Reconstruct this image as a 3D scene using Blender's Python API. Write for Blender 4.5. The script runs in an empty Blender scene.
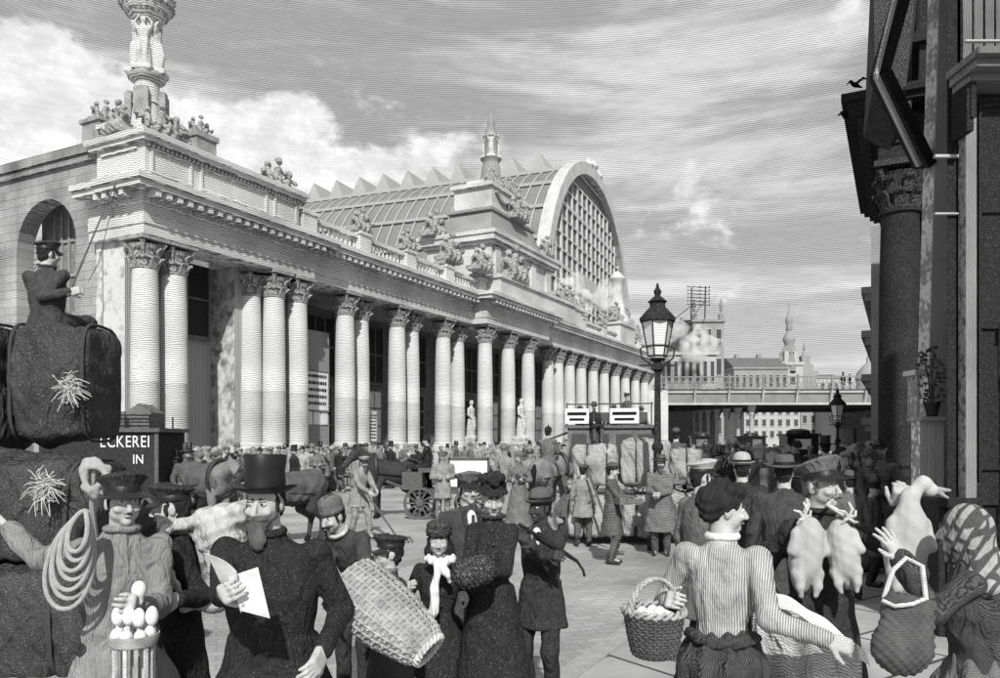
import bpy, math, random
import numpy as np
from mathutils import Vector, Matrix, Euler
random.seed(7); rng = np.random.default_rng(7)
sc = bpy.context.scene
col = sc.collection
PI = math.pi
WS = 2.2; EYE = 1.95; F = 780.0; HZ = 440.0
def at(px, py, Y):                 # a picture point at depth Y -> a place in the world
    return Vector(((px-500.0)/F*Y, Y, EYE+(HZ-py)/F*Y))
def gx(px, Y): return (px-500.0)/F*Y

# ------------------------------------------------------------------ materials
def mat(name, v, sp=0.0, c=0.3, ax='Z', warp=3.0, stip=0.0, stv=0.35, blot=0.25, bsc=None, rough=0.9, spec=0.15, alpha=None, thr=0.62, grow=False, joints=None, wr=0.0, wsc=11.0):
    m = bpy.data.materials.new(name); m.use_nodes = True
    nt = m.node_tree; N = nt.nodes; L = nt.links
    b = N['Principled BSDF']
    b.inputs['Roughness'].default_value = rough
    b.inputs['Specular IOR Level'].default_value = spec
    tc = N.new('ShaderNodeTexCoord')
    val = None
    def math_(op, a, bb):
        n = N.new('ShaderNodeMath'); n.operation = op
        for i, x in enumerate((a, bb)):
            if isinstance(x, (int, float)): n.inputs[i].default_value = x
            else: L.new(x, n.inputs[i])
        return n.outputs[0]
    base = v
    if blot:
        no = N.new('ShaderNodeTexNoise'); no.inputs['Scale'].default_value = (bsc or (0.25/sp if sp else 6.0)); no.inputs['Detail'].default_value = 4
        L.new(tc.outputs['Object'], no.inputs['Vector'])
        base = math_('MULTIPLY', math_('ADD', math_('MULTIPLY', math_('SUBTRACT', no.outputs['Fac'], 0.5), 3.2*blot), 1.0), v)
    if sp:
        w = N.new('ShaderNodeTexWave'); w.bands_direction = ax if ax in 'XYZ' else 'DIAGONAL'
        w.inputs['Scale'].default_value = 0.314*WS/sp
        w.inputs['Distortion'].default_value = warp
        w.inputs['Detail'].default_value = 1.5
        w.inputs['Detail Scale'].default_value = 0.7
        L.new(tc.outputs['Object'], w.inputs['Vector'])
        wv = w.outputs['Fac']
        base = math_('MULTIPLY', base, math_('ADD', math_('MULTIPLY', math_('SUBTRACT', wv, 0.5), 2*c), 1.0))
    if joints:
        bw, bh, jw, jd, off = joints
        mp = N.new('ShaderNodeMapping'); L.new(tc.outputs['Object'], mp.inputs['Vector'])
        mp.inputs['Rotation'].default_value = off
        br = N.new('ShaderNodeTexBrick'); L.new(mp.outputs['Vector'], br.inputs['Vector'])
        br.inputs['Scale'].default_value = 1.0; br.inputs['Brick Width'].default_value = bw; br.inputs['Row Height'].default_value = bh
        br.inputs['Mortar Size'].default_value = jw; br.inputs['Mortar Smooth'].default_value = 0.3
        br.inputs['Color1'].default_value = (1, 1, 1, 1); br.inputs['Color2'].default_value = (0.84, 0.84, 0.84, 1); br.inputs['Mortar'].default_value = (jd, jd, jd, 1)
        base = math_('MULTIPLY', base, br.outputs['Color'])
    if stip:
        s = N.new('ShaderNodeTexNoise'); s.inputs['Scale'].default_value = 1.0/stip; s.inputs['Detail'].default_value = 1.0
        L.new(tc.outputs['Object'], s.inputs['Vector'])
        r = N.new('ShaderNodeMapRange'); r.inputs['From Min'].default_value = thr; r.inputs['From Max'].default_value = thr+0.06
        L.new(s.outputs['Fac'], r.inputs['Value'])
        base = math_('ADD', base, math_('MULTIPLY', r.outputs[0], stv))
    if wr:
        mp2 = N.new('ShaderNodeMapping'); mp2.inputs['Scale'].default_value = (1.25, 1.25, .55); L.new(tc.outputs['Object'], mp2.inputs['Vector'])
        n2 = N.new('ShaderNodeTexNoise'); n2.inputs['Scale'].default_value = wsc; n2.inputs['Detail'].default_value = 3; n2.inputs['Distortion'].default_value = 1.6
        L.new(mp2.outputs[0], n2.inputs['Vector'])
        bp = N.new('ShaderNodeBump'); bp.inputs['Strength'].default_value = wr; bp.inputs['Distance'].default_value = .035*11.0/wsc
        L.new(n2.outputs['Fac'], bp.inputs['Height']); L.new(bp.outputs[0], b.inputs['Normal'])
    if isinstance(base, (int, float)):
        b.inputs['Base Color'].default_value = (base, base, base, 1)
    else:
        cl = N.new('ShaderNodeClamp'); L.new(base, cl.inputs['Value']); cl.inputs['Min'].default_value = 0.008; cl.inputs['Max'].default_value = 0.85
        L.new(cl.outputs[0], b.inputs['Base Color'])
    return m
M = {}
def mk(key, *a, **k): M[key] = mat('ink_'+key, *a, **k)
# station stone (tens of metres off: coarse strokes)
mk('stone', .50, .16, .58, 'Z', 6, blot=.38, bsc=.5)
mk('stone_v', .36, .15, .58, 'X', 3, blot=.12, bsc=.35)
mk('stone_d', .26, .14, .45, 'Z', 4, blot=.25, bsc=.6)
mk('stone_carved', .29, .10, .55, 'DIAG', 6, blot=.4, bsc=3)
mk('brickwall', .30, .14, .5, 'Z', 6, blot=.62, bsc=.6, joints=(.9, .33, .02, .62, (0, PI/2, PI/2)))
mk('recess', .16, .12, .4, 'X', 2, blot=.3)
mk('dark_win', .035, .12, .6, 'Z', 2, blot=.3)
mk('poster', .72, .10, .12, 'Z', 1, blot=.08)
mk('ink', .012, 0, blot=0)
mk('paper', .78, 0, blot=.06)
mk('white_sign', .75, 0, blot=.08)
mk('roof_glass', .20, .34, .45, 'Z', 2, blot=.2, bsc=.15)
mk('roof_rib', .36, 0, blot=.15)
mk('skylight', .36, .4, .25, 'Z', 1, blot=.1)
mk('gable_glass', .13, .3, .4, 'Z', 2, blot=.35, bsc=.2, rough=.5)
mk('shed_iron', .48, .25, .25, 'Z', 3, blot=.2)
mk('bridge_iron', .22, .25, .3, 'Z', 2, blot=.2)
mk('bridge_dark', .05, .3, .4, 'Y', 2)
mk('bridge_col', .42, .25, .25, 'Z', 2)
mk('far_wall', .28, .35, .25, 'Z', 3, blot=.2, bsc=.2)
mk('far_pale', .40, .35, .18, 'Z', 3, blot=.15, bsc=.2)
mk('far_roof', .14, .35, .35, 'Z', 2)
mk('far_win', .07, 0, blot=0)
mk('ground', .37, .055, .6, 'Y', 9, blot=.5, bsc=.6, joints=(.26, .15, .012, .70, (0, 0, math.radians(-20))))
mk('pavement', .37, .026, .5, 'X', 8, blot=.4, bsc=1.2, joints=(1.7, 1.15, .022, .18, (0, 0, math.radians(-62.87))))
mk('kerb', .34, .03, .3, 'X', 5, blot=.2)
# right-hand street front: its shade is put into the dark base colours
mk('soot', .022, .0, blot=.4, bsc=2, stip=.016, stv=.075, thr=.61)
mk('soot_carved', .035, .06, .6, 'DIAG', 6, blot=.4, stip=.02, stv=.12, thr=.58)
mk('soot_wood', .02, .012, .5, 'X', 2, blot=.3, stip=.012, stv=.035, thr=.6)  # timber of the sunlit shop front, darkened to look shaded
mk('pale_wood', .42, .035, .45, 'X', 5, blot=.25, bsc=2.5)
mk('dull_wood', .20, .03, .5, 'X', 5, blot=.3, bsc=2.5)
mk('mid_wood', .15, .03, .5, 'X', 5, blot=.3, bsc=2.5)
# iron, timber, leather
mk('iron', .022, 0, blot=.3, stip=.02, stv=.1, thr=.62)
mk('iron_fine', .03, 0, blot=.2)
mk('lantern_glass', .72, .10, .12, 'Z', 3, blot=.1, rough=.25, spec=.5)
mk('cart_wood', .10, .025, .5, 'X', 4, blot=.3)
mk('tarred', .03, .02, .5, 'Z', 3, blot=.3, stip=.02, stv=.08)
mk('black_lacquer', .015, 0, blot=.2, rough=.35, spec=.4)
# sacking
mk('bale_dark', .045, .024, .75, 'Z', 7, blot=.5, bsc=2.2, stip=.010, stv=.09, thr=.60, wr=.9, wsc=5)
mk('bale_mid', .34, .05, .65, 'Z', 6, blot=.3, bsc=1.6, wr=.9, wsc=3.5)
mk('straw', .5, .012, .5, 'Z', 5, blot=.3)
mk('cord', .06, 0, blot=.2)
# cloth (near: fine strokes)
mk('black_cloth', .020, .010, .8, 'Z', 4, blot=.3, wr=.9, wsc=8, stip=.0048, stv=.12, thr=.655)
mk('black_wool', .020, .010, .8, 'X', 4, blot=.3, wr=.9, wsc=10, stip=.0048, stv=.16, thr=.645)
mk('dark_cloth', .03, .011, .65, 'Z', 6, blot=.3, wr=.9, wsc=9, stip=.005, stv=.09, thr=.62)
mk('charcoal', .055, .012, .6, 'DIAG', 6, blot=.3, wr=.9, wsc=9)
mk('grey_cloth', .13, .013, .55, 'Z', 6, blot=.25, wr=.8)
mk('smock', .22, .012, .55, 'X', 6, blot=.3, bsc=7, wr=1.0, wsc=9)
mk('pale_cloth', .46, .013, .45, 'DIAG', 5, blot=.25, wr=.8, wsc=8)
mk('stripe', .33, .022, .55, 'X', 1.6, blot=.3, wr=.7, wsc=9)
mk('white_cloth', .72, .014, .16, 'DIAG', 5, blot=.15, wr=.5, wsc=12)
mk('plaid', .34, .008, .4, 'Z', 4, blot=.2, wr=.6, joints=(.042, .042, .009, .22, (0.6, .5, .3)))
mk('fur', .03, .006, .6, 'Z', 12, blot=.6, bsc=25, stip=.008, stv=.2, thr=.60)
mk('fur_grey', .17, .008, .6, 'Z', 12, blot=.6, bsc=25)
mk('felt', .10, .008, .5, 'Z', 3, blot=.2)
mk('felt_pale', .38, .008, .4, 'Z', 3, blot=.2)
mk('silk', .014, 0, blot=.2, rough=.45, spec=.3)
mk('skin', .43, .0095, .42, 'Z', 7, blot=.20, bsc=16)
mk('skin_dark', .055, .007, .3, 'Z', 6, blot=.2, bsc=12)
mk('lip', .13, 0, blot=0)
mk('beard_hair', .10, .006, .85, 'X', 6, blot=.5, bsc=20)
mk('plank', .62, .035, .5, 'X', 5, blot=.25, bsc=2.5)
mk('hair', .022, .006, .8, 'X', 8, blot=.5, bsc=20)
mk('hair_grey', .17, .006, .7, 'X', 8, blot=.5, bsc=20)
mk('leather', .025, 0, blot=.3, rough=.5, spec=.35)
mk('wicker', .34, .012, .35, 'DIAG', 3, blot=.4, bsc=18)
mk('wicker_dark', .085, .012, .5, 'Z', 3, blot=.4, bsc=14)
mk('egg', .68, .010, .15, 'Z', 2, blot=.06)
mk('goose', .42, .010, .16, 'DIAG', 4, blot=.22, bsc=9)
mk('beak', .3, 0, blot=.2)
mk('rope', .33, .010, .6, 'DIAG', 1, blot=.2)
mk('leaf', .10, .012, .5, 'X', 3, blot=.4)
mk('pot', .05, .01, .5, 'Z', 2)
# middle distance cloth & hides
mk('m_black', .02, .04, .5, 'Z', 5, blot=.3, stip=.03, stv=.07)
mk('m_dark', .10, .05, .7, 'Z', 6, blot=.3, wr=.8, wsc=6)
mk('m_grey', .15, .055, .7, 'Z', 6, blot=.3, wr=.8, wsc=6)
mk('m_light', .25, .05, .4, 'Z', 6, blot=.3, wr=.8, wsc=6)
mk('m_pale', .33, .06, .3, 'Z', 6, blot=.3, wr=.8, wsc=6)
mk('m_skin', .33, 0, blot=.2)
mk('horse_dark', .045, .04, .7, 'DIAG', 6, blot=.4, bsc=4)
mk('horse_grey', .20, .04, .5, 'DIAG', 6, blot=.4, bsc=4)
mk('blanket', .10, .07, .5, 'X', 6, blot=.4, bsc=5)
def steam_mat():
    m = bpy.data.materials.new('steam_cloud'); m.use_nodes = True; nt = m.node_tree
    nt.nodes.remove(nt.nodes['Principled BSDF']); v = nt.nodes.new('ShaderNodeVolumePrincipled')
    v.inputs['Color'].default_value = (.98, .98, .98, 1); nz = nt.nodes.new('ShaderNodeTexNoise'); nz.inputs['Scale'].default_value = .9; nz.inputs['Detail'].default_value = 4; tcn = nt.nodes.new('ShaderNodeTexCoord'); nt.links.new(tcn.outputs['Object'], nz.inputs['Vector'])
    mr = nt.nodes.new('ShaderNodeMapRange'); mr.inputs['From Min'].default_value = .42; mr.inputs['From Max'].default_value = .68; mr.inputs['To Max'].default_value = .9; nt.links.new(nz.outputs['Fac'], mr.inputs['Value']); nt.links.new(mr.outputs[0], v.inputs['Density']); v.inputs['Anisotropy'].default_value = -.3
    nt.links.new(v.outputs[0], nt.nodes['Material Output'].inputs['Volume']); return m
M['steam'] = steam_mat()

# ------------------------------------------------------------------ linking
def link(o, parent=None):
    col.objects.link(o)
    if parent is not None: o.parent = parent
    return o
def tag(o, label=None, cat=None, group=None, kind=None):
    if label: o['label'] = label
    if cat: o['category'] = cat
    if group: o['group'] = group
    if kind: o['kind'] = kind
    return o
def empty(name, loc=(0, 0, 0), rz=0.0, label=None, cat=None, group=None):
    o = bpy.data.objects.new(name, None); col.objects.link(o)
    o.location = loc; o.rotation_euler = (0, 0, rz); o.empty_display_size = .2
    return tag(o, label, cat, group)
def copy_tree(o, parent=None):
    c = o.copy(); col.objects.link(c)
    if parent is not None: c.parent = parent
    for ch in list(o.children): copy_tree(ch, c)
    return c
def np_mesh(name, V, Q, mats, fm=None, smooth=True, tris=False):
    me = bpy.data.meshes.new(name)
    n = 3 if tris else 4
    me.vertices.add(len(V)); me.vertices.foreach_set('co', np.asarray(V, np.float32).ravel())
    me.loops.add(len(Q)*n); me.loops.foreach_set('vertex_index', np.asarray(Q, np.int32).ravel())
    me.polygons.add(len(Q)); me.polygons.foreach_set('loop_start', np.arange(len(Q), dtype=np.int32)*n)
    try: me.polygons.foreach_set('loop_total', np.full(len(Q), n, np.int32))
    except Exception: pass
    for m in mats: me.materials.append(m)
    if fm is not None: me.polygons.foreach_set('material_index', np.asarray(fm, np.int32))
    me.polygons.foreach_set('use_smooth', np.full(len(Q), smooth, bool))
    me.update(calc_edges=True); me.validate()
    return me

# ------------------------------------------------------------------ polygon builder
class MB:
    def __init__(s): s.v = []; s.f = []; s.m = []; s.T = None
    def _add(s, vs, fs, m=0):
        o = len(s.v)
        if s.T is not None: vs = [s.T @ Vector(p) for p in vs]
        s.v += [tuple(p) for p in vs]; s.f += [tuple(i+o for i in f) for f in fs]; s.m += [m]*len(fs)
        return s
    def box(s, x0, x1, y0, y1, z0, z1, m=0, taper=0.0):
        t = taper
        vs = [(x0, y0, z0), (x1, y0, z0), (x1, y1, z0), (x0, y1, z0), (x0+t, y0+t, z1), (x1-t, y0+t, z1), (x1-t, y1-t, z1), (x0+t, y1-t, z1)]
        return s._add(vs, [(3, 2, 1, 0), (4, 5, 6, 7), (0, 1, 5, 4), (1, 2, 6, 5), (2, 3, 7, 6), (3, 0, 4, 7)], m)
    def bar(s, a, b, w, h=None, m=0, up=(0, 0, 1)):          # a rectangular bar from a to b
        a = Vector(a); b = Vector(b); h = h or w
        d = (b-a).normalized(); up = Vector(up)
        if abs(d.dot(up)) > .98: up = Vector((1, 0, 0))
        x = d.cross(up).normalized(); y = x.cross(d).normalized()
        vs = []
        for p in (a, b):
            for i, j in ((-1, -1), (1, -1), (1, 1), (-1, 1)): vs.append(p+x*(i*w/2)+y*(j*h/2))
        return s._add(vs, [(0, 1, 2, 3), (7, 6, 5, 4), (0, 4, 5, 1), (1, 5, 6, 2), (2, 6, 7, 3), (3, 7, 4, 0)], m)
    def tube(s, pts, r, n=8, m=0, r1=None, closed=False):
        pts = [Vector(p) for p in pts]; k = len(pts)
        vs = []; fs = []
        pn = None
        for i, p in enumerate(pts):
            if closed: d = (pts[(i+1) % k]-pts[i-1]).normalized()
            else: d = (pts[min(i+1, k-1)]-pts[max(i-1, 0)]).normalized()
            if pn is None:
                up = Vector((0, 0, 1)) if abs(d.z) < .95 else Vector((1, 0, 0))
                x = d.cross(up).normalized()
            else:
                x = (pn-d*pn.dot(d)).normalized()
            pn = x; y = d.cross(x)
            rr = r if r1 is None else r+(r1-r)*i/max(1, k-1)
            for j in range(n):
                a = 2*PI*j/n; vs.append(p+x*(math.cos(a)*rr)+y*(math.sin(a)*rr))
        for i in range(k if closed else k-1):
            i2 = (i+1) % k
            for j in range(n):
                j2 = (j+1) % n; fs.append((i*n+j, i*n+j2, i2*n+j2, i2*n+j))
        if not closed: fs += [tuple(range(n-1, -1, -1)), tuple(range((k-1)*n, k*n))]
        return s._add(vs, fs, m)
    def lathe(s, prof, n=16, c=(0, 0, 0), sx=1, sy=1, m=0, fn=None, cap=True):
        vs = []; fs = []
        for i, (r, z) in enumerate(prof):
            for j in range(n):
                a = 2*PI*j/n
                rr, zz = (fn(a, i, r, z) if fn else (r, z))
                vs.append((c[0]+rr*sx*math.cos(a), c[1]+rr*sy*math.sin(a), c[2]+zz))
        for i in range(len(prof)-1):
            for j in range(n):
                j2 = (j+1) % n; fs.append((i*n+j, i*n+j2, (i+1)*n+j2, (i+1)*n+j))
        if cap: fs += [tuple(range(n-1, -1, -1)), tuple(range((len(prof)-1)*n, len(prof)*n))]
        return s._add(vs, fs, m)
    def prism(s, poly, a, b, m=0):                            # poly [(y,z)] extruded from x=a to x=b
        n = len(poly)
        vs = [(a, p[0], p[1]) for p in poly]+[(b, p[0], p[1]) for p in poly]
        fs = [tuple(range(n)), tuple(range(2*n-1, n-1, -1))]+[(i, i+n, (i+1) % n+n, (i+1) % n) for i in range(n)]
        return s._add(vs, fs, m)
    def grid(s, fn, nu, nv, m=0, thick=None):                 # a sheet fn(u,v)->Vector, with real thickness
        P = [[Vector(fn(i/nu, j/nv)) for j in range(nv+1)] for i in range(nu+1)]
        vs = [p for r in P for p in r]
        fs = [(i*(nv+1)+j, (i+1)*(nv+1)+j, (i+1)*(nv+1)+j+1, i*(nv+1)+j+1) for i in range(nu) for j in range(nv)]
        if thick:
            nrm = []
            for i in range(nu+1):
                for j in range(nv+1):
                    du = P[min(i+1, nu)][j]-P[max(i-1, 0)][j]; dv = P[i][min(j+1, nv)]-P[i][max(j-1, 0)]
                    nrm.append(du.cross(dv).normalized())
            o = len(vs)
            vs = vs+[p-n*thick for p, n in zip(vs, nrm)]
            fs = fs+[tuple(i+o for i in reversed(f)) for f in fs]
            ring = [i*(nv+1) for i in range(nu+1)]+[nu*(nv+1)+j for j in range(1, nv+1)]+[i*(nv+1)+nv for i in range(nu-1, -1, -1)]+[j for j in range(nv-1, 0, -1)]
            for a, b in zip(ring, ring[1:]+ring[:1]): fs.append((b, a, a+o, b+o))
        return s._add(vs, fs, m)
    def build(s, name, mats, parent=None, smooth=False, bevel=0):
        me = bpy.data.meshes.new(name); me.from_pydata(s.v, [], s.f)
        if not isinstance(mats, (list, tuple)): mats = [mats]
        for m in mats: me.materials.append(m)
        me.polygons.foreach_set('material_index', s.m)
        if smooth:
            me.polygons.foreach_set('use_smooth', [True]*len(s.f))
            try: me.set_sharp_from_angle(angle=math.radians(50))
            except Exception: pass
        me.update(); me.validate()
        o = bpy.data.objects.new(name, me); link(o, parent)
        if bevel:
            b = o.modifiers.new('bevel', 'BEVEL'); b.width = bevel; b.segments = 1; b.limit_method = 'ANGLE'
        return o
def arc(c, r, a0, a1, n, plane='xz', ry=None):
    out = []; ry = ry or r
    for i in range(n+1):
        a = a0+(a1-a0)*i/n; u = math.cos(a)*r; v = math.sin(a)*ry
        out.append(Vector(c)+(Vector((u, 0, v)) if plane == 'xz' else Vector((0, u, v)) if plane == 'yz' else Vector((u, v, 0))))
    return out

# ------------------------------------------------------------------ soft-union solid builder (one continuous surface)
class SDF:
    def __init__(s, vox): s.vox = vox; s.P = []
    def _push(s, lo, hi, fn, k, m, sub): s.P.append((np.array(lo), np.array(hi), fn, k, m, sub)); return s
    def cone(s, a, b, ra, rb=None, k=.015, m=0, sub=False):
        a = np.array(a, float); b = np.array(b, float); rb = ra if rb is None else rb
        ab = b-a; L2 = max(float(ab@ab), 1e-9)
        def fn(x, y, z):
            t = np.clip(((x-a[0])*ab[0]+(y-a[1])*ab[1]+(z-a[2])*ab[2])/L2, 0, 1)
            return np.sqrt((x-a[0]-t*ab[0])**2+(y-a[1]-t*ab[1])**2+(z-a[2]-t*ab[2])**2)-(ra+(rb-ra)*t)
        r = max(ra, rb)
        return s._push(np.minimum(a, b)-r, np.maximum(a, b)+r, fn, k, m, sub)
    def chain(s, pts, rs, k=.015, m=0):
        for i in range(len(pts)-1): s.cone(pts[i], pts[i+1], rs[i], rs[i+1], k, m)
        return s
    def ell(s, c, r, k=.015, m=0, R=None, sub=False):
        c = np.array(c, float); r = np.array(r if hasattr(r, '__len__') else (r, r, r), float)
        Ri = None if R is None else np.array(R, float)
        def fn(x, y, z):
            X, Y, Z = x-c[0], y-c[1], z-c[2]
            if Ri is not None:
                X, Y, Z = (Ri[0, 0]*X+Ri[1, 0]*Y+Ri[2, 0]*Z, Ri[0, 1]*X+Ri[1, 1]*Y+Ri[2, 1]*Z, Ri[0, 2]*X+Ri[1, 2]*Y+Ri[2, 2]*Z)
            k0 = np.sqrt((X/r[0])**2+(Y/r[1])**2+(Z/r[2])**2)
            k1 = np.sqrt((X/r[0]**2)**2+(Y/r[1]**2)**2+(Z/r[2]**2)**2)
            return k0*(k0-1)/np.maximum(k1, 1e-6)
        e = r if R is None else np.abs(Ri)@r
        return s._push(c-e, c+e, fn, k, m, sub)
    def box(s, c, h, rd=.01, k=.01, m=0, R=None, sub=False):
        c = np.array(c, float); h = np.array(h, float); Ri = np.eye(3) if R is None else np.array(R, float)
        q = np.maximum(h-rd, .0005)
        def fn(x, y, z):
            X, Y, Z = x-c[0], y-c[1], z-c[2]
            X, Y, Z = (np.abs(Ri[0, 0]*X+Ri[1, 0]*Y+Ri[2, 0]*Z)-q[0], np.abs(Ri[0, 1]*X+Ri[1, 1]*Y+Ri[2, 1]*Z)-q[1], np.abs(Ri[0, 2]*X+Ri[1, 2]*Y+Ri[2, 2]*Z)-q[2])
            return np.sqrt(np.maximum(X, 0)**2+np.maximum(Y, 0)**2+np.maximum(Z, 0)**2)+np.minimum(np.maximum(X, np.maximum(Y, Z)), 0)-rd
        e = np.abs(Ri)@h
        return s._push(c-e, c+e, fn, k, m, sub)
    def loft(s, o, R, rings, k=.03, m=0):                    # rings (z, rx, ry) along the frame's own z
        o = np.array(o, float); Ri = np.array(R, float); rg = sorted(rings)
        zs = np.array([r[0] for r in rg]); rx = np.array([r[1] for r in rg]); ry = np.array([r[2] for r in rg])
        cy = np.array([r[3] if len(r) > 3 else 0.0 for r in rg])
        def fn(x, y, z):
            X, Y, Z = x-o[0], y-o[1], z-o[2]
            X, Y, Z = (Ri[0, 0]*X+Ri[1, 0]*Y+Ri[2, 0]*Z, Ri[0, 1]*X+Ri[1, 1]*Y+Ri[2, 1]*Z, Ri[0, 2]*X+Ri[1, 2]*Y+Ri[2, 2]*Z)
            a = np.interp(Z, zs, rx); b = np.interp(Z, zs, ry); yc = np.interp(Z, zs, cy)
            q = np.sqrt((X/a)**2+((Y-yc)/b)**2)
            g = np.sqrt((X/a**2)**2+((Y-yc)/b**2)**2)
            d = np.where(q > .05, q*(q-1)/np.maximum(g, 1e-6), -np.minimum(a, b))
            return np.maximum(d, np.maximum(zs[0]-Z, Z-zs[-1]))
        rm = max(rx.max(), (ry+abs(cy)).max()); a = o+Ri[:, 2]*zs[0]; b = o+Ri[:, 2]*zs[-1]
        return s._push(np.minimum(a, b)-rm, np.maximum(a, b)+rm, fn, k, m, False)
    def mesh(s, name, mats, fold=None, smooth=True, relax=0):
        v = s.vox
        lo = np.min([p[0] for p in s.P if not p[5]], axis=0)-3*v; hi = np.max([p[1] for p in s.P if not p[5]], axis=0)+3*v
        n = np.ceil((hi-lo)/v).astype(int)+1
        ax = [lo[i]+np.arange(n[i])*v for i in range(3)]
        D = np.full(n, 9.0, np.float32); G = np.zeros(n, np.int8); B = np.full(n, 9.0, np.float32)
        for (a, b, fn, k, m, sub) in s.P:
            mg = 3*v+k
            i0 = np.maximum(np.floor((a-mg-lo)/v).astype(int), 0); i1 = np.minimum(np.ceil((b+mg-lo)/v).astype(int)+1, n)
            if np.any(i1 <= i0): continue
            sl = tuple(slice(i0[i], i1[i]) for i in range(3))
            d = fn(ax[0][sl[0]][:, None, None], ax[1][sl[1]][None, :, None], ax[2][sl[2]][None, None, :]).astype(np.float32)
            e = D[sl]
            if sub:
                d = -d
                h = np.clip(.5-.5*(d-e)/k, 0, 1); D[sl] = d+(e-d)*h+k*h*(1-h)
            else:
                h = np.clip(.5+.5*(e-d)/k, 0, 1); D[sl] = e+(d-e)*h-k*h*(1-h)
                near = d < B[sl]
                if m: near &= d < .55*v
                G[sl] = np.where(near, m, G[sl]); B[sl] = np.where(near, d, B[sl])
        S = D < 0
        c = np.zeros(np.array(n)-1, np.int8)
        for i in (0, 1):
            for j in (0, 1):
                for k in (0, 1): c += S[i:n[0]-1+i, j:n[1]-1+j, k:n[2]-1+k]
        act = (c > 0) & (c < 8)
        idx = np.full(act.shape, -1, np.int32); cells = np.argwhere(act); idx[act] = np.arange(len(cells))
        acc = np.zeros((len(cells), 3)); cnt = np.zeros(len(cells))
        cor = [(i, j, k) for i in (0, 1) for j in (0, 1) for k in (0, 1)]
        for a in cor:
            for axn in range(3):
                if a[axn]: continue
                b = list(a); b[axn] = 1
                da = D[cells[:, 0]+a[0], cells[:, 1]+a[1], cells[:, 2]+a[2]]; db = D[cells[:, 0]+b[0], cells[:, 1]+b[1], cells[:, 2]+b[2]]
                mk_ = (da < 0) != (db < 0)
                t = np.where(mk_, da/np.where(mk_, da-db, 1), 0)
                p = np.tile(np.array(a, float), (len(cells), 1)); p[:, axn] += t
                acc[mk_] += p[mk_]; cnt[mk_] += 1
        V = lo+(cells+acc/cnt[:, None])*v
        quads = []
        for axn in range(3):
            sl0 = [slice(None)]*3; sl1 = [slice(None)]*3
            sl0[axn] = slice(0, -1); sl1[axn] = slice(1, None)
            s0 = S[tuple(sl0)]; s1 = S[tuple(sl1)]
            e = np.argwhere(s0 != s1); flip = s0[tuple(e.T)]
            o1, o2 = [(1, 2), (2, 0), (0, 1)][axn]
            def cell(d1, d2):
                q = e.copy(); q[:, o1] += d1; q[:, o2] += d2
                q = np.clip(q, 0, np.array(idx.shape)-1)
                return idx[q[:, 0], q[:, 1], q[:, 2]]
            q = np.stack([cell(-1, -1), cell(0, -1), cell(0, 0), cell(-1, 0)], 1)
            q[~flip] = q[~flip][:, ::-1]
            quads.append(q)
        Q = np.concatenate(quads); Q = Q[(Q >= 0).all(1)]
        for _ in range(relax):
            A = np.zeros_like(V); C = np.zeros(len(V))
            for i in range(4):
                np.add.at(A, Q[:, i], V[Q[:, (i+1) % 4]]); np.add.at(C, Q[:, i], 1)
                np.add.at(A, Q[:, (i+1) % 4], V[Q[:, i]]); np.add.at(C, Q[:, (i+1) % 4], 1)
            V = V*.5+A/np.maximum(C, 1)[:, None]*.5
        if fold is not None:
            fn_ = np.cross(V[Q[:, 2]]-V[Q[:, 0]], V[Q[:, 3]]-V[Q[:, 1]])
            Nn = np.zeros_like(V)
            for i in range(4): np.add.at(Nn, Q[:, i], fn_)
            Nn /= np.maximum(np.linalg.norm(Nn, axis=1), 1e-9)[:, None]
            V = V+Nn*fold(V)[:, None]
        gm = G[cells[:, 0], cells[:, 1], cells[:, 2]]
        if not isinstance(mats, (list, tuple)): mats = [mats]
        return np_mesh(name, V, Q, mats, np.minimum(gm[Q[:, 0]], len(mats)-1), smooth)
    def build(s, name, mats, parent=None, fold=None, relax=0):
        o = bpy.data.objects.new(name, s.mesh(name, mats, fold, True, relax)); return link(o, parent)
def folds(amp, fx=14, seed=0.0, zf=3.0):
    def f(V):
        th = np.arctan2(V[:, 1], V[:, 0])
        return amp*(np.sin(fx*th*.5+seed+1.5*np.sin(V[:, 2]*zf+seed))*.6+np.sin(V[:, 2]*38+V[:, 0]*23+seed*2+2*np.sin(V[:, 1]*17))*.4)
    return f
def rotm(rx=0, ry=0, rz=0): return np.array(Euler((math.radians(rx), math.radians(ry), math.radians(rz))).to_matrix())
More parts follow.
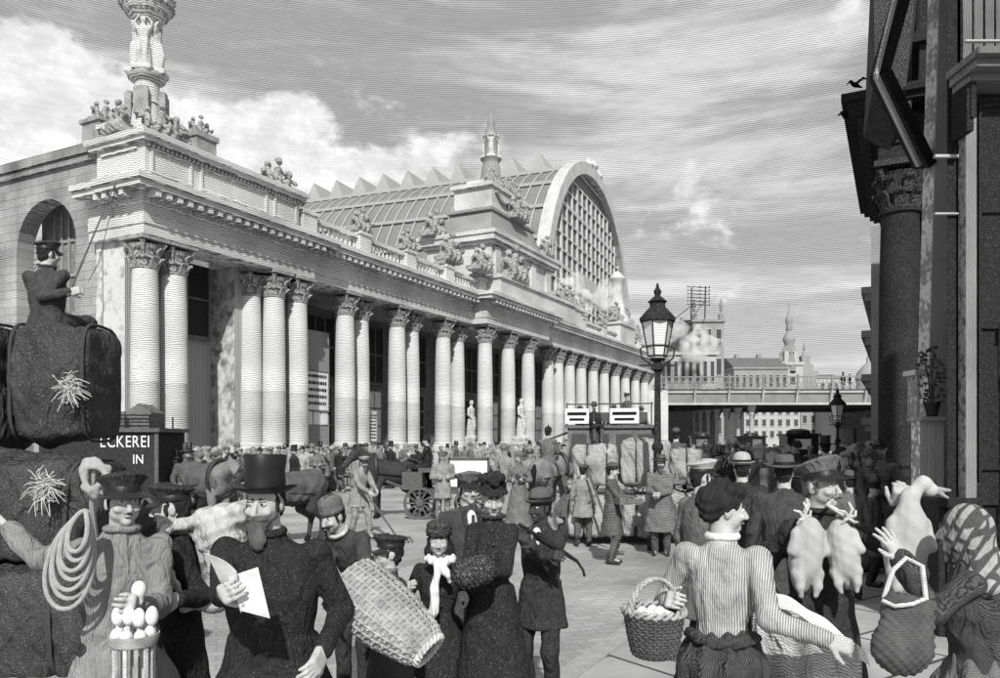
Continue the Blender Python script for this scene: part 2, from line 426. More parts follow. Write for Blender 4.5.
# ------------------------------------------------------------------ sky, sun, camera
SUN_AZ, SUN_EL = math.radians(177), math.radians(37)       # compass-like: 0 = +Y, clockwise towards +X
w = bpy.data.worlds.new("World"); sc.world = w; w.use_nodes = True
def build_world():
    nt = w.node_tree; N = nt.nodes; L = nt.links; N.clear()
    out = N.new('ShaderNodeOutputWorld'); bg = N.new('ShaderNodeBackground'); bg.inputs['Strength'].default_value = 0.13
    L.new(bg.outputs[0], out.inputs[0])
    sky = N.new('ShaderNodeTexSky'); sky.sky_type = 'NISHITA'; sky.sun_disc = False
    sky.sun_elevation = SUN_EL; sky.sun_rotation = SUN_AZ; sky.air_density = 1.0; sky.dust_density = 2.0
    bw = N.new('ShaderNodeRGBToBW'); L.new(sky.outputs[0], bw.inputs[0])
    tc = N.new('ShaderNodeTexCoord'); sp = N.new('ShaderNodeSeparateXYZ'); L.new(tc.outputs['Generated'], sp.inputs[0])
    def m(op, a, b=None, c=None):
        n = N.new('ShaderNodeMath'); n.operation = op
        for i, x in enumerate((a, b, c)):
            if x is None: continue
            if isinstance(x, (int, float)): n.inputs[i].default_value = x
            else: L.new(x, n.inputs[i])
        return n.outputs[0]
    az = m('ARCTAN2', sp.outputs[0], sp.outputs[1]); el = m('ARCSINE', sp.outputs[2])
    def vec(x, y, z=0.0):
        c = N.new('ShaderNodeCombineXYZ')
        for i, q in enumerate((x, y, z)):
            if isinstance(q, (int, float)): c.inputs[i].default_value = q
            else: L.new(q, c.inputs[i])
        return c.outputs[0]
    def noise(v, scale, det=6, rough=.55, dist=0.0):
        n = N.new('ShaderNodeTexNoise'); n.inputs['Scale'].default_value = scale; n.inputs['Detail'].default_value = det
        n.inputs['Roughness'].default_value = rough; n.inputs['Distortion'].default_value = dist; L.new(v, n.inputs['Vector']); return n.outputs['Fac']
    def ramp(x, a, b, lo=0.0, hi=1.0):
        r = N.new('ShaderNodeMapRange'); r.interpolation_type = 'SMOOTHSTEP'
        r.inputs['From Min'].default_value = a; r.inputs['From Max'].default_value = b; r.inputs['To Min'].default_value = lo; r.inputs['To Max'].default_value = hi
        L.new(x, r.inputs['Value']); return r.outputs[0]
    # long drawn-out stratus streaks
    st = noise(vec(m('MULTIPLY', az, 1.1), m('MULTIPLY', el, 7.0), 3.3), 2.1, 7, .6, .5)
    streak = ramp(st, .42, .66)
    # heaped cumulus low down
    cu = noise(vec(m('MULTIPLY', az, 2.0), m('MULTIPLY', el, 3.2), 8.1), 3.2, 8, .58, .2)
    def bank(a0, e0, ra, re, gain):
        da = m('DIVIDE', m('SUBTRACT', az, a0), ra); de = m('DIVIDE', m('SUBTRACT', el, e0), re)
        r2 = m('ADD', m('MULTIPLY', da, da), m('MULTIPLY', de, de))
        return m('MULTIPLY', m('POWER', 2.718, m('MULTIPLY', r2, -1.0)), gain)
    b = m('ADD', bank(-.52, .36, .22, .075, .34), bank(-.28, .33, .17, .07, .30))
    b = m('ADD', b, bank(-.52, .27, .3, .06, .25))
    b = m('ADD', b, bank(.33, .31, .17, .05, .15)); b = m('ADD', b, bank(.42, .43, .05, .08, .16)); b = m('ADD', b, bank(.15, .16, .3, .10, .10))
    b = m('ADD', b, bank(-.05, .36, .12, .05, .16))
    heap = ramp(m('ADD', cu, b), .665, .775)
    edge = ramp(noise(vec(m('MULTIPLY', az, 5.0), m('MULTIPLY', el, 7.0), 1.7), 5.0, 5, .6), .35, .7, .80, 1.06)
    # engraver's horizontal ruling
    def wave(v, sc_, dist):
        wv = N.new('ShaderNodeTexWave'); wv.bands_direction = 'Y'; wv.inputs['Scale'].default_value = sc_; wv.inputs['Distortion'].default_value = dist
        wv.inputs['Detail'].default_value = 2; wv.inputs['Detail Scale'].default_value = .25; L.new(v, wv.inputs['Vector']); return wv.outputs['Fac']
    wl = wave(vec(m('MULTIPLY', az, .7), el), 0.314*WS/.0046, 1.8)
    grain = noise(vec(m('MULTIPLY', az, 40), m('MULTIPLY', el, 170)), 1.0, 3)
    base = m('ADD', 2.7, m('MULTIPLY', streak, 2.4))
    low = ramp(el, .0, .30, 1.2, 0.0)
    base = m('ADD', base, low)
    base = m('ADD', base, m('MULTIPLY', bw.outputs[0], .18))
    cloud = m('MULTIPLY', edge, 7.6)
    mixn = N.new('ShaderNodeMix'); L.new(heap, mixn.inputs[0]); L.new(base, mixn.inputs[2]); L.new(cloud, mixn.inputs[3])
    rule = m('ADD', 1.0, m('MULTIPLY', m('SUBTRACT', wl, .5), m('SUBTRACT', .70, m('MULTIPLY', heap, .58))))
    rule = m('MULTIPLY', rule, m('ADD', .86, m('MULTIPLY', grain, .28)))
    v = m('MULTIPLY', mixn.outputs[0], rule)
    L.new(v, bg.inputs['Color'])
build_world()
sun = bpy.data.lights.new('sun', 'SUN'); sun.energy = 4.6; sun.angle = math.radians(1.0); sun.color = (1, .995, .985)
so = bpy.data.objects.new('sun', sun); col.objects.link(so)
sd = Vector((math.sin(SUN_AZ)*math.cos(SUN_EL), math.cos(SUN_AZ)*math.cos(SUN_EL), math.sin(SUN_EL)))
so.rotation_euler = (-sd).to_track_quat('-Z', 'Y').to_euler(); so.location = sd*60
cam = bpy.data.cameras.new('camera'); co = bpy.data.objects.new('camera', cam); col.objects.link(co)
co.location = (0, 0, EYE); co.rotation_euler = (PI/2, 0, 0); cam.sensor_width = 36; cam.lens = 36*F/1000.0
cam.shift_y = (HZ-339.0)/1000.0; cam.clip_end = 3000; cam.clip_start = .05; sc.camera = co
sc.cycles.volume_bounces = 6
vs = sc.view_settings; vs.view_transform = 'Standard'; vs.look = 'None'; vs.exposure = 0; vs.gamma = 1; vs.use_curve_mapping = False

# ------------------------------------------------------------------ ground
DIR = math.atan2(.890, .456)            # the street runs this way
dv = Vector((.456, .890, 0)); nv = Vector((-.890, .456, 0))
g = MB(); g.grid(lambda u, v: (-900+1800*u, -60+1500*v, 0), 40, 40)
tag(g.build('road', M['ground']), kind='structure')
# raised pavement on the right: edge runs to the street's vanishing point
k0 = Vector((-2.66, 0, 0))
def pv(a, b, z): return k0+dv*a-nv*b+Vector((0, 0, z))     # a along the street, b to the right
p = MB()
p.box(0, 95, -70, -.16, .0, .12); 
po = p.build('pavement', M['pavement']); po.location = k0+dv*(-4); po.rotation_euler = (0, 0, DIR); tag(po, kind='structure')
q = MB()
for i in range(24): q.box(i*2.2, i*2.2+2.185, -.16, .04, -.02, .125+.002*(i % 3))
ko = q.build('kerb', M['kerb']); ko.location = k0+dv*(-4); ko.rotation_euler = (0, 0, DIR); tag(ko, kind='structure')
PAVE = .12
def ground_z(X, Y):
    b = -(Vector((X, Y, 0))-k0).dot(nv)
    return PAVE if b > .0 else 0.0

# ------------------------------------------------------------------ the station
O = Vector((-12.57, 28.0, 0))
def tpx(px, s=0.0):
    r = (px-500)/F; return (r*(28+.456*s)+12.57+.89*s)/(.456-.89*r)
def zpx(py, t, s=0.0): return EYE+(HZ-py)/F*(28+.89*t+.456*s)
st = empty('station_building', O, DIR, 'long pale stone railway station front with paired columns, balustrade and carved groups', 'station')
def put(name, mb, m, parent=None, smooth=False): return mb.build(name, M[m], parent or st, smooth)
# columns
def capital_mb():
    c = MB()
    c.lathe([(.43, 0), (.47, .03), (.47, .08), (.42, .10), (.42, .35), (.47, .65), (.60, .86)], 16)
    for row, (z0, h, r, n) in enumerate(((.10, .36, .43, 8), (.38, .40, .45, 8))):
        for i in range(n):
            a = 2*PI*(i+.5*row)/n; ca, sa = math.cos(a), math.sin(a); tx, ty = -sa, ca
            pts = [(r, z0), (r+.06, z0+h*.55), (r+.15, z0+h*.88), (r+.21, z0+h*.80)]
            for (r0, z0_), (r1, z1_) in zip(pts, pts[1:]):
                c.bar((ca*r0, sa*r0, z0_), (ca*r1, sa*r1, z1_), .24, .07, up=(ca, sa, .2))
    for i in range(4):
        a = PI/4+i*PI/2; ca, sa = math.cos(a), math.sin(a)
        sp = [(.50+.16*math.cos(x)*(1-x/12), .86+.13*math.sin(x)*(1-x/12)) for x in [j*.8 for j in range(9)]]
        c.tube([(ca*r, sa*r, z) for r, z in sp], .055, 6)
        c.tube([(ca*.45, sa*.45, .5), (ca*.56, sa*.56, .78), (ca*.68, sa*.68, .95)], .06, 6, r1=.09)
    c.box(-.60, .60, -.60, .60, 1.0, 1.14)
    return c
cap_mesh = None; col_mesh = None; ped_mesh = None
def column(t, s, ztop=9.14, r=1.0):
    global cap_mesh, col_mesh, ped_mesh
    if col_mesh is None:
        c = MB(); c.lathe([(.62, 1.5), (.64, 1.56), (.62, 1.64), (.55, 1.68), (.57, 1.74), (.55, 1.80), (.50, 1.84), (.50, 3.2), (.497, 4.0), (.505, 4.02), (.49, 4.06), (.47, 6.4), (.43, 8.02)], 22)
        o = put('column', c, 'stone', smooth=True); col_mesh = o.data
        cp = put('capital', capital_mb(), 'stone_carved', o, smooth=True); cap_mesh = cp.data
        pd = MB(); pd.box(-.74, .74, -.74, .74, 0, .28); pd.box(-.66, .66, -.66, .66, .28, 1.26); pd.box(-.72, .72, -.72, .72, 1.26, 1.5)
        po_ = put('pedestal', pd, 'stone', o); ped_mesh = po_.data
    else:
        o = bpy.data.objects.new('column', col_mesh); link(o, st)
        cp = bpy.data.objects.new('capital', cap_mesh); link(cp, o)
        po_ = bpy.data.objects.new('pedestal', ped_mesh); link(po_, o)
    cp.location = (0, 0, 8.0); o.location = (t, s, 0); o.scale = (r, r, ztop/9.14)
    return o
F1 = -.45; FP = -1.1
cols = [(145, 0), (174, 0), (250, .55), (274, -.1), (297, -.1), (345, .2), (360, .55), (397, .2), (411, .55), (443, .2), (457, .55)]
for px, s in cols: column(tpx(px, s), s)
for px in (485, 508, 528): column(tpx(px, -.75), -.75)
t_f = [tpx(x) for x in (549, 559, 570.5, 582, 594, 605, 616, 626, 636, 645)]
for t in t_f: column(t, .1)
T_END = tpx(652)
# entablature blocks (t0, t1, front line)
segs = [(-.75, 8.15, -.62), (8.15, tpx(478, -.75), -.42), (tpx(478, -.75)+.0, tpx(541, -.75), -1.4), (tpx(541, -.75), T_END, -.5)]
def entab(name, t0, t1, f, back=1.0, left=False, right=False):
    lay = [(9.14, 9.50, 0), (9.50, 9.86, .05), (9.86, 10.22, -.02), (10.22, 10.34, .14), (10.56, 10.76, .72), (10.76, 10.96, .84)]
    e = MB()
    for z0, z1, d in lay: e.box(t0-(d if left else 0), t1+(d if right else 0), f-d, back, z0, z1)
    e.box(t0-(.18 if left else 0), t1+(.18 if right else 0), f-.18, back, 10.34, 10.56)
    return put(name, e, 'stone')
for i, (t0, t1, f) in enumerate(segs):
    entab('entablature', t0, t1, f+.004*i, left=(i in (0, 2)), right=(i in (0, 2)))
    mo = MB(); n = int((t1-t0)/.46)
    for k in range(n+1):
        t = t0+.1+(t1-t0-.2)*k/n; mo.box(t-.10, t+.10, f-.66, f-.17, 10.345, 10.55)
    if i in (0, 2):
        mr = MB()
        for k in range(4): mr.box(t0-.64, t0-.17, f+.25+.45*k, f+.45+.45*k, 10.345, 10.55)
        put('modillion_return', mr, 'stone')
    if i == 0:
        de = MB()
        for k in range(int((t1-t0)/.2)): de.box(t0+.2*k, t0+.2*k+.11, f-.21, f-.13, 10.24, 10.335)
        put('dentil_course', de, 'stone')
    put('modillion_course', mo, 'stone')
# left return over the corner
lr = MB()
for z0, z1, d in [(9.14, 9.50, 0), (9.50, 9.86, .05), (9.86, 10.34, .02), (10.34, 10.56, .14), (10.56, 10.76, .66), (10.76, 10.955, .78)]: lr.box(-.752-d, -.2, .98, 2.3, z0, z1)
put('entablature_return', lr, 'stone')
# attic over the corner block, with sunk panels
at_ = MB(); at_.box(-.62, 7.5, -.5, 2.3, 10.96, 11.25); at_.box(-.5, 7.38, -.38, 2.2, 11.25, 12.45); at_.box(-.72, 7.6, -.62, 2.4, 12.45, 12.62); at_.box(-.84, 7.72, -.74, 2.5, 12.62, 12.80)
for a, b in ((-.3, 1.5), (1.9, 5.4), (5.8, 7.2)):
    for z in (11.4, 12.22): at_.box(a, b, -.46, -.37, z, z+.09)
    at_.box(a, a+.09, -.455, -.37, 11.48, 12.23); at_.box(b-.09, b, -.455, -.37, 11.48, 12.23)
for z in (11.4, 12.22): at_.box(-.58, -.49, .0, 1.9, z, z+.09)
put('attic', at_, 'stone')
dn = MB()
for k in range(42): dn.box(-.5+k*.195, -.5+k*.195+.1, -.55, -.37, 12.30, 12.44)
put('attic_dentils', dn, 'stone_d')
# parapet behind the corner monument
pp = MB(); pp.box(-.5, 5.4, 1.0, 2.0, 12.80, 13.25); pp.box(-.62, 5.5, .9, 2.1, 13.25, 13.42)
put('parapet', pp, 'stone')
# back walls and ceiling of the loggia
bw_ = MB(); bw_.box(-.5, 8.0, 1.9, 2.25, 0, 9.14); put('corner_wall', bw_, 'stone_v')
cw = MB(); cw.box(1.85, 4.3, 1.72, 1.9, 6.2, 9.13); o_ = put('window', cw, 'dark_win')
cf = MB()
for a in (1.85, 3.05, 4.2): cf.box(a, a+.1, 1.66, 1.74, 6.2, 9.12)
cf.box(1.85, 4.3, 1.64, 1.76, 6.1, 6.22); cf.box(1.96, 4.19, 1.67, 1.73, 7.7, 7.78); put('frame', cf, 'mid_wood', o_)
pi_ = MB(); pi_.box(4.55, 7.6, .55, 1.9, 0, 9.13); pi_.box(-.45, 1.75, .75, 1.9, 0, 9.13); put('pier', pi_, 'stone_v')
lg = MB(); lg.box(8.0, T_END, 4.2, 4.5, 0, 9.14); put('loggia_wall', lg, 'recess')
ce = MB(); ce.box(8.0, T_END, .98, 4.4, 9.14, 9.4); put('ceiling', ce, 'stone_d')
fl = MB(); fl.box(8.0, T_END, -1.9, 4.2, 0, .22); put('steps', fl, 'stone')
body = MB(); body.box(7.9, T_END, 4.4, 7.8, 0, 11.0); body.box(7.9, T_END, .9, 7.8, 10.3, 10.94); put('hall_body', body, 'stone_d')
ew = MB(); ew.box(T_END-.1, T_END+.2, -.6, 7.8, 0, 10.96); put('end_pier', ew, 'stone')
# windows and doors of the loggia
for i, t in enumerate([9.6, 14.0, 18.6, 23.4, 27.4, 30.4, 34.0, 38.5, 43.2, 48, 53, 58]):
    wn = MB(); wn.box(t-1.15, t+1.15, 4.05, 4.2, 5.4, 8.6); o_ = put('window', wn, 'dark_win')
    fr = MB(); fr.box(t-1.25, t+1.25, 3.98, 4.12, 5.22, 5.4); fr.box(t-1.3, t-1.15, 3.98, 4.12, 5.4, 8.75); fr.box(t+1.15, t+1.3, 3.98, 4.12, 5.4, 8.75)
    for k in (-.4, .4): fr.box(t+k-.05, t+k+.05, 4.0, 4.07, 5.4, 8.6)
    fr.box(t-1.15, t+1.15, 4.0, 4.06, 7.0, 7.1); put('frame', fr, 'mid_wood', o_)
    dr = MB(); dr.box(t-1.1, t+1.1, 4.06, 4.2, .25, 4.9); o_ = put('door', dr, 'stone_d')
    pn = MB()
    for k in (-.98, -.3, .38): 
        for z in (1.8, 2.85, 3.9): pn.box(t+k, t+k+.58, 4.02, 4.07, z, z+.92)
    put('pane', pn, 'lantern_glass' if i % 2 == 0 else 'dark_win', o_)
# statues inside and in front of the columns
def statue_sdf(vox=.05, arms=0):
    s = SDF(vox)
    s.box((0, 0, .12), (.38, .38, .12), .02); s.loft((0, 0, .2), np.eye(3), [(0, .30, .26), (.5, .26, .23), (.95, .23, .19), (1.15, .20, .16), (1.5, .26, .17), (1.62, .20, .13)])
    s.chain([(0, 0, 1.8), (0, -.02, 1.95)], [.09, .08]); s.ell((0, -.03, 2.08), (.115, .13, .15))
    if arms: s.chain([(-.24, 0, 1.72), (-.34, -.06, 1.95), (-.16, -.1, 2.2)], [.08, .07, .05]); s.chain([(.24, 0, 1.72), (.34, -.06, 1.95), (.16, -.1, 2.2)], [.08, .07, .05])
    else: s.chain([(-.26, 0, 1.72), (-.33, -.04, 1.4), (-.2, -.2, 1.2)], [.085, .07, .05]); s.chain([(.26, 0, 1.72), (.34, .02, 1.4), (.3, -.06, 1.1)], [.085, .07, .05])
    s.chain([(-.1, -.12, 1.2), (-.11, -.26, .75), (-.1, -.14, .25)], [.12, .11, .1]); s.chain([(.1, -.1, 1.2), (.12, -.14, .75), (.12, -.12, .25)], [.12, .1, .09])
    return s
stm = statue_sdf().mesh('statue', [M['stone']], folds(.02, 10)); stm2 = statue_sdf(.05, 1).mesh('statue', [M['stone']], folds(.02, 10))
def statue(t, s, z, k=1.0, mesh=None, rz=0, m=None, parent=None):
    o = bpy.data.objects.new('statue', mesh or stm); link(o, parent or st); o.location = (t, s, z); o.scale = (k, k, k); o.rotation_euler = (0, 0, rz); return o
for px, s, py, z in ((471, 2.2, 470, 1.9), (521, -1.9, 450, 1.9)):
    t = tpx(px, s); statue(t, s, z, 1.25)
    b = MB(); b.box(t-.55, t+.55, s-.55, s+.55, 0, z-.25); b.box(t-.62, t+.62, s-.62, s+.62, z-.25, z); put('statue_plinth', b, 'stone')
# carved groups of children: three variants
def putti_sdf(seed):
    r = random.Random(seed); s = SDF(.042)
    s.box((0, 0, .14), (.75, .42, .14), .03)
    for x, h, l in ((-.42, .55, -.2), (.05, .95, .1), (.48, .6, .25)):
        l += r.uniform(-.1, .1); h += r.uniform(-.08, .12)
        s.chain([(x, .02, .28), (x+l*.5, 0, .28+h*.45), (x+l*.6, -.05, .28+h*.75)], [.24, .21, .15], .05)
        s.ell((x+l*.7, -.12, .28+h+.08), (.125, .135, .15), .05); s.ell((x+l*.7, -.05, .28+h+.14), (.12, .11, .09), .04)
        s.chain([(x+.1, -.1, .4), (x+.2*r.choice((-1, 1)), -.42, .42), (x+.15, -.4, .2)], [.13, .11, .08], .03)
        s.chain([(x-.1, -.1, .4), (x-.2, -.4, .46), (x-.26, -.44, .2)], [.13, .11, .08], .03)
        a = r.choice((-1, 1)); s.chain([(x+l*.6+.12*a, -.05, .28+h*.75), (x+l*.6+.36*a, -.15, .28+h*.6), (x+l*.6+.3*a, -.3, .28+h*(.4+.5*r.random()))], [.09, .08, .06], .02)
    return s
put_m = [putti_sdf(i).mesh('carved_group', [M['stone_carved']], lambda V: .03*np.sin(V[:, 0]*17+V[:, 2]*9)*np.sin(V[:, 2]*19+V[:, 1]*11)) for i in range(3)]
def putti(t, s, z, k, i=0, rz=0, parent=None):
    o = bpy.data.objects.new('carved_group', put_m[i % 3]); link(o, parent or st); o.location = (t, s, z); o.scale = (k, k, k); o.rotation_euler = (0, 0, rz); return o
putti(tpx(275, .4), .4, 12.80, 1.05, 0)
# urn-like trophies on the corner
for (px, py0, py1, s) in ((103, 98, 150, 2.6), (198, 100, 158, 1.6)):
    t = tpx(px, s); z0 = 12.78; h = zpx(py0, t, s)-z0
    b = MB(); b.box(t-.5, t+.5, s-.5, s+.5, z0-.1, z0+h*.45); b.box(t-.58, t+.58, s-.58, s+.58, z0+h*.45, z0+h*.52); put('trophy_block', b, 'stone_carved')
    putti(t, s, z0+h*.5, .62, 2)
# the corner light-column with its carved foot and paired figures
tc_, sc_ = tpx(147, .9), .9
lc = MB(); B0 = 12.80
lc.box(tc_-.85, tc_+.85, sc_-.85, sc_+.85, B0, B0+.4); lc.lathe([(r_*.82, B0+z_*.69) for r_, z_ in [(.98, .5), (.86, .7), (.70, .9), (.64, 1.7), (.58, 2.2), (.64, 2.25), (.55, 2.6), (.52, 3.4), (.58, 3.45), (.80, 3.6), (.85, 3.8), (.5, 3.85), (.44, 4.0), (.40, 6.6), (.5, 6.7), (.80, 6.95), (1.05, 7.4), (1.15, 7.9), (1.05, 8.0), (.7, 8.3), (.2, 8.9), (.05, 9.6)]], 18, c=(tc_, sc_, 0))
put('light_column', lc, 'stone', smooth=True)
ro = MB()
for k in range(22):
    a = 2*PI*k/22
    for r, z, w_ in ((.66, B0+4.9, .12), (.86, B0+5.2, .14), (.9, B0+5.5, .13)): ro.lathe([(.0, -w_), (w_, 0), (.0, w_)], 6, c=(tc_+r*math.cos(a), sc_+r*math.sin(a), z))
put('wreath', ro, 'stone_carved')
for k in range(4):
    a = -PI/2-DIR*0+k*PI/2+.6; statue(tc_+.36*math.cos(a), sc_+.36*math.sin(a), B0+2.62, .92, stm2, a+PI/2)
    putti(tc_+1.0*math.cos(a+.7), sc_+1.0*math.sin(a+.7), B0+.1, .85, k, a+PI/2+.7)
    d = MB(); d.box(-.26, .26, -.12, .12, 0, .9); d.lathe([(.26, 0), (.26, .1)], 10, c=(0, 0, .9), sy=.45); o_ = put('shield', d, 'stone_carved'); o_.location = (tc_+.60*math.cos(a), sc_+.60*math.sin(a), B0+1.0); o_.rotation_euler = (0, 0, a+PI/2)
# balustrade along the front
bal = [(.06, 0), (.06, .05), (.035, .10), (.05, .22), (.075, .34), (.045, .5), (.035, .62), (.06, .68), (.06, .74)]
def balustrade(t0, t1, s, z, nb, step=.30):
    n = max(1, int((t1-t0)/nb)); L = (t1-t0)/n
    for i in range(n):
        a, b = t0+i*L, t0+(i+1)*L
        r = MB(); r.box(a+.42, b-.42, s-.2, s+.2, z, z+.2); r.box(a+.42, b-.42, s-.2, s+.2, z+.92, z+1.1)
        o_ = put('balustrade', r, 'stone')
        k = MB(); m_ = int((b-a-.9)/step)
        for j in range(m_): k.lathe([(r_, zz+z+.19) for r_, zz in bal], 7, c=(a+.55+(b-a-1.1)*j/max(1, m_-1), s, 0), cap=False)
        k.build('balusters', M['stone'], o_, True)
    for i in range(n+1):
        t = t0+i*L; pd = MB(); pd.box(t-.45, t+.45, s-.33, s+.4, z, z+1.1); pd.box(t-.52, t+.52, s-.40, s+.46, z+1.1, z+1.25); put('balustrade_pier', pd, 'stone')
        yield t
for i, t in enumerate(balustrade(8.1, 24.4, -.1, 10.96, 4.0)):
    if i: putti(t, -.05, 12.21, .85, i+1)
for i, t in enumerate(balustrade(37.0, T_END-.6, -.1, 10.96, 4.6)): putti(t, -.05, 12.21, 1.0, i)
# central pavilion tower
ta, tb = tpx(491, .2), tpx(551, .2)
tw = MB()
tw.box(ta-1.6, tb+1.2, -1.35, .9, 10.97, 12.3); tw.box(ta-1.75, tb+1.35, -1.5, 1.0, 12.3, 12.5)
tw.box(ta, tb, .2, 5.2, 10.97, 15.2)
for a in (ta+.4, tb-1.2, ta+3.0, tb-3.9): tw.box(a, a+.8, .04, .2, 12.5, 14.9)
tw.box(ta-.25, tb+.25, -.05, 5.4, 15.0, 15.22); tw.box(ta-.5, tb+.5, -.3, 5.6, 15.22, 15.6); tw.box(ta-.62, tb+.62, -.42, 5.7, 15.6, 15.85)
put('pavilion', tw, 'stone')
tm = (ta+tb)/2; sm_ = 2.7
rf = MB(); hw = (tb-ta)/2
prof = [(1.0, 15.85), (.86, 16.3), (.76, 16.9), (.70, 17.4), (.66, 17.8)]
for (k0_, z0), (k1_, z1) in zip(prof, prof[1:]):
    vs_ = [(tm-hw*k0_, sm_-2.5*k0_, z0), (tm+hw*k0_, sm_-2.5*k0_, z0), (tm+hw*k0_, sm_+2.5*k0_, z0), (tm-hw*k0_, sm_+2.5*k0_, z0), (tm-hw*k1_, sm_-2.5*k1_, z1), (tm+hw*k1_, sm_-2.5*k1_, z1), (tm+hw*k1_, sm_+2.5*k1_, z1), (tm-hw*k1_, sm_+2.5*k1_, z1)]
    rf._add(vs_, [(0, 1, 5, 4), (1, 2, 6, 5), (2, 3, 7, 6), (3, 0, 4, 7)])
rf.box(tm-hw*.72, tm+hw*.72, sm_-1.8, sm_+1.8, 17.8, 18.0); put('curved_roof', rf, 'stone_d')
up = MB(); up.box(tm-hw*.60, tm+hw*.60, sm_-1.5, sm_+1.5, 18.0, 19.6); up.box(tm-hw*.66, tm+hw*.66, sm_-1.65, sm_+1.65, 19.6, 19.85); up.box(tm-hw*.4, tm+hw*.4, sm_-1.1, sm_+1.1, 19.85, 20.5); put('upper_block', up, 'stone')
gr = MB()
for fx in (-.5, .05):
    gr.tube([(tm+hw*(fx+.45*u), sm_-1.62, 19.3-.55*math.sin(PI*u)) for u in [i/8 for i in range(9)]], .13, 7)
put('garland', gr, 'stone_carved')
tob = tpx(491, 2.7)
ob = MB(); ob.lathe([(1.15, 20.0), (1.15, 20.5), (.9, 20.7), (.75, 21.1), (.68, 21.9), (.6, 22.1), (.62, 22.3), (.80, 22.5), (.55, 22.6), (.50, 24.0), (.6, 24.1), (.42, 24.4), (.25, 25.0), (.3, 25.2), (.1, 25.6), (.03, 26.0)], 14, c=(tob, sm_, 0)); put('light_column', ob, 'stone_d', smooth=True)
for k in range(4):
    a = k*PI/2+.5; statue(tob+.42*math.cos(a), sm_+.42*math.sin(a), 22.5, .82, stm2, a+PI/2)
for dt, ds, z, k in ((-1.9, -.8, 19.85, 1.0), (1.9, -.8, 19.85, 1.0), (0, -1.2, 19.85, .9)): putti(tob+dt+.4, sm_+ds, z, k, 1)
for px, py, s, k in ((440, 240, 1.6, 1.35), (449, 262, -.2, 1.2), (480, 285, -.6, 1.2), (512, 280, -.9, 1.7), (545, 255, .0, 1.1), (561, 310, -.6, 1.3), (516, 222, .9, 1.4)):
    t = tpx(px, s); z = {440: 15.85, 449: 12.5, 480: 12.5, 512: 12.5, 545: 15.85, 561: 12.3, 516: 17.9}[px]
    if px == 440: t, s = ta-.1, 4.6
    putti(t, s, z-.05, k, px)
# right wing attic blocks
wa = MB(); wa.box(tb+1.2, tb+5.2, -.45, 2, 10.97, 12.6); wa.box(tb+1.1, tb+5.3, -.6, 2, 12.6, 12.85); put('attic', wa, 'stone'); wa = MB()
t2 = tpx(618, .4); wa.box(t2-2.2, t2+2.2, -.6, 1.6, 10.97, 12.9); wa.box(t2-2.4, t2+2.4, -.75, 1.8, 12.9, 13.2); put('attic', wa, 'stone')
l2 = MB(); l2.lathe([(1.3, 13.2), (1.2, 13.7), (.8, 14.2), (.72, 15.0), (.62, 15.2), (.55, 17.2), (.7, 17.35), (.82, 17.6), (.6, 17.9), (.2, 18.3)], 14, c=(t2, .5, 0)); put('light_column', l2, 'stone', smooth=True)
for dt in (-1.6, 1.6): putti(t2+dt, .2, 13.2, 1.3, 1)
putti(tb+3.2, .1, 12.85, 1.2, 0)
# big brick end wall with its round arch
aw = MB(); A0, A1, ZS, R = 3.6, 7.3, 9.4, 1.85
x0, x1 = -.35, .35; S1 = 8.6; ZT = 12.9; sm2 = (A0+A1)/2
def slab(poly): 
    n = len(poly); aw._add([(x0, s, z) for s, z in poly]+[(x1, s, z) for s, z in poly], [tuple(range(n-1, -1, -1)), tuple(range(n, 2*n))]+[(i, (i+1) % n, (i+1) % n+n, i+n) for i in range(n)])
slab([(2.0, 0), (A0, 0), (A0, ZS), (2.0, ZS)]); slab([(A1, 0), (S1, 0), (S1, ZS), (A1, ZS)])
NA = 14
for i in range(NA):
    a, b = PI-PI*i/NA, PI-PI*(i+1)/NA
    slab([(sm2+R*math.cos(a), ZS+R*math.sin(a)), (sm2+R*math.cos(b), ZS+R*math.sin(b)), (sm2+R*math.cos(b), ZT-.6), (sm2+R*math.cos(a), ZT-.6)])
slab([(2.0, ZS), (A0, ZS), (A0, ZT-.6), (2.0, ZT-.6)]); slab([(A1, ZS), (S1, ZS), (S1, ZT-.6), (A1, ZT-.6)])
aw.box(-.5, .6, 2.3, S1, ZT-.6, ZT-.35); aw.box(-.6, .7, 2.35, S1+.1, ZT-.35, ZT)
put('end_wall', aw, 'brickwall')
av = MB()
for i in range(NA):
    a, b = PI-PI*i/NA, PI-PI*(i+1)/NA
    av._add([(x, sm2+r*math.cos(q), ZS+r*math.sin(q)) for x in (-.42, .1) for r, q in ((R, a+.0), (R+.26, a), (R+.26, b+.03), (R, b+.03))], [(3, 2, 1, 0), (4, 5, 6, 7), (0, 1, 5, 4), (1, 2, 6, 5), (2, 3, 7, 6), (3, 0, 4, 7)])

ab = MB(); ab.box(1.0, 1.2, A0-.5, A1+.5, 0, 11.6); put('arch_infill', ab, 'recess')
ag = MB()
for k in range(1, 8): s_ = A0+(A1-A0)*k/8; ag.box(.9, 1.0, s_-.05, s_+.05, 0, 11.2)
for z in (3, 5, 7, 8.6, 10): ag.box(.92, .99, A0, A1, z-.06, z+.06)
put('arch_glazing_bars', ag, 'stone_d')
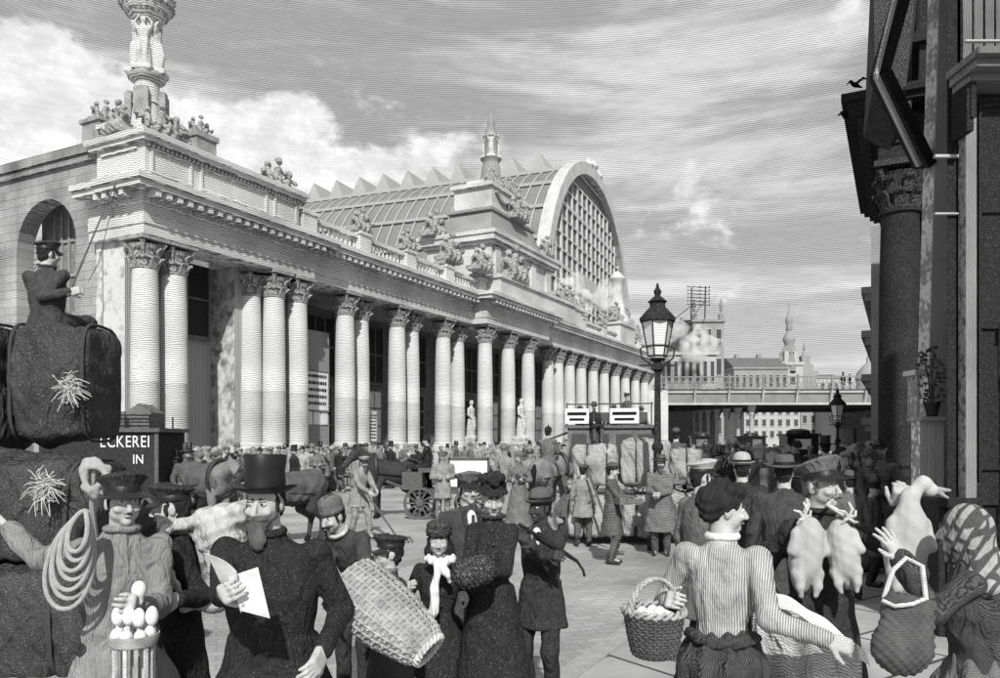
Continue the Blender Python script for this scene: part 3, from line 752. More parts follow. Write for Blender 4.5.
# posters pasted on the loggia
def poster(t, s, w_, z0, z1, rows, label, parent=None):
    b = MB(); b.box(-w_/2, w_/2, -.03, 0, z0, z1)
    root = b.build('poster', M['poster']); root.location = O+dv*t+nv*s; root.rotation_euler = (0, 0, DIR); tag(root, label, 'poster')
    f = MB(); 
    for x in (-w_/2-.07, w_/2): f.box(x, x+.07, -.06, 0, z0-.07, z1+.07)
    for z in (z0-.07, z1): f.box(-w_/2, w_/2, -.055, 0, z, z+.07)
    f.build('frame', M['mid_wood'], root)
    r = random.Random(int(t*10)); h = (z1-z0)/(rows+.6)
    for i in range(rows):
        x = MB(); z = z1-h*(i+.85); a = -w_*.42
        while a < w_*.40:
            l = r.uniform(.05, .16); x.box(a, min(a+l, w_*.42), -.045, -.028, z, z+h*.45); a += l+.05
        x.build('line_of_print', M['ink'], root)
tp = tpx(318, .9); poster(tp, .95, 1.55, zpx(410, tp, .9), zpx(372, tp, .9), 5, 'large white printed notice with rows of lettering between the columns', None)
pb = MB(); pb.box(tp-.95, tp+.95, 1.0, 1.3, 0, 7.2); put('poster_panel', pb, 'stone_d')
pq = MB(); 
for k in range(3): 
    for j in range(2): pq.box(tp-.8+k*.56, tp-.8+k*.56+.46, .95, 1.02, 2.7+j*.75, 2.7+j*.75+.66)
put('pane', pq, 'poster')
tp = tpx(372, .6); poster(tp, .55, .62, 1.9, zpx(416, tp, .6), 7, 'narrow white notice on a post beside the fluted pair of columns')
pb = MB(); pb.box(tp-.42, tp+.42, .6, .95, 0, zpx(411, tp, .6)); put('poster_panel', pb, 'stone')
tp = tpx(338, 2.0)

# ------------------------------------------------------------------ the train shed behind
G0 = Vector((4.4, 76, 0)); W2 = 19.5; sd2 = Vector((.359, .933, 0))
sh = empty('train_shed', G0+sd2*W2, math.atan2(.933, .359), 'great arched iron and glass train shed rising behind the station front', 'train shed')
ZB, ZP = 8.0, 33.9; ZSP = 17.0
def shed_arch(n, k=1.0):
    out = [(-W2*k, ZB)]
    for i in range(n+1):
        a = PI-PI*i/n; c, s = math.cos(a), math.sin(a)
        out.append((W2*k*math.copysign(abs(c)**.95, c), ZSP+(ZP-ZSP)*k*(abs(s)**1.18)))
    return out+[(W2*k, ZB)]
LS = 80
arch = shed_arch(26)
r = MB(); n = len(arch)
vs_ = [(x, 0.3, z) for x, z in arch]+[(x, LS, z) for x, z in arch]+[(x*.985, 0.3, z-.2) for x, z in arch]+[(x*.985, LS, z-.2) for x, z in arch]
fs_ = [(i, i+1, n+i+1, n+i) for i in range(n-1)]+[(2*n+i, 3*n+i, 3*n+i+1, 2*n+i+1) for i in range(n-1)]+[(i, 2*n+i, 2*n+i+1, i+1) for i in range(n-1)]
r._add(vs_, fs_); r.build('roof', M['roof_glass'], sh, True)
rb = MB()
for k in range(58):
    y = .8+k*1.36; pts = [(x*1.006, y, z+.06) for x, z in arch[1:-1:1]]
    for p0, p1 in zip(pts, pts[1:]): rb.bar(p0, p1, .13, .16, up=(0, 1, 0))
rb.build('roof_ribs', M['roof_rib'], sh)
pu = MB()
for i in (4, 6, 8, 10, 12):
    x, z = arch[i]; pu.box(x*1.012-.12, x*1.012+.12, .3, LS, z-.02, z+.3)
pu.build('purlins', M['roof_rib'], sh)
mon = MB(); mon.box(-2.3, 2.3, 2.0, LS, ZP-1.2, ZP+.15); mon.prism([(0, 0), (0, .01), (0, .02)], 0, 0) if False else None
mon.build('ridge_deck', M['roof_rib'], sh)
for k in range(19):
    y = 4+k*3.5; s_ = MB()
    s_._add([(-4.2, y, ZP-1.4), (-4.2, y+3.6, ZP-1.4), (-3.9, y+1.8, ZP+2.3), (4.0, y, ZP-1.4), (4.0, y+3.6, ZP-1.4), (3.9, y+1.8, ZP+2.3)], [(0, 2, 1), (3, 4, 5), (0, 3, 5, 2), (1, 2, 5, 4), (0, 1, 4, 3)])
    s_.build('skylight', M['skylight'], sh)
# the glazed gable
gb = MB(); inner = shed_arch(26, .95); vs_ = [(x, .55, z) for x, z in inner]+[(x, .75, z) for x, z in inner]; n = len(inner)
gb._add(vs_, [tuple(range(n)), tuple(range(2*n-1, n-1, -1))]+[(i, i+n, (i+1) % n+n, (i+1) % n) for i in range(n)])
gb.build('gable_glass', M['gable_glass'], sh)
ri = MB(); big = shed_arch(26, 1.03)
for i in range(n-1):
    a, b, c, d = inner[i], inner[i+1], big[i+1], big[i]
    ri._add([(p[0], y, p[1]) for y in (-.3, 1.0) for p in (a, b, c, d)], [(3, 2, 1, 0), (4, 5, 6, 7), (0, 1, 5, 4), (1, 2, 6, 5), (2, 3, 7, 6), (3, 0, 4, 7)])
ri.build('gable_rim', M['shed_iron'], sh)
ba = MB()
def half_w(z):
    best = 0
    for (xa, za), (xb, zb) in zip(inner, inner[1:]):
        if xa <= 0 and min(za, zb) <= z <= max(za, zb) and abs(zb-za) > 1e-6: best = max(best, -(xa+(xb-xa)*(z-za)/(zb-za)))
    return best
for k in range(-8, 9):
    x = k*2.1
    zt = max([z for z in [ZSP+i*.2 for i in range(70)] if half_w(z) > abs(x)] or [ZSP])
    ba.box(x-(.18 if k % 3 == 0 else .08), x+(.18 if k % 3 == 0 else .08), .3, .54, ZB, zt)
for i in range(14):
    z = 12+i*1.7; hw_ = half_w(z)
    if hw_ > .5: ba.box(-hw_, hw_, .34, .5, z-(.2 if i % 4 == 1 else .09), z+(.2 if i % 4 == 1 else .09))
ba.build('glazing_bars', M['shed_iron'], sh)
bo = MB(); bo.box(-7, 6.5, .1, .3, 18.6, 21.0); bo.build('name_board', M['shed_iron'], sh)
ros = MB()
for x in (-2.2, 2.2, 0): ros.lathe([(0.05, -.6), (.55, -.3), (.7, 0), (.55, .3), (.1, .9)], 10, c=(x, .2, ZP+(.5 if x else 1.0)))
ros.build('crest', M['shed_iron'], sh, True)
def P0(px, Y, z=0.0): return Vector((gx(px, Y), Y, z))
def zat(py, Y): return EYE+(HZ-py)/F*Y
# ------------------------------------------------------------------ the railway bridge
YB = 84.0; BX0, BX1 = gx(655, YB), gx(900, YB)+6
br = empty('railway_bridge', (BX0, YB, 0), math.radians(-2), 'iron railway bridge with lattice parapet crossing the street behind the lamp', 'bridge')
LB = BX1-BX0; DB = 24.0
def bput(n, mb, m, sm=False): return mb.build(n, M[m], br, sm)
b = MB(); b.box(0, LB, 0, .35, 5.75, 7.1); bput('girder', b, 'bridge_iron'); b = MB(); b.box(0, LB, DB-.35, DB, 5.75, 7.1); bput('girder', b, 'bridge_iron')
b = MB(); b.box(-.1, LB, -.22, -.004, 7.0, 7.3); b.box(-.1, LB, -.14, -.004, 5.72, 5.95); b.box(-.1, LB, -.3, .5, 7.3, 7.42); bput('girder_flange', b, 'bridge_col')
b = MB(); b.box(0, LB, .36, DB-.36, 6.6, 7.25)
for k in range(20): b.box(0, LB, .8+k*1.15, 1.1+k*1.15, 5.8, 6.6)
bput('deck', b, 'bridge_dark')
b = MB()
for k in range(int(LB/3.6)+1):
    b = MB(); x = .6+k*3.6; b.box(x-.1, x+.1, -.16, 0, 5.96, 6.99); b._add([(x-.1, -.15, 5.95), (x+.1, -.15, 5.95), (x+.1, -.7, 7.29), (x-.1, -.7, 7.29), (x-.1, -.15, 7.29), (x+.1, -.15, 7.29)], [(0, 1, 2, 3), (0, 3, 4), (1, 5, 2), (3, 2, 5, 4), (0, 4, 5, 1)]); bput('bracket', b, 'bridge_col')
b = MB(); b.box(0, LB, -.62, -.54, 8.62, 8.74); b.box(0, LB, -.62, -.54, 7.5, 7.58); b.box(0, LB, -.615, -.555, 8.1, 8.14)
for k in range(int(LB/.42)):
    x = k*.42; b.bar((x, -.58, 7.56), (x+.42, -.58, 8.1), .05); b.bar((x+.42, -.585, 7.56), (x, -.585, 8.1), .05); b.box(x-.03, x+.03, -.6, -.56, 8.14, 8.62)
bput('railing', b, 'bridge_iron')
b = MB()
for k in range(int(LB/3.6)+1): b = MB(); b.box(.5+k*3.6, .68+k*3.6, -.68, -.5, 7.42, 8.95); bput('railing_post', b, 'bridge_iron')
b = MB(); b.box(-1.2, 1.3, -.6, DB, 0, 7.28); bput('abutment', b, 'stone')
b = MB(); b.box(LB-3.5, LB+1, -.5, DB, 0, 5.74); bput('abutment', b, 'stone_d')
for i, (px, dy) in enumerate(((684, 20.0), (690, 11.5), (697, 10), (705, 8.4), (714, 6.8), (724, 5.2), (736, 3.4), (750, 1.2))):
    y = YB+dy; x = gx(px, y)-BX0
    c = MB(); c.lathe([(.45, 0), (.45, .5), (.3, .6), (.24, 1.4), (.21, 4.6), (.34, 4.75), (.3, 4.9), (.5, 5.5), (.5, 5.72)], 10, c=(x, dy, 0)); bput('bridge_column', c, 'far_pale', True)
    a = MB()
    for q0, q1 in zip(arc((x+.2, dy, 4.4), 1.6, PI, PI/2, 6), arc((x+.2, dy, 4.4), 1.6, PI, PI/2, 6)[1:]): a.bar(q0+Vector((1.6, 0, -.1)), q1+Vector((1.6, 0, -.1)), .16, .2)
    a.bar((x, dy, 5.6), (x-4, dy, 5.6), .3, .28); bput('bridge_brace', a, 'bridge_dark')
# ------------------------------------------------------------------ houses beyond
def house(name, px0, px1, Y, ztop, depth, m, label, rows, ncol, roof=None, cat='building', z0w=2.0, wh=.55):
    x0, x1 = gx(px0, Y), gx(px1, Y); W = x1-x0
    o = empty(name, (x0, Y, 0), 0, label, cat)
    b = MB(); b.box(0, W, 0, depth, 0, ztop); b.build('wall', M[m], o)
    c = MB(); c.box(-.3, W+.3, -.3, depth+.3, ztop, ztop+.35)
    c.build('cornice', M[m], o)
    fh = (ztop-z0w)/rows; cw = W/ncol
    for i in range(rows):
        for j in range(ncol):
            x = cw*(j+.5); z = z0w+fh*(i+.2); ww = cw*.24
            f = MB(); f.box(x-ww-.08, x+ww+.08, -.10, .0, z+fh*wh, z+fh*wh+.18); f.box(x-ww-.08, x+ww+.08, -.14, 0, z-.14, z); f.box(x-ww-.08, x-ww, -.07, 0, z, z+fh*wh); f.box(x+ww, x+ww+.08, -.07, 0, z, z+fh*wh)
            fo = f.build('window', M['far_pale'], o)
            p = MB(); p.box(x-ww, x+ww, -.04, .0, z, z+fh*wh); p.build('pane', M['far_win'], fo)
    if roof:
        r = MB(); r.prism([(-.3, ztop+.35), (depth+.3, ztop+.35), (depth*.5+1, ztop+.35+roof), (depth*.5-1, ztop+.35+roof)], -.2, W+.2)
        ro_ = r.build('roof', M['far_roof'], o)
        ch = MB()
        for k in (.2, .62): ch.box(W*k, W*k+.8, depth*.5-.5, depth*.5+.5, ztop+.3, ztop+roof+1.2)
        ch.build('chimney', M['far_wall'], ro_)
    return o
house('town_house', 744, 800, 140, zat(405, 140), 12, 'far_pale', 'pale house seen under the bridge behind the cabs', 3, 7)
house('town_house', 800.5, 842, 150, zat(398, 150), 12, 'far_wall', 'greyer house under the bridge behind the street lamp', 3, 5)
house('town_house', 842.5, 905, 138, zat(404, 138), 12, 'far_pale', 'pale house under the bridge beside the big dark column', 3, 6)
hs = house('corner_block', 693, 724, 125, zat(322, 125), 26, 'far_wall', 'tall flat-topped block above the bridge with a wire frame on its roof', 4, 3, 1.5)
# its long right-hand side runs back along the street
sd_ = MB(); W_ = gx(724, 125)-gx(693, 125)
for i in range(4):
    for j in range(5):
        z = 8+i*3.3; y = 2+j*4.6; sd_.box(W_, W_+.05, y, y+1.5, z, z+2.0)
sd_.build('side_windows', M['far_win'], hs)
pn_ = MB(); zt_ = zat(322, 125)
for x, y in ((.2, .2), (W_-.4, .2), (W_-.4, 24)): pn_ = MB(); pn_.lathe([(.5, 0), (.5, .9), (.2, 1.2), (.35, 2.4), (.1, 3.4)], 8, c=(x, y, zt_+.35)); pn_.build('roof_statue', M['far_wall'], hs)
tf = empty('telegraph_frame', P0(691, 124, zt_+.35), 0, 'spindly telegraph wire frame standing on the flat-topped block', 'telegraph frame')
b = MB(); h_ = zat(287, 124)-zt_-.35
for x in (0, 2.2): b.bar((x, 0, -.01), (x+.1, 0, h_), .16); 
b.bar((0, 0, 0), (2.2, 0, h_*.55), .1); b.bar((-2.6, 0, 0), (0, 0, h_*.4), .12); b.build('mast', M['iron_fine'], tf)
for k in range(6):
    c = MB(); z = h_*(.42+.11*k); c.bar((-.6, 0, z+.2), (3.0, 0, z), .1)
    for x in (-.5, .4, 1.4, 2.3, 2.9): c.lathe([(.06, 0), (.1, .1), (.03, .28)], 5, c=(x, 0, z+.08))
    c.build('cross_arm', M['iron_fine'], tf)
sb = house('signal_cabin', 665, 716, 101, zat(355, 101), 7, 'far_pale', 'low pale cabin with a band of windows standing over the bridge', 1, 7, None, 'cabin', zat(388, 101), .6)
house('town_house', 734, 788, 165, zat(369, 165), 14, 'far_wall', 'long low roofed house above the bridge, left of the church tower', 3, 8, 2.6)
house('town_house', 798, 840, 185, zat(378, 185), 12, 'far_pale', 'low pale house above the bridge, right of the church tower', 3, 6, .8)
ct = empty('church_tower', P0(789, 170), 0, 'ornate baroque church tower with a bulbous spire above the bridge', 'church tower')
k_ = 170/F
def zt2(py): return zat(py, 170)
b = MB(); b.box(-2.2, 2.2, -2.2, 2.2, 0, zt2(366)); b.box(-2.5, 2.5, -2.5, 2.5, zt2(366), zt2(363)); b.box(-1.5, 1.5, -1.5, 1.5, zt2(363), zt2(352)); b.build('tower_wall', M['far_pale'], ct)
b = MB(); b.lathe([(3.0, zt2(372)), (2.4, zt2(362)), (1.7, zt2(352)), (1.3, zt2(346))], 4); b.build('gable_scrolls', M['far_wall'], ct)
b = MB(); b.lathe([(1.0, zt2(352)), (.95, zt2(344)), (1.3, zt2(341)), (1.3, zt2(338)), (.8, zt2(334)), (.5, zt2(331)), (.75, zt2(329)), (.5, zt2(325)), (.8, zt2(322)), (.75, zt2(319)), (.35, zt2(314)), (.16, zt2(311)), (.1, zt2(303))], 12); b.build('spire', M['far_wall'], ct, True)
b = MB(); 
for z in (zt2(385), zt2(374), zt2(358)): b.box(-.6, .6, -2.26, -2.2 if z < zt2(364) else -1.55, z, z+1.6) if z < zt2(364) else b.box(-.5, .5, -1.56, -1.5, z, z+1.2)
b.build('belfry_window', M['far_win'], ct)
gs = empty('stepped_gable', P0(806, 172), 0, 'small pointed gable with a finial beside the church tower', 'gable')
b = MB()
for w_, z0, z1 in ((2.4, 0, zat(372, 172)), (1.6, zat(372, 172), zat(364, 172)), (.9, zat(364, 172), zat(356, 172))): b.box(-w_, w_, 0, 2, z0, z1)
b.build('wall', M['far_wall'], gs)
b = MB(); b.lathe([(.7, zat(356, 172)), (.2, zat(350, 172)), (.35, zat(348, 172)), (.05, zat(340, 172))], 8, c=(0, 1, 0)); b.build('finial', M['far_wall'], gs)
dm = empty('domed_turret', P0(869, 150), 0, 'little domed turret with a needle beyond the bridge beside the column', 'turret')
b = MB(); b.lathe([(2.3, 0), (2.3, zat(380, 150)), (2.6, zat(379, 150)), (2.2, zat(373, 150)), (1.2, zat(366, 150)), (.5, zat(363, 150)), (.5, zat(358, 150)), (.2, zat(355, 150)), (.08, zat(340, 150))], 12); b.build('dome', M['far_wall'], dm, True)
# steam from the engines: lumpy white masses in the air
def steam(label, px, py, Y, rx, rz, n, seed, name='steam'):
    r = random.Random(seed); s = SDF(rx*.055); c = at(px, py, Y)
    for i in range(n):
        a = r.uniform(-1, 1); h = r.uniform(-1, 1)*math.sqrt(max(0.05, 1-a*a)); q = r.uniform(.12, .30)*(1.15-abs(a)*.5)
        s.ell((a*rx*.8, r.uniform(-.5, .5)*rx, h*rz*.7), (rx*q, rx*q, rx*q*.8), rx*.06)
    o = s.build(name, M['steam'], None, lambda V: rx*.022*(np.sin(V[:, 0]*6/rx*3+np.sin(V[:, 2]*15/rx))+np.sin(V[:, 2]*22/rx+V[:, 1]*11/rx)), relax=1)
    o.location = c; return tag(o, label, 'steam', None, 'thing')
steam('white puff of engine steam in front of the great glazed gable', 582, 298, 73.5, 4.2, 2.4, 34, 4)
steam('bank of white steam rolling over the cabin above the bridge', 690, 343, 97, 5.0, 2.3, 36, 9)

# ------------------------------------------------------------------ street lamps
def lamp(name, X, Y, H, k, label):
    o = empty(name, (X, Y, ground_z(X, Y)), 0, label, 'street lamp', None)
    zb = H-1.45*k
    b = MB(); b.lathe([(.20*k, 0), (.20*k, .25*k), (.15*k, .3*k), (.14*k, .9*k), (.17*k, .95*k), (.09*k, 1.05*k), (.075*k, 1.9*k), (.11*k, 1.95*k), (.11*k, 2.02*k), (.07*k, 2.08*k), (.055*k, zb-.25*k), (.12*k, zb-.2*k), (.12*k, zb-.12*k), (.06*k, zb-.06*k), (.16*k, zb)], 12)
    b.build('post', M['iron'], o, True)
    b = MB(); b.bar((-.36*k, 0, zb-.12*k), (.36*k, 0, zb-.12*k), .03*k)
    for sx in (-1, 1): b.tube([(sx*.13*k, 0, zb-.1*k), (sx*.30*k, 0, zb+.02*k), (sx*.33*k, 0, zb+.2*k), (sx*.26*k, 0, zb+.24*k)], .018*k, 6)
    b.build('cross_bar', M['iron'], o)
    b = MB(); b.lathe([(.16*k, zb+.02*k), (.17*k, zb+.08*k), (.29*k, zb+.70*k)], 6); b.lathe([(.29*k, zb+.70*k), (.30*k, zb+.72*k)], 6)
    g_ = b.build('glass', M['lantern_glass'], o)
    b = MB()
    for i in range(6):
        a = 2*PI*i/6; b.bar((.175*k*math.cos(a), .175*k*math.sin(a), zb+.04*k), (.30*k*math.cos(a), .30*k*math.sin(a), zb+.72*k), .022*k)
    for z, r in ((zb+.06*k, .18*k), (zb+.72*k, .31*k), (zb+.25*k, .215*k)): b.tube([(r*math.cos(2*PI*i/6), r*math.sin(2*PI*i/6), z) for i in range(6)], .014*k, 5, closed=True)
    b.build('frame', M['iron'], g_)
    b = MB(); b.lathe([(.34*k, zb+.72*k), (.35*k, zb+.78*k), (.20*k, zb+.95*k), (.15*k, zb+1.0*k), (.15*k, zb+1.08*k), (.19*k, zb+1.1*k), (.10*k, zb+1.18*k), (.05*k, zb+1.22*k), (.08*k, zb+1.3*k), (.04*k, zb+1.36*k), (.015*k, zb+1.46*k)], 12)
    b.build('cap', M['iron'], o, True)
    b = MB(); b.lathe([(.03*k, zb+.05*k), (.03*k, zb+.35*k), (.055*k, zb+.42*k), (.01*k, zb+.5*k)], 8); b.build('burner', M['iron_fine'], o)
    return o
lamp('street_lamp', gx(657.5, 13.8), 13.8, EYE+(440-277)/F*13.8-.12, .92, 'tall black gas street lamp with a six-sided lantern standing by the bale waggon')
lamp('street_lamp', gx(837.5, 24), 24, EYE+(440-388)/F*24-.12, .72, 'short gas street lamp near the bridge, beside the top-hatted coachman')

# ------------------------------------------------------------------ portico on the right, coloured dark to stand for shade
YC = 16.0; RX = gx(900, YC)
ro_ = Vector((RX, YC, PAVE))
pt = empty('portico', ro_, DIR, 'sooty black portico with one great column and a heavy bracketed cornice', 'portico')
def qput(n, mb, m, parent=None, sm=False): return mb.build(n, M[m], parent or pt, sm)
c = MB(); c.box(-.66, .66, -.66, .66, 0, .75); c.box(-.60, .60, -.60, .60, .75, 1.05); c.lathe([(.60, 1.05), (.62, 1.12), (.58, 1.2), (.50, 1.24), (.54, 1.32), (.48, 1.42), (.41, 1.46), (.41, 2.8), (.39, 5.0), (.355, 6.42), (.41, 6.44), (.41, 6.5), (.37, 6.52)], 26)
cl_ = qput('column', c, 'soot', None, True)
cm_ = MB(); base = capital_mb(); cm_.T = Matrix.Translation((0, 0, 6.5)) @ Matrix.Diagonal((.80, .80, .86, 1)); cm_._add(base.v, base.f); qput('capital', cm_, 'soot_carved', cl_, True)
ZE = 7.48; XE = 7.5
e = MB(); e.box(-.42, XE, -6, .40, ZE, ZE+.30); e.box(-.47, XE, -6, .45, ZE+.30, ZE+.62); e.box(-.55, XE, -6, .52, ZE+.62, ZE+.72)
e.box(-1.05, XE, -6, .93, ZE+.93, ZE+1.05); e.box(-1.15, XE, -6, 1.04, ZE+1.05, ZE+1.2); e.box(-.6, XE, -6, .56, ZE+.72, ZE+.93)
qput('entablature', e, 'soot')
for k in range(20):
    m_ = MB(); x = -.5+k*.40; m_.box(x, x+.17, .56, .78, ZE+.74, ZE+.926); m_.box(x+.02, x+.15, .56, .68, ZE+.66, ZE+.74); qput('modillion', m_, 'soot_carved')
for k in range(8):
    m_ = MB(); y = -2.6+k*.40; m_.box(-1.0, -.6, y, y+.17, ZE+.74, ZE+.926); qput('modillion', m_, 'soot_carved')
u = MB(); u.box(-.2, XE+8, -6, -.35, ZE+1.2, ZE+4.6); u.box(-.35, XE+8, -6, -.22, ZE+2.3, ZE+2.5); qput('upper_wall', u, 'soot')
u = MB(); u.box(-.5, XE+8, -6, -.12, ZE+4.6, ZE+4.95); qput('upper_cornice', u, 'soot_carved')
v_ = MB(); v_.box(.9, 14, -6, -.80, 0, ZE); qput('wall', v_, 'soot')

# farther along the same side: another carved house front peeping past the column
fs = empty('carved_house', ro_+dv*19, DIR, 'narrow strip of carved house front visible past the black column', 'house')
b = MB(); b.box(0, 20, -6, 1.1, 0, 11); b.build('wall', M['stone_d'], fs)
for z in (2.5, 4.4, 6.3, 8.2):
    b = MB(); b.box(.5, 19, 1.1, 1.5, z, z+.3); b.box(.6, 18.8, 1.1, 1.35, z-.3, z); b.build('string_course', M['stone_d'], fs)

# ------------------------------------------------------------------ wooden shop front on the right, close by
YS = 7.2
shp = empty('shop_front', P0(960, YS), 0, 'dark timber shop front with pale window posts at the right-hand edge', 'shop front')
X0 = gx(960, YS)
def sput(n, mb, m, parent=None, bev=0.004): return mb.build(n, M[m], parent or shp, False, bev)
def sx(px, Y=YS): return gx(px, Y)-X0
def ray_box(px0, px1, Ya, Yb, z0, z1):      # a wall running straight back from the shop front
    bb = MB(); f = lambda px, Y: (gx(px, Y)-X0, Y-YS)
    A, B_, C_, D_ = f(px0, Ya), f(px1, Ya), f(px1+8, Yb), f(px0+4, Yb)
    bb._add([(*A, z0), (*B_, z0), (*C_, z0), (*D_, z0), (*A, z1), (*B_, z1), (*C_, z1), (*D_, z1)], [(3, 2, 1, 0), (4, 5, 6, 7), (0, 1, 5, 4), (1, 2, 6, 5), (2, 3, 7, 6), (3, 0, 4, 7)]); return bb
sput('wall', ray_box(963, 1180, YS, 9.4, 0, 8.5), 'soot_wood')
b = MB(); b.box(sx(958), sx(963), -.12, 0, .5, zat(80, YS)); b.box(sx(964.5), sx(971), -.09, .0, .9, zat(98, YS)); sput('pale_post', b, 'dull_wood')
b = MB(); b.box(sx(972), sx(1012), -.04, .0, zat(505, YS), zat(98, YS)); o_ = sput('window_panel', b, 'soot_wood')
b = MB(); b.box(sx(1030), sx(1115), -.04, 0, 1.0, 3.4); ow_ = sput('shop_window', b, 'dark_win')
b = MB()
for a, c in ((1022, 1030), (1069, 1073), (1115, 1123)): b.box(sx(a), sx(c), -.08, -.0, .9, 3.5)
for z in (.9, 2.4, 3.4): b.box(sx(1030), sx(1115), -.075, -.0, z, z+.1)
sput('window_frame', b, 'dull_wood', ow_)
b = MB(); 
for a, c in ((974, 977), (1002, 1005)): b.box(sx(a), sx(c), -.075, -.04, zat(480, YS), zat(105, YS))
for y in (470, 330, 215, 110): b.box(sx(977), sx(1002), -.07, -.04, zat(y, YS), zat(y-4, YS))
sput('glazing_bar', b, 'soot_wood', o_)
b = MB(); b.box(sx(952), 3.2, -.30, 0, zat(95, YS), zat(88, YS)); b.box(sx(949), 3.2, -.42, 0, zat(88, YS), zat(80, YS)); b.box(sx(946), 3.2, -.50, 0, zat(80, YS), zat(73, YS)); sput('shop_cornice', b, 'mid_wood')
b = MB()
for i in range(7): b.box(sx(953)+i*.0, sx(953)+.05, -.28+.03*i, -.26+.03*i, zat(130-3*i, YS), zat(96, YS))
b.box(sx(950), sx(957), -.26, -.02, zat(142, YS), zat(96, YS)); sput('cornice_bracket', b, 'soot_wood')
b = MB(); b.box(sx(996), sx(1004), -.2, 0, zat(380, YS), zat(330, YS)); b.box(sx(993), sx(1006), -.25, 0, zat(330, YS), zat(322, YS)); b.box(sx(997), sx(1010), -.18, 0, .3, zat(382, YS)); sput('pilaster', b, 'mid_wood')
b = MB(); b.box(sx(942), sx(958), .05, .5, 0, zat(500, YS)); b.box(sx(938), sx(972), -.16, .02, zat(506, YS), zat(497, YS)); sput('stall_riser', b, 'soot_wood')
b = MB(); b.box(.0, 3.2, -.06, 2.2, 8.5, 8.7)
for i in range(4): b.box(sx(960+11*i), sx(969+11*i), -.05, .0, zat(66, YS), 8.5)
sput('upper_boards', b, 'mid_wood')
b = MB(); b.box(sx(946), sx(990), -.3, -.26, zat(58, YS), zat(56, YS)); sput('iron_tie', b, 'pale_wood')
# recessed return of the shop front running back to the post
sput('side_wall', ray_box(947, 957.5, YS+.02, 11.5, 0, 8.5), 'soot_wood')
b = MB()
for z0, z1 in ((zat(215, YS), zat(213, YS)), (zat(158, YS), zat(155, YS))): b.box(sx(934), sx(958), -.02, .02, z0, z1)
sput('iron_tie', b, 'pale_wood')
# leaning post and braces of an overhanging loft
YPp = 9.0
tb_ = empty('timber_gallery', P0(930, YPp, PAVE), 0, 'weathered timber post with slanting braces holding an overhanging loft', 'timber gallery')
OX = gx(930, YPp)
def wp(px, py, Y): 
    v = at(px, py, Y); return (v.x-OX, v.y-YPp, v.z-PAVE)
b = MB(); b.bar(wp(928, 590, YPp)[:2]+(0,), wp(945.5, -40, YPp), .26, .24, up=(0, 1, 0)); b.build('post', M['pale_wood'], tb_, False, .006)
b = MB(); b.bar(wp(925, 166, YPp-.02), wp(880, 74, YPp-.4), .12, .26, up=(0, 1, 0)); b.bar(wp(880, 74, YPp-.4), wp(909, -30, YPp-.2), .12, .26, up=(0, 1, 0)); b.build('brace', M['soot_wood'], tb_, False, .006)
b = MB(); b.bar(wp(919, 166, YPp-.2), wp(876, 76, YPp-.56), .035, .06, up=(0, 1, 0)); b.bar(wp(876, 76, YPp-.56), wp(902, -30, YPp-.36), .035, .06, up=(0, 1, 0)); b.build('brace_edge', M['pale_wood'], tb_)
b = MB(); b.bar(wp(955, 130, YPp+.6), wp(975, -40, YPp+.6), .16, .2, up=(0, 1, 0)); b.bar(wp(962, 90, YPp+.9), wp(992, -40, YPp+.9), .16, .2, up=(0, 1, 0)); b.bar(wp(933, 300, YPp+.5), wp(944, 60, YPp+.5), .09, .1, up=(0, 1, 0)); b.build('rafter', M['mid_wood'], tb_, False, .006)
b = MB(); q0 = wp(874, 84, 12.5); b._add([(q0[0]+.02, q0[1], q0[2]+.1), (q0[0]+.5, q0[1], q0[2]-.15), (q0[0]+.75, q0[1]+.0, q0[2]+2.4), (q0[0]-.02, q0[1], q0[2]+2.4), (q0[0]+1.0, q0[1]+2.5, q0[2]+.1), (q0[0]+1.5, q0[1]+2.5, q0[2]-.15), (q0[0]+2.0, q0[1]+2.5, q0[2]+2.4), (q0[0]+1.2, q0[1]+2.5, q0[2]+2.4)], [(0, 1, 2, 3), (7, 6, 5, 4), (0, 4, 5, 1), (1, 5, 6, 2), (2, 6, 7, 3), (3, 7, 4, 0)])
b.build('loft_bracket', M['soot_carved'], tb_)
# plank pier with its flower ledge
pr = empty('plank_pier', P0(931, 8.4, PAVE), 0, 'pale plank pier with a small ledge at the foot of the timber post', 'plank pier')
kk = 8.4/F
b = MB(); 
for i in range(3): b.box(-.13+i*.088, -.13+i*.088+.084, -.02, .16, 0, zat(421, 8.4)-PAVE)
b.build('plank', M['plank'], pr, False, .003)
b = MB(); b.box(-.16, .16, -.10, .2, zat(421, 8.4)-PAVE, zat(417, 8.4)-PAVE); b.build('ledge', M['pale_wood'], pr, False, .004)
b = MB(); b.box(-.16, -.13, -.02, .18, zat(417, 8.4)-PAVE, zat(375, 8.4)-PAVE); b.box(-.2, -.11, -.06, .2, zat(375, 8.4)-PAVE, zat(370, 8.4)-PAVE); b.build('ledge_post', M['pale_wood'], pr)
fp = empty('potted_plant', at(932, 417, 8.38), 0, 'leafy plant in a dark pot on the ledge of the plank pier', 'potted plant')
b = MB(); b.lathe([(.05, 0), (.075, .13), (.085, .135), (.085, .165), (.07, .165), (.06, .14)], 14); b.build('pot', M['pot'], fp, True)
b = MB(); r = random.Random(3)
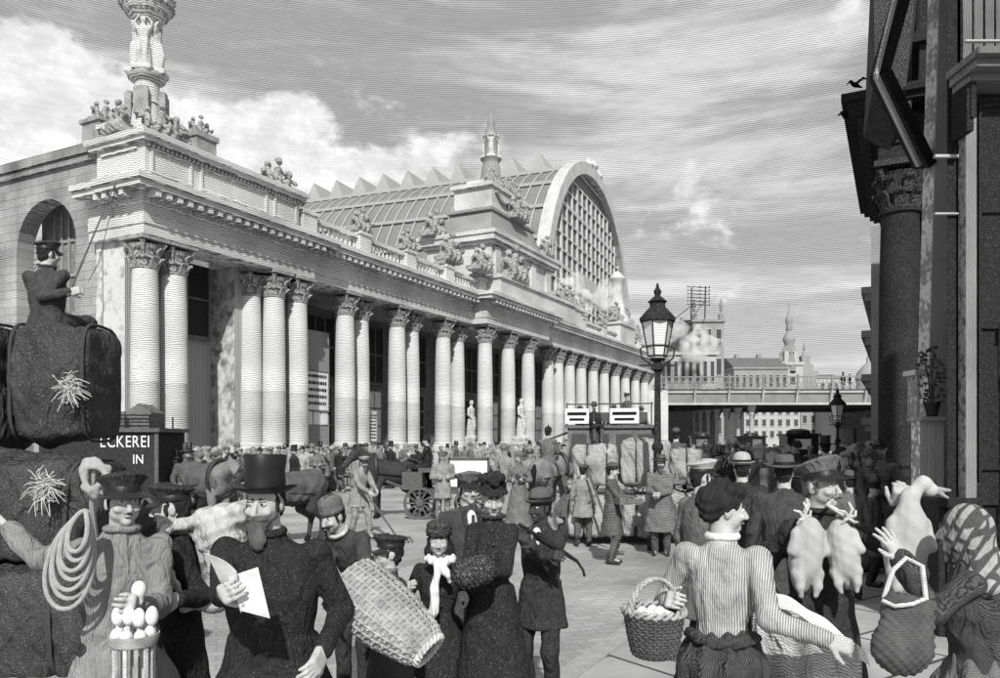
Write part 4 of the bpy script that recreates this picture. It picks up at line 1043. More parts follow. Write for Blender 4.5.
for i in range(150):
    a = r.uniform(0, 2*PI); h = r.uniform(.15, .75); q = .05+.13*math.sin(min(1, h/.7)*PI)*r.random()**.5
    p = Vector((q*math.cos(a)-.05*(h > .55), q*math.sin(a), h)); d = Vector((r.uniform(-1, 1), r.uniform(-1, 1), r.uniform(-.3, .8))).normalized()*r.uniform(.035, .075); sdir = d.cross(Vector((r.random(), r.random(), r.random()))).normalized()*.018
    b._add([p, p+d*.5+sdir, p+d, p+d*.5-sdir], [(0, 1, 2, 3)])
b.build('leaves', M['leaf'], fp)
b = MB()
for i in range(6): b.tube([(0, 0, .12), (.03*math.cos(i), .03*math.sin(i), .35), (.08*math.cos(i*1.1), .08*math.sin(i*1.1), .62)], .006, 5)
b.build('stem', M['leaf'], fp)
# two birds by the cornice
def bird(px, py, Y, k, label):
    c = at(px, py, Y); s = SDF(.018); s.ell((0, 0, 0), (.14, .06, .06)); s.ell((-.15, 0, .03), (.05, .04, .04)); s.chain([(.1, 0, 0), (.26, 0, -.01)], [.04, .02])
    s.chain([(0, .03, .03), (.03, .18, .13), (.10, .34, .08)], [.035, .03, .012]); s.chain([(0, -.03, .03), (.03, -.18, .13), (.10, -.34, .08)], [.035, .03, .012])
    o = s.build('bird', M['ink'], None); o.location = c; o.scale = (k, k, k); o.rotation_euler = (.2, 0, .5); tag(o, label, 'bird', 'birds by the cornice')
bird(855, 85, 15.5, .8, 'small dark bird fluttering at the top corner of the black cornice'); bird(847, 117, 16, .95, 'dark bird with spread wings flying in below the cornice corner')
# ------------------------------------------------------------------ people: one continuous body each, clothes as parts
def V3(*a): return np.array(a, float)
def nrm(v): return v/max(1e-9, np.linalg.norm(v))
def ik(a, t, l1, l2, pole):
    d = t-a; L = np.linalg.norm(d); mx = (l1+l2)*.985
    if L > mx: t = a+d/L*mx; d = t-a; L = mx
    L = max(L, abs(l1-l2)+.02)
    u = nrm(d); x = (l1*l1-l2*l2+L*L)/(2*L); h = math.sqrt(max(0, l1*l1-x*x))
    p = np.array(pole, float); p = nrm(p-u*(p@u))
    return a+u*x+p*h, t
def hand_sdf(s, w, f, n, side, k=1.0, curl=.4, m=0, spread=.0):
    f = nrm(f); n = nrm(n-f*(n@f)); side = nrm(side-f*(side@f)-n*(side@n))
    R = np.stack([side, f, n], 1)
    s.box(w+f*.048*k, (.041*k, .052*k, .017*k), .015*k, .012, m, R)
    for off, ln in ((.031, .076), (.0105, .086), (-.0105, .080), (-.030, .062)):
        b = w+f*(.092-abs(off-.005)*.25)*k+side*off*k
        d = nrm(f+side*off*spread*14)
        a1 = curl*1.1; a2 = curl*2.3
        d1 = nrm(d*math.cos(a1)+n*math.sin(a1)); d2 = nrm(d*math.cos(a2)+n*math.sin(a2))
        m1 = b+d1*ln*.52*k; e = m1+d2*ln*.48*k
        s.cone(b-f*.02*k, m1, .0105*k, .0095*k, .004, m); s.cone(m1, e, .0095*k, .0075*k, .004, m)
    b = w+f*.022*k+side*.034*k; d = nrm(side*(.75-.3*curl)+f*.65+n*(.15+.5*curl)); m1 = b+d*.042*k; d2 = nrm(d*.6+f*.55+n*.35*curl)
    s.chain([b, m1, m1+d2*.036*k], [.014*k, .0115*k, .0085*k], .006, m)
HATS = {}
def hat_mesh(kind):
    if kind in HATS: return HATS[kind]
    b = MB(); B2 = None
    curl = lambda a, i, r, z: (r, z+(.16*max(0, r-.095)*(abs(math.cos(a))**2)*2.2 if r > .1 else 0))
    if kind == 'top':
        b.lathe([(.088, -.005), (.135, .012), (.14, .02), (.10, .014), (.089, .022), (.085, .10), (.094, .165), (.09, .172), (0.01, .174)], 24, sy=1.17, fn=curl)
        B2 = [(.0895, .02), (.0885, .062), (.086, .062)]
    elif kind == 'derby':
        b.lathe([(.09, -.005), (.128, .010), (.132, .018), (.10, .014), (.091, .022), (.091, .05), (.085, .085), (.068, .112), (.04, .126), (.01, .13)], 24, sy=1.17, fn=curl)
        B2 = [(.0925, .018), (.0925, .045), (.09, .046)]
    elif kind == 'wide':
        b.lathe([(.09, -.005), (.15, .006), (.178, .004), (.178, .012), (.12, .014), (.092, .022), (.090, .06), (.082, .105), (.06, .118), (.03, .108), (.01, .105)], 24, sy=1.12, fn=lambda a, i, r, z: (r, z+(.35*max(0, r-.1)*abs(math.cos(a))**2 if r > .1 else 0)))
        B2 = [(.0935, .018), (.093, .05), (.091, .05)]
    elif kind in ('cap', 'visorcap'):
        hi = .0 if kind == 'cap' else .012
        b.lathe([(.086, -.004), (.088, .032+hi), (.112, .058+hi), (.116, .068+hi), (.105, .082+hi), (.06, .088+hi), (.01, .088+hi)], 24, sy=1.15, fn=lambda a, i, r, z: (r, z+(.018*math.sin(a)*(-1) if z > .05 else 0)))
        B2 = [(.0895, -.004), (.0905, .028), (.089, .03)]
    elif kind == 'fur':
        b.lathe([(.085, -.012), (.10, -.005), (.108, .02), (.106, .045), (.096, .062), (.10, .07), (.092, .10), (.06, .118), (.01, .12)], 24, sy=1.15, fn=lambda a, i, r, z: (r+.005*math.sin(a*9+i*2)+.003*math.sin(a*17+i), z))
    elif kind == 'knit':
        b.lathe([(.088, -.012), (.094, -.006), (.094, .02), (.089, .03), (.092, .06), (.082, .10), (.055, .122), (.01, .125)], 22, sy=1.16, fn=lambda a, i, r, z: (r+.0022*math.sin(a*16), z))
    elif kind == 'helmet':
        b.lathe([(.094, -.02), (.112, -.018), (.113, -.008), (.094, .0), (.092, .05), (.075, .095), (.04, .118), (.022, .122), (.024, .132), (.012, .14), (.007, .185), (.001, .2)], 20, sy=1.18)
    o = b.build('hat', M['felt'], None, True); me = o.data; bpy.data.objects.remove(o)
    bm_ = None
    if B2:
        q = MB(); q.lathe(B2, 24, sy=1.17, cap=False); o = q.build('hat_band', M['silk'], None, True); bm_ = o.data; bpy.data.objects.remove(o)
    vm_ = None
    if kind in ('cap', 'visorcap'):
        q = MB(); q.grid(lambda u, v: (math.sin((u-.5)*2.2)*(.085+.048*v), -math.cos((u-.5)*2.2)*(.099+.05*v), .002-.028*v-.008*math.cos((u-.5)*2)), 12, 4, thick=.005)
        o = q.build('visor', M['leather'], None, True); vm_ = o.data; bpy.data.objects.remove(o)
    HATS[kind] = (me, bm_, vm_); return HATS[kind]
SILK = {'top'}
def person(label, X, Y, H=1.72, yaw=0, vox=.009, group=None, lean=0, side=0, hy=0, hp=0, hr=None, hl=None, cr=.35, cl=.35, nr=None, nl=None, er=None, el=None,
           fr=None, fl=None, hipz=None, top='coat', hem=.50, flare=.25, cm='black_cloth', tm='dark_cloth', sm='leather', hat=None, hm='felt', hatpitch=0, hair='short', hairm='hair',
           beard=None, fat=1.0, skin='skin', gz=None, collar=None, shirt=False, spread=0, seated=False, extra=None, apron=None, cvox=None, foldamp=.006, sleeve=None, lapel=None, lineup=None, hatback=0, z=None, buttons=0):
    k = H/1.72
    gz = ground_z(X, Y) if gz is None else gz
    root = empty('person', (X, Y, gz if z is None else z), math.radians(yaw), label, 'person', group)
    rw = Matrix.Translation((X, Y, gz if z is None else z)) @ Matrix.Rotation(math.radians(yaw), 4, 'Z'); inv = rw.inverted()
    def loc(p, d):
        if p is None: return np.array(d, float)*k
        if isinstance(p, Vector): return np.array(inv @ p)
        return np.array(p, float)*k
    def locd(p, d):
        if p is None: return np.array(d, float)
        if isinstance(p, Vector): return np.array(inv.to_3x3() @ p)
        return np.array(p, float)
    hz_ = (hipz if hipz is not None else .93)*k
    hip = V3(0, 0, hz_); R = rotm(lean, side, 0)
    def T(x, y, z): return hip+R@(V3(x, y, z)*k)
    if lean and not seated: hip = hip+V3(0, .25*math.sin(math.radians(lean))*k, 0)
    f_ = fat
    shR, shL = T(-.165*f_*(.88 if top == 'dress' else 1), .01, .445), T(.165*f_*(.88 if top == 'dress' else 1), .01, .445)
    neck = T(0, .005, .53)
    Rh = rotm(0, 0, hy) @ rotm(hp+lean*.35, 0, 0)
    hc = neck + R@(V3(0, -.012, .030)*k) + Rh@(V3(0, -.008, .098)*k)
    kh = k*.915
    def Hd(x, y, z): return hc+Rh@(V3(x, y, z)*kh)
    wr, el_r = None, None
    arms = []
    for sgn, sh, tgt, dflt, pole in ((-1, shR, hr, (-.25*f_, -.05, .80), er), (1, shL, hl, (.25*f_, -.05, .80), el)):
        tg = loc(tgt, dflt)
        pl = locd(pole, (sgn*.32, .45, -1.0))
        e, w = ik(sh, tg, .285*k, .255*k, pl); arms.append((sgn, sh, e, w))
    legs = []
    for sgn, ft in ((-1, fr), (1, fl)):
        h = hip+V3(sgn*.088*k, 0, -.02*k) if not lean else hip+V3(sgn*.088*k, 0, -.02*k)
        a = loc(ft, (sgn*.10, .02, .085))
        kn, a = ik(h, a, .43*k, .425*k, (sgn*.12, -1, .1)); legs.append((sgn, h, kn, a))
    SK, CV, EY, LP, HR = 0, 0, 1, 2, 3
    s = SDF(vox)
    # head
    s.ell(Hd(0, .012, .022), (.073*kh, .092*kh, .094*kh), .02, 0, Rh); s.ell(Hd(0, -.02, -.015), (.062*kh, .066*kh, .075*kh), .02, 0, Rh)
    s.cone(Hd(0, -.035, -.045), Hd(0, -.062, -.088), .048*kh, .026*kh, .025); s.cone(Hd(-.034, -.03, -.055), Hd(.034, -.03, -.055), .03*kh, .03*kh, .02)
    for q in (-1, 1):
        s.ell(Hd(q*.040, -.070, -.028), (.024*kh, .02*kh, .018*kh), .015, 0, Rh)
        s.ell(Hd(q*.031, -.096, .008), (.018*kh, .012*kh, .010*kh), .010, 0, Rh, True)
        s.ell(Hd(q*.074, .012, -.008), (.010*kh, .02*kh, .032*kh), .006, 0, Rh)
        s.ell(Hd(q*.031, -.0815, .007), (.0125*kh, .0085*kh, .0062*kh), .003, 4, Rh); s.ell(Hd(q*.031, -.0855, .007), (.0062*kh, .0055*kh, .0062*kh), .002, 1, Rh); s.cone(Hd(q*.019, -.088, .0145), Hd(q*.044, -.080, .0125), .0034*kh, .003*kh, .004)
        s.cone(Hd(q*.014, -.092, .026), Hd(q*.046, -.080, .028), .0048*kh, .004*kh, .006, 3)
    s.cone(Hd(0, -.088, .014), Hd(0, -.114, -.030), .009*kh, .0135*kh, .008); s.ell(Hd(0, -.104, -.036), (.018*kh, .012*kh, .009*kh), .006, 0, Rh)
    s.ell(Hd(0, -.091, -.061), (.023*kh, .010*kh, .0075*kh), .005, 2, Rh)
    s.cone(T(0, .01, .50), Hd(0, .012, -.06), .056*k, .052*k, .02)
    # trunk, arms, hands, legs
    s.loft(hip, R, [(-.08*k, (.145 if top not in ('dress', 'bodice') else .115)*k*f_, (.105 if top not in ('dress', 'bodice') else .08)*k), (.12*k, (.125*f_ if top not in ('dress', 'bodice') else .092)*k, (.092 if top not in ('dress', 'bodice') else .072)*k), (.32*k, (.150*f_ if top not in ('dress', 'bodice') else .118)*k, (.100 if top not in ('dress', 'bodice') else .078)*k), (.41*k, (.142*f_ if top not in ('dress', 'bodice') else .12)*k, .078*k), (.50*k, .06*k, .055*k)], .03)
    for sgn, sh, e, w in arms:
        ab = .68 if top == 'dress' else 1.0
        s.chain([sh, e, w], [.047*k*ab, .037*k*ab, .026*k], .012)
        f = nrm(w-e); n = locd(nr if sgn < 0 else nl, (-sgn, 0, -.15))
        if abs(nrm(n)@f) > .95: n = V3(0, -1, 0)
        sd = np.cross(f, nrm(n))*(1 if sgn > 0 else -1)
        hand_sdf(s, w, f, n, sd, k*.96, cr if sgn < 0 else cl, 0, spread)
    for sgn, h, kn, a in legs:
        s.chain([h, kn, a], [(.07 if top not in ('dress', 'bodice') else .045)*k, .05*k, .038*k], .02); s.cone(a-V3(0, 0, .03*k), a+V3(0, -.12*k, -.05*k), .034*k, .026*k, .02)
    s.build('body', [M[skin], M['ink'], M['lip'], M[hairm], M['paper']], root)
    cv = cvox or max(vox*1.25, .0088)
    fd = folds(foldamp, 9, X*3+Y, 4)
    # upper garment
    c = SDF(cv)
    tr = [(-.12*k, .165*k*f_, .125*k*f_), (.10*k, .145*k*f_, .112*k*f_), (.28*k, .170*k*f_, .125*k*f_), (.39*k, .168*k*f_, .110*k), (.455*k, .135*k*f_, .09*k), (.50*k, .088*k, .072*k), (.54*k, .062*k, .062*k)]
    if top in ('dress', 'bodice'): tr = [(-.12*k, .165*k*f_, .13*k*f_), (.09*k, .122*k*f_, .102*k*f_), (.13*k, .118*k*f_, .098*k*f_), (.29*k, .155*k*f_, .125*k*f_, -.012*k), (.39*k, .152*k*f_, .10*k*f_), (.455*k, .115*k, .082*k), (.50*k, .075*k, .066*k), (.54*k, .058*k, .058*k)]
    c.loft(hip, R, tr, .03)
    for sgn, sh, e, w in arms:
        ww = w-(w-e)*.06
        if sleeve == 'rolled': ww = e+(w-e)*.25
        sl = .80 if top == 'dress' else 1.0
        c.ell(sh-R@V3(sgn*.012*k, 0, .006*k), (.064*k*f_*sl, .062*k*sl, .055*k*sl), .04)
        c.chain([sh, e, ww], [.058*k*sl, .052*k*sl, .041*k*sl], .02)
        if sleeve == 'cuff': c.cone(w-(w-e)*.22, w-(w-e)*.02, .049*k, .05*k, .008, 1)
    hm_ = hem*k
    if top != 'bodice':
        dn = V3(0, 0, -1)
        if not seated:
            hh = hip[2]-hm_
            rg = [(hm_, flare*k*f_, flare*k*.82*f_), (hm_+hh*.5, (.168+(flare-.168)*.55)*k*f_, (.128+(flare*.82-.128)*.55)*k*f_), (hip[2], .168*k*f_, .128*k*f_), (hip[2]+.08*k, .158*k*f_, .12*k*f_)]
            c.loft((hip[0], hip[1], 0), np.eye(3), rg, .04)
        else:
            for sgn, h, kn, a in legs: c.chain([h, kn], [.10*k, .085*k], .04)
    if lapel is not None:
        for q in (-1, 1):
            c.cone(T(q*.058, -.085, .50), T(q*.012, -.132*f_, .27), .020*k, .012*k, .006, 1)
        for j in range(4): c.ell(T(.02, -.128*f_, .22-.09*j), .011*k, .004, 1)
    if shirt:
        sf = SDF(.006); sf.ell(T(0, -.092*f_, .43), (.040*k, .052*k, .085*k), .006, 0, R); sf.build('shirt_front', M['white_cloth'], root)
        sf = SDF(.006); sf.cone(T(0, -.140*f_, .475), T(0, -.146*f_, .38), .012*k, .017*k, .006); sf.build('necktie', M['charcoal'], root)
    for j in range(buttons):
        bq = MB(); bq.lathe([(.001, -.006), (.012*k, -.004), (.013*k, .0), (.009*k, .004), (.001, .004)], 10); bo_ = bq.build('button', M['leather'], root, True); zz = .36-.085*j
        bo_.location = Vector(T(.012, -(np.interp(zz, [-.3, 0, .1, .3, .42], [.150, .125, .108, .135, .112]))*f_-.002, zz)); bo_.rotation_euler = (PI/2, 0, 0)
    c.build({'dress': 'dress', 'bodice': 'bodice', 'smock': 'smock', 'jacket': 'jacket', 'apron': 'dress'}.get(top, 'coat'), [M[cm], M[lapel] if lapel else M[cm], M['white_cloth']], root, fd)
    if top == 'bodice':
        sk = SDF(cv*1.2); sk.loft((hip[0], hip[1], 0), np.eye(3), [(.04*k, .34*k, .34*k), (.35*k, .28*k, .28*k), (hip[2]-.05*k, .205*k, .19*k), (hip[2]+.10*k, .125*k, .105*k)], .03)
        sk.build('skirt', M[tm], root, folds(.018, 18, X, 1.0))
    elif top == 'dress' and hem < .2: pass
    if tm and top not in ('bodice',):
        t = SDF(cv)
        for sgn, h, kn, a in legs: t.chain([h, kn, a+V3(0, 0, .0)], [.092*k, .068*k, .056*k], .03)
        t.ell(hip, (.14*k, .105*k, .09*k), .03); t.build('stockings' if top == 'dress' else 'trousers', M[tm], root, folds(foldamp, 5, X))
    for sgn, h, kn, a in legs:
        b = SDF(max(vox, .009)); fy = nrm(V3(sgn*.12, -1, 0)); an = a-V3(0, 0, .02*k)
        b.cone(an+V3(0, .03*k, -.02*k), an+fy*.15*k+V3(0, 0, -.035*k), .040*k, .034*k, .015); b.cone(an, an+V3(0, 0, .10*k), .044*k, .05*k, .015)
        b.build('boot', M[sm], root)
    # hair
    if hair:
        h = SDF(max(.006, vox*.8))
        if hair == 'short':
            h.ell(Hd(0, .028, .028), (.078*kh, .085*kh, .093*kh), .01, 0, Rh); h.ell(Hd(0, .055, -.03), (.062*kh, .045*kh, .06*kh), .02, 0, Rh)
            for q in (-1, 1): h.cone(Hd(q*.07, -.018, .02), Hd(q*.068, -.02, -.035), .012*kh, .008*kh, .01)
            h.ell(Hd(0, -.09, -.02), (.07*kh, .05*kh, .075*kh), .01, 0, Rh, True)
        elif hair == 'long':
            h.ell(Hd(0, .03, .03), (.082*kh, .088*kh, .095*kh), .01, 0, Rh); 
            for q in (-1, 1): h.chain([Hd(q*.07, .01, .0), Hd(q*.085, .02, -.10), Hd(q*.09, .02, -.2)], [.028*kh, .034*kh, .02*kh], .02)
            h.ell(Hd(0, .06, -.1), (.07*kh, .04*kh, .12*kh), .03, 0, Rh); h.ell(Hd(0, -.085, -.02), (.062*kh, .05*kh, .08*kh), .01, 0, Rh, True)
        elif hair == 'updo':
            h.ell(Hd(0, .03, .045), (.092*kh, .10*kh, .095*kh), .01, 0, Rh); h.ell(Hd(0, .10, .05), (.07*kh, .06*kh, .065*kh), .03, 0, Rh); h.ell(Hd(0, .08, -.02), (.06*kh, .05*kh, .05*kh), .03, 0, Rh); h.ell(Hd(0, -.05, .10), (.07*kh, .05*kh, .035*kh), .03, 0, Rh)
            rr = random.Random(5)
            for j in range(26):
                u = rr.uniform(0, 2*PI); v = rr.uniform(.1, 1.3); p = Hd(.094*math.cos(u)*math.sin(v), .03+.1*math.sin(u)*math.sin(v), .05+.095*math.cos(v)); h.ell(p, .022*kh, .012)
            h.ell(Hd(0, -.09, -.015), (.066*kh, .05*kh, .078*kh), .01, 0, Rh, True)
        elif hair == 'bun':
            h.ell(Hd(0, .025, .028), (.078*kh, .088*kh, .095*kh), .01, 0, Rh); h.ell(Hd(0, .1, .01), (.05*kh, .04*kh, .05*kh), .02, 0, Rh); h.ell(Hd(0, -.09, -.015), (.066*kh, .05*kh, .078*kh), .01, 0, Rh, True)
        h.build('hair', M[hairm], root, lambda V: .003*(np.sin(V[:, 0]*210+V[:, 2]*60)+np.sin(V[:, 1]*190+V[:, 2]*90)))
    if beard:
        h = SDF(max(.006, vox*.8))
        if beard == 'full':
            h.cone(Hd(0, -.070, -.075), Hd(0, -.088, -.18), .042*kh, .018*kh, .02); h.cone(Hd(-.055, -.03, -.045), Hd(.0, -.07, -.09), .022*kh, .03*kh, .02); h.cone(Hd(.055, -.03, -.045), Hd(.0, -.07, -.09), .022*kh, .03*kh, .02)
            h.ell(Hd(0, -.085, -.14), (.038*kh, .024*kh, .06*kh), .02, 0, Rh)
        if beard in ('full', 'moustache'):
            for q in (-1, 1): h.chain([Hd(0, -.105, -.047), Hd(q*.026, -.100, -.054), Hd(q*.05, -.082, -.058)], [.010*kh, .011*kh, .004*kh], .008)
        h.build('beard' if beard == 'full' else 'moustache', M['beard_hair' if beard == 'full' and hairm == 'hair' else hairm], root, lambda V: .0022*np.sin(V[:, 0]*300+V[:, 2]*40))
    if hat in HATKINDS:
        me, bd, vz = hat_mesh(hat)
        o = bpy.data.objects.new('cap' if 'cap' in hat else 'helmet' if hat == 'helmet' else 'hat', me); link(o, root)
        Mh = Matrix([[*r, 0] for r in (Rh@rotm(hatpitch, 0, 0))]+[[0, 0, 0, 1]])
        p = Hd(0, .008+hatback, .052); o.matrix_local = Matrix.Translation(Vector(p)) @ Mh @ Matrix.Scale(kh, 4)
        o.data = me.copy() if me.materials[0] != M[hm] else me
        o.data.materials[0] = M[hm]
        if bd: x = bpy.data.objects.new('hat_band', bd); link(x, o)
        if vz: x = bpy.data.objects.new('visor', vz); link(x, o)
    elif hat == 'bonnet':
        h = SDF(.008); h.ell(Hd(0, .03, .075), (.098*kh, .105*kh, .075*kh), .01, 0, Rh); h.ell(Hd(0, -.01, .06), (.108*kh, .118*kh, .02*kh), .01, 0, Rh)
        rr = random.Random(2)
        for j in range(22):
            u = rr.uniform(0, 2*PI); q = rr.uniform(0, .085); h.ell(Hd(q*math.cos(u), q*math.sin(u)-.01, .14+rr.uniform(-.02, .05)), rr.uniform(.02, .034)*kh, .008)
        h.build('bonnet', M[hm], root, folds(.004, 20, 1, 30))
    elif hat == 'scarf':
        h = SDF(.009); h.ell(Hd(0, .028, .02), (.094*k, .108*k, .112*k), .02, 0, Rh); h.cone(Hd(0, .04, -.05), T(0, .07, .44), .085*k, .11*k, .05); h.ell(T(0, .06, .42), (.19*k, .10*k, .07*k), .05, 0, R)
        h.cone(Hd(0, -.03, -.1), Hd(0, -.05, -.14), .045*k, .03*k, .02)
        h.ell(Hd(0, -.115, -.01), (.072*k, .06*k, .092*k), .012, 0, Rh, True)
        h.build('headscarf', M[hm], root, folds(.005, 14, 3, 20))
    if collar:
        h = SDF(max(.006, vox)); cn = T(0, .0, .525)
        Rn = R
        for j in range(14):
            a0, a1 = 2*PI*j/14, 2*PI*(j+1)/14; h.cone(cn+Rn@V3(.066*k*math.cos(a0), .066*k*math.sin(a0)-.008*k, .012*k), cn+Rn@V3(.066*k*math.cos(a1), .066*k*math.sin(a1)-.008*k, .012*k), .017*k, .017*k, .004)
        h.build('collar', M[collar], root)
    return dict(root=root, k=k, inv=inv, w=rw, T=T, Hd=Hd, Rh=Rh, R=R, arms=arms, hip=hip, neck=neck, legs=legs)
HATKINDS = ('top', 'derby', 'wide', 'cap', 'visorcap', 'fur', 'knit', 'helmet')
def wpt(p, q): return p['w'] @ Vector(q)             # a point of the figure's own frame, in the world
# place by picture: head top seen at (px, py) at depth Y -> standing height
def tall(py, Y, X, hatextra): return EYE+(HZ-py)/F*Y-ground_z(X, Y)-hatextra

# ------------------------------------------------------------------ the far crowd: one small continuous figure each
def far_figure(hatk, skirt, arm, tone, hatm, tilt=0, vox=.03):
    s = SDF(vox)
    s.ell((0, 0, 1.60), (.085, .10, .12), .02, 2); s.cone((0, .01, 1.45), (0, 0, 1.55), .06, .055, .02, 2)
    s.loft((0, 0, 0), np.eye(3), [(.62 if not skirt else .02, .22 if not skirt else .36, .19 if not skirt else .34), (.95, .18, .15), (1.1, .165 if not skirt else .13, .13), (1.33, .21, .145), (1.44, .13, .10), (1.48, .07, .07)], .04, 0)
    for q in (-1, 1):
        h = [(q*.2, 0, 1.38), (q*.28, .04, 1.12), (q*.24, -.06, .88)]
        if arm == 1: h = [(q*.2, 0, 1.38), (q*.27, .04, 1.12), (q*.08, -.2, 1.12)]
        if arm == 2 and q > 0: h = [(q*.2, 0, 1.38), (q*.34, -.05, 1.2), (q*.30, -.25, 1.42)]
        s.chain(h, [.075, .06, .05], .03, 0); s.ell(h[2], (.05, .05, .06), .02, 2)
        if not skirt: s.chain([(q*.09, 0, .9), (q*.10, -.03 if q > 0 else .03, .48), (q*.11, .04 if q > 0 else -.06, .08)], [.09, .07, .06], .02, 1); s.cone((q*.11, .05 if q > 0 else -.04, .05), (q*.12, -.1 if q > 0 else -.18, .035), .05, .04, .02, 3)
    if hatk == 'top': s.loft((0, 0, 1.66), np.eye(3), [(0, .145, .16), (.03, .145, .16), (.04, .09, .10), (.2, .095, .11)], .005, 3)
    elif hatk == 'derby': s.ell((0, 0, 1.70), (.1, .115, .1), .01, 3); s.ell((0, 0, 1.665), (.14, .16, .025), .01, 3)
    elif hatk == 'cap': s.ell((0, 0, 1.70), (.115, .125, .06), .01, 3); s.ell((0, -.11, 1.655), (.07, .06, .02), .01, 3)
    elif hatk == 'bonnet': s.ell((0, .02, 1.70), (.12, .13, .11), .02, 3)
    elif hatk == 'scarf': s.ell((0, .03, 1.61), (.11, .115, .15), .03, 3); s.ell((0, .05, 1.45), (.16, .10, .08), .03, 3); s.ell((0, -.12, 1.59), (.07, .06, .09), .01, 2)
    return s.mesh('crowd_figure', [M[tone], M['m_dark'] if tone != 'm_dark' else M['m_black'], M['m_skin'], M[hatm]], folds(.012, 8, len(hatk), 4))
# ------------------------------------------------------------------ the people in front
def H_of(py, Y, px, extra): 
    return EYE+(HZ-py)/F*Y-ground_z(gx(px, Y), Y)-extra
def fore(label, px, Y, py, extra, **kw):
    H = kw.pop('H', None) or H_of(py, Y, px, extra)
    kw.setdefault('vox', .0056)
    return person(label, gx(px, Y)+kw.pop('dx', 0), Y+kw.pop('dy', 0), H, **kw)
# 1 hawker with the rope
p1 = fore('hawker in a pale smock and peaked cap, rope on his shoulder, one arm out', 122, 3.75, 467, .03, yaw=30, hy=12, hp=2, hat='cap', hm='dark_cloth', hatpitch=-4, top='smock', cm='smock', tm='dark_cloth', hem=.62, flare=.30, fat=.98,
          hr=at(9, 529, 3.88), hl=at(139, 604, 3.48), cr=.12, cl=.85, nr=Vector((.3, -.6, -.75)), nl=Vector((-.5, .2, 0)), hair='short', hairm='hair', spread=.8, foldamp=.010, collar='smock')
b = MB()
top_ = at(93, 517, 3.50)
for j in range(7):
    L_ = .40-.038*j; wd_ = .118-.012*j; yo = -.012*j+.02*(j % 2)
    b.tube([top_+Vector((-.045+.008*j+wd_*math.sin(2*PI*i/30)*(.55+.45*math.sin(PI*i/30))-.05*math.sin(PI*i/30)*(1-j/8), yo-.06*math.sin(PI*i/30), -L_*.5*(1-math.cos(2*PI*i/30))+.006*j)) for i in range(30)], .0105, 7, closed=True)
tag(b.build('rope_coil', M['rope'], None, True), 'thick coil of rope hanging from the shoulder of the hawker in the smock', 'rope')
# 2 youth with the pack
p2 = fore('capped young man in black seen in profile, pale pack on his back', 176, 4.2, 478, .03, yaw=-78, hy=2, hp=4, hat='cap', hm='dark_cloth', top='coat', cm='black_cloth', tm='dark_cloth', hem=.42, flare=.25, hr=at(158, 585, 3.95), hl=at(176, 600, 3.85), cl=.7, cr=.7, hair='short', collar='grey_cloth')
s = SDF(.010); c = at(222, 542, 4.3)
s.ell(c+Vector((-.005, .0, .05)), (.145, .16, .14), .03); s.ell(c+Vector((.02, .0, -.13)), (.11, .13, .20), .06); s.box(c+Vector((.03, 0, .15)), (.13, .13, .055), .03, .05, 0, rotm(0, -14, 0)); s.chain([c+Vector((-.08, -.08, .14)), c+Vector((-.21, -.22, .10)), c+Vector((-.22, -.30, .0)), c+Vector((-.08, -.28, -.30)), c+Vector((.03, -.1, -.32))], [.035, .024, .018, .022, .045], .03)
tag(s.build('pack', M['pale_cloth'], None, lambda V: .006*np.sin(V[:, 0]*60+V[:, 2]*35)+.004*np.sin(V[:, 2]*90-V[:, 0]*30)), 'bulging pale cloth pack slung on the back of the young man in profile', 'pack')
# 3 bearded gentleman reading
p3 = fore('stout bearded gentleman in a black coat and top hat, looking down at a printed sheet', 264, 3.5, 448, .10, yaw=-10, hy=0, hp=4, lean=5, hat='top', hm='silk', hatpitch=-7, top='coat', cm='black_cloth', tm='dark_cloth', hem=.20, flare=.40, fat=1.24, beard='full', hairm='hair', buttons=4, hr=at(224, 594, 3.03), hl=at(322, 652, 3.3), cr=.75, cl=.45, nr=Vector((.4, .7, .2)), collar='black_wool', nl=Vector((-.7, .5, 0)), dx=.03)
def sheet(name, m, pts, label, cat, nu=14, nv=10, bend=.03, th=.0016, waves=2.0):
    a, b_, c, d = [Vector(p) for p in pts]                 # corners: top-left, top-right, bottom-right, bottom-left
    n = (b_-a).cross(d-a).normalized()
    q = MB(); q.grid(lambda u, v: (a*(1-u)+b_*u)*(1-v)+(d*(1-u)+c*u)*v+n*bend*(math.sin(PI*u*waves*.5+.6*v)+.4*math.sin(5*v+2*u)), nu, nv, thick=th)
    return tag(q.build(name, m, None, True), label, cat)
mk('news', .62, .011, .28, 'Z', 1.5, blot=.2)
sheet('printed_sheet', M['news'], (at(204, 553, 2.98), at(236, 572, 2.95), at(242, 612, 3.0), at(222, 585, 3.05)), 'folded upper leaf of printed paper in the hand of the bearded gentleman', 'paper', bend=.012)
sheet('printed_sheet', M['news'], (at(228, 577, 2.96), at(258, 567, 3.0), at(270, 618, 3.02), at(241, 611, 2.96)), 'open printed sheet that the bearded gentleman is reading', 'paper', bend=.014)
# 4 man in the knitted cap
p4 = person('stooping man in a knitted cap behind the big wicker hamper', gx(322, 5.4)+.16, 5.72, 1.66, yaw=-28, lean=38, hy=-8, hp=6, vox=.009, hat='knit', hm='grey_cloth', top='jacket', cm='charcoal', tm='dark_cloth', hem=.72, flare=.2, beard='moustache', hr=at(330, 640, 5.0), hl=at(365, 640, 5.1), collar='pale_cloth')
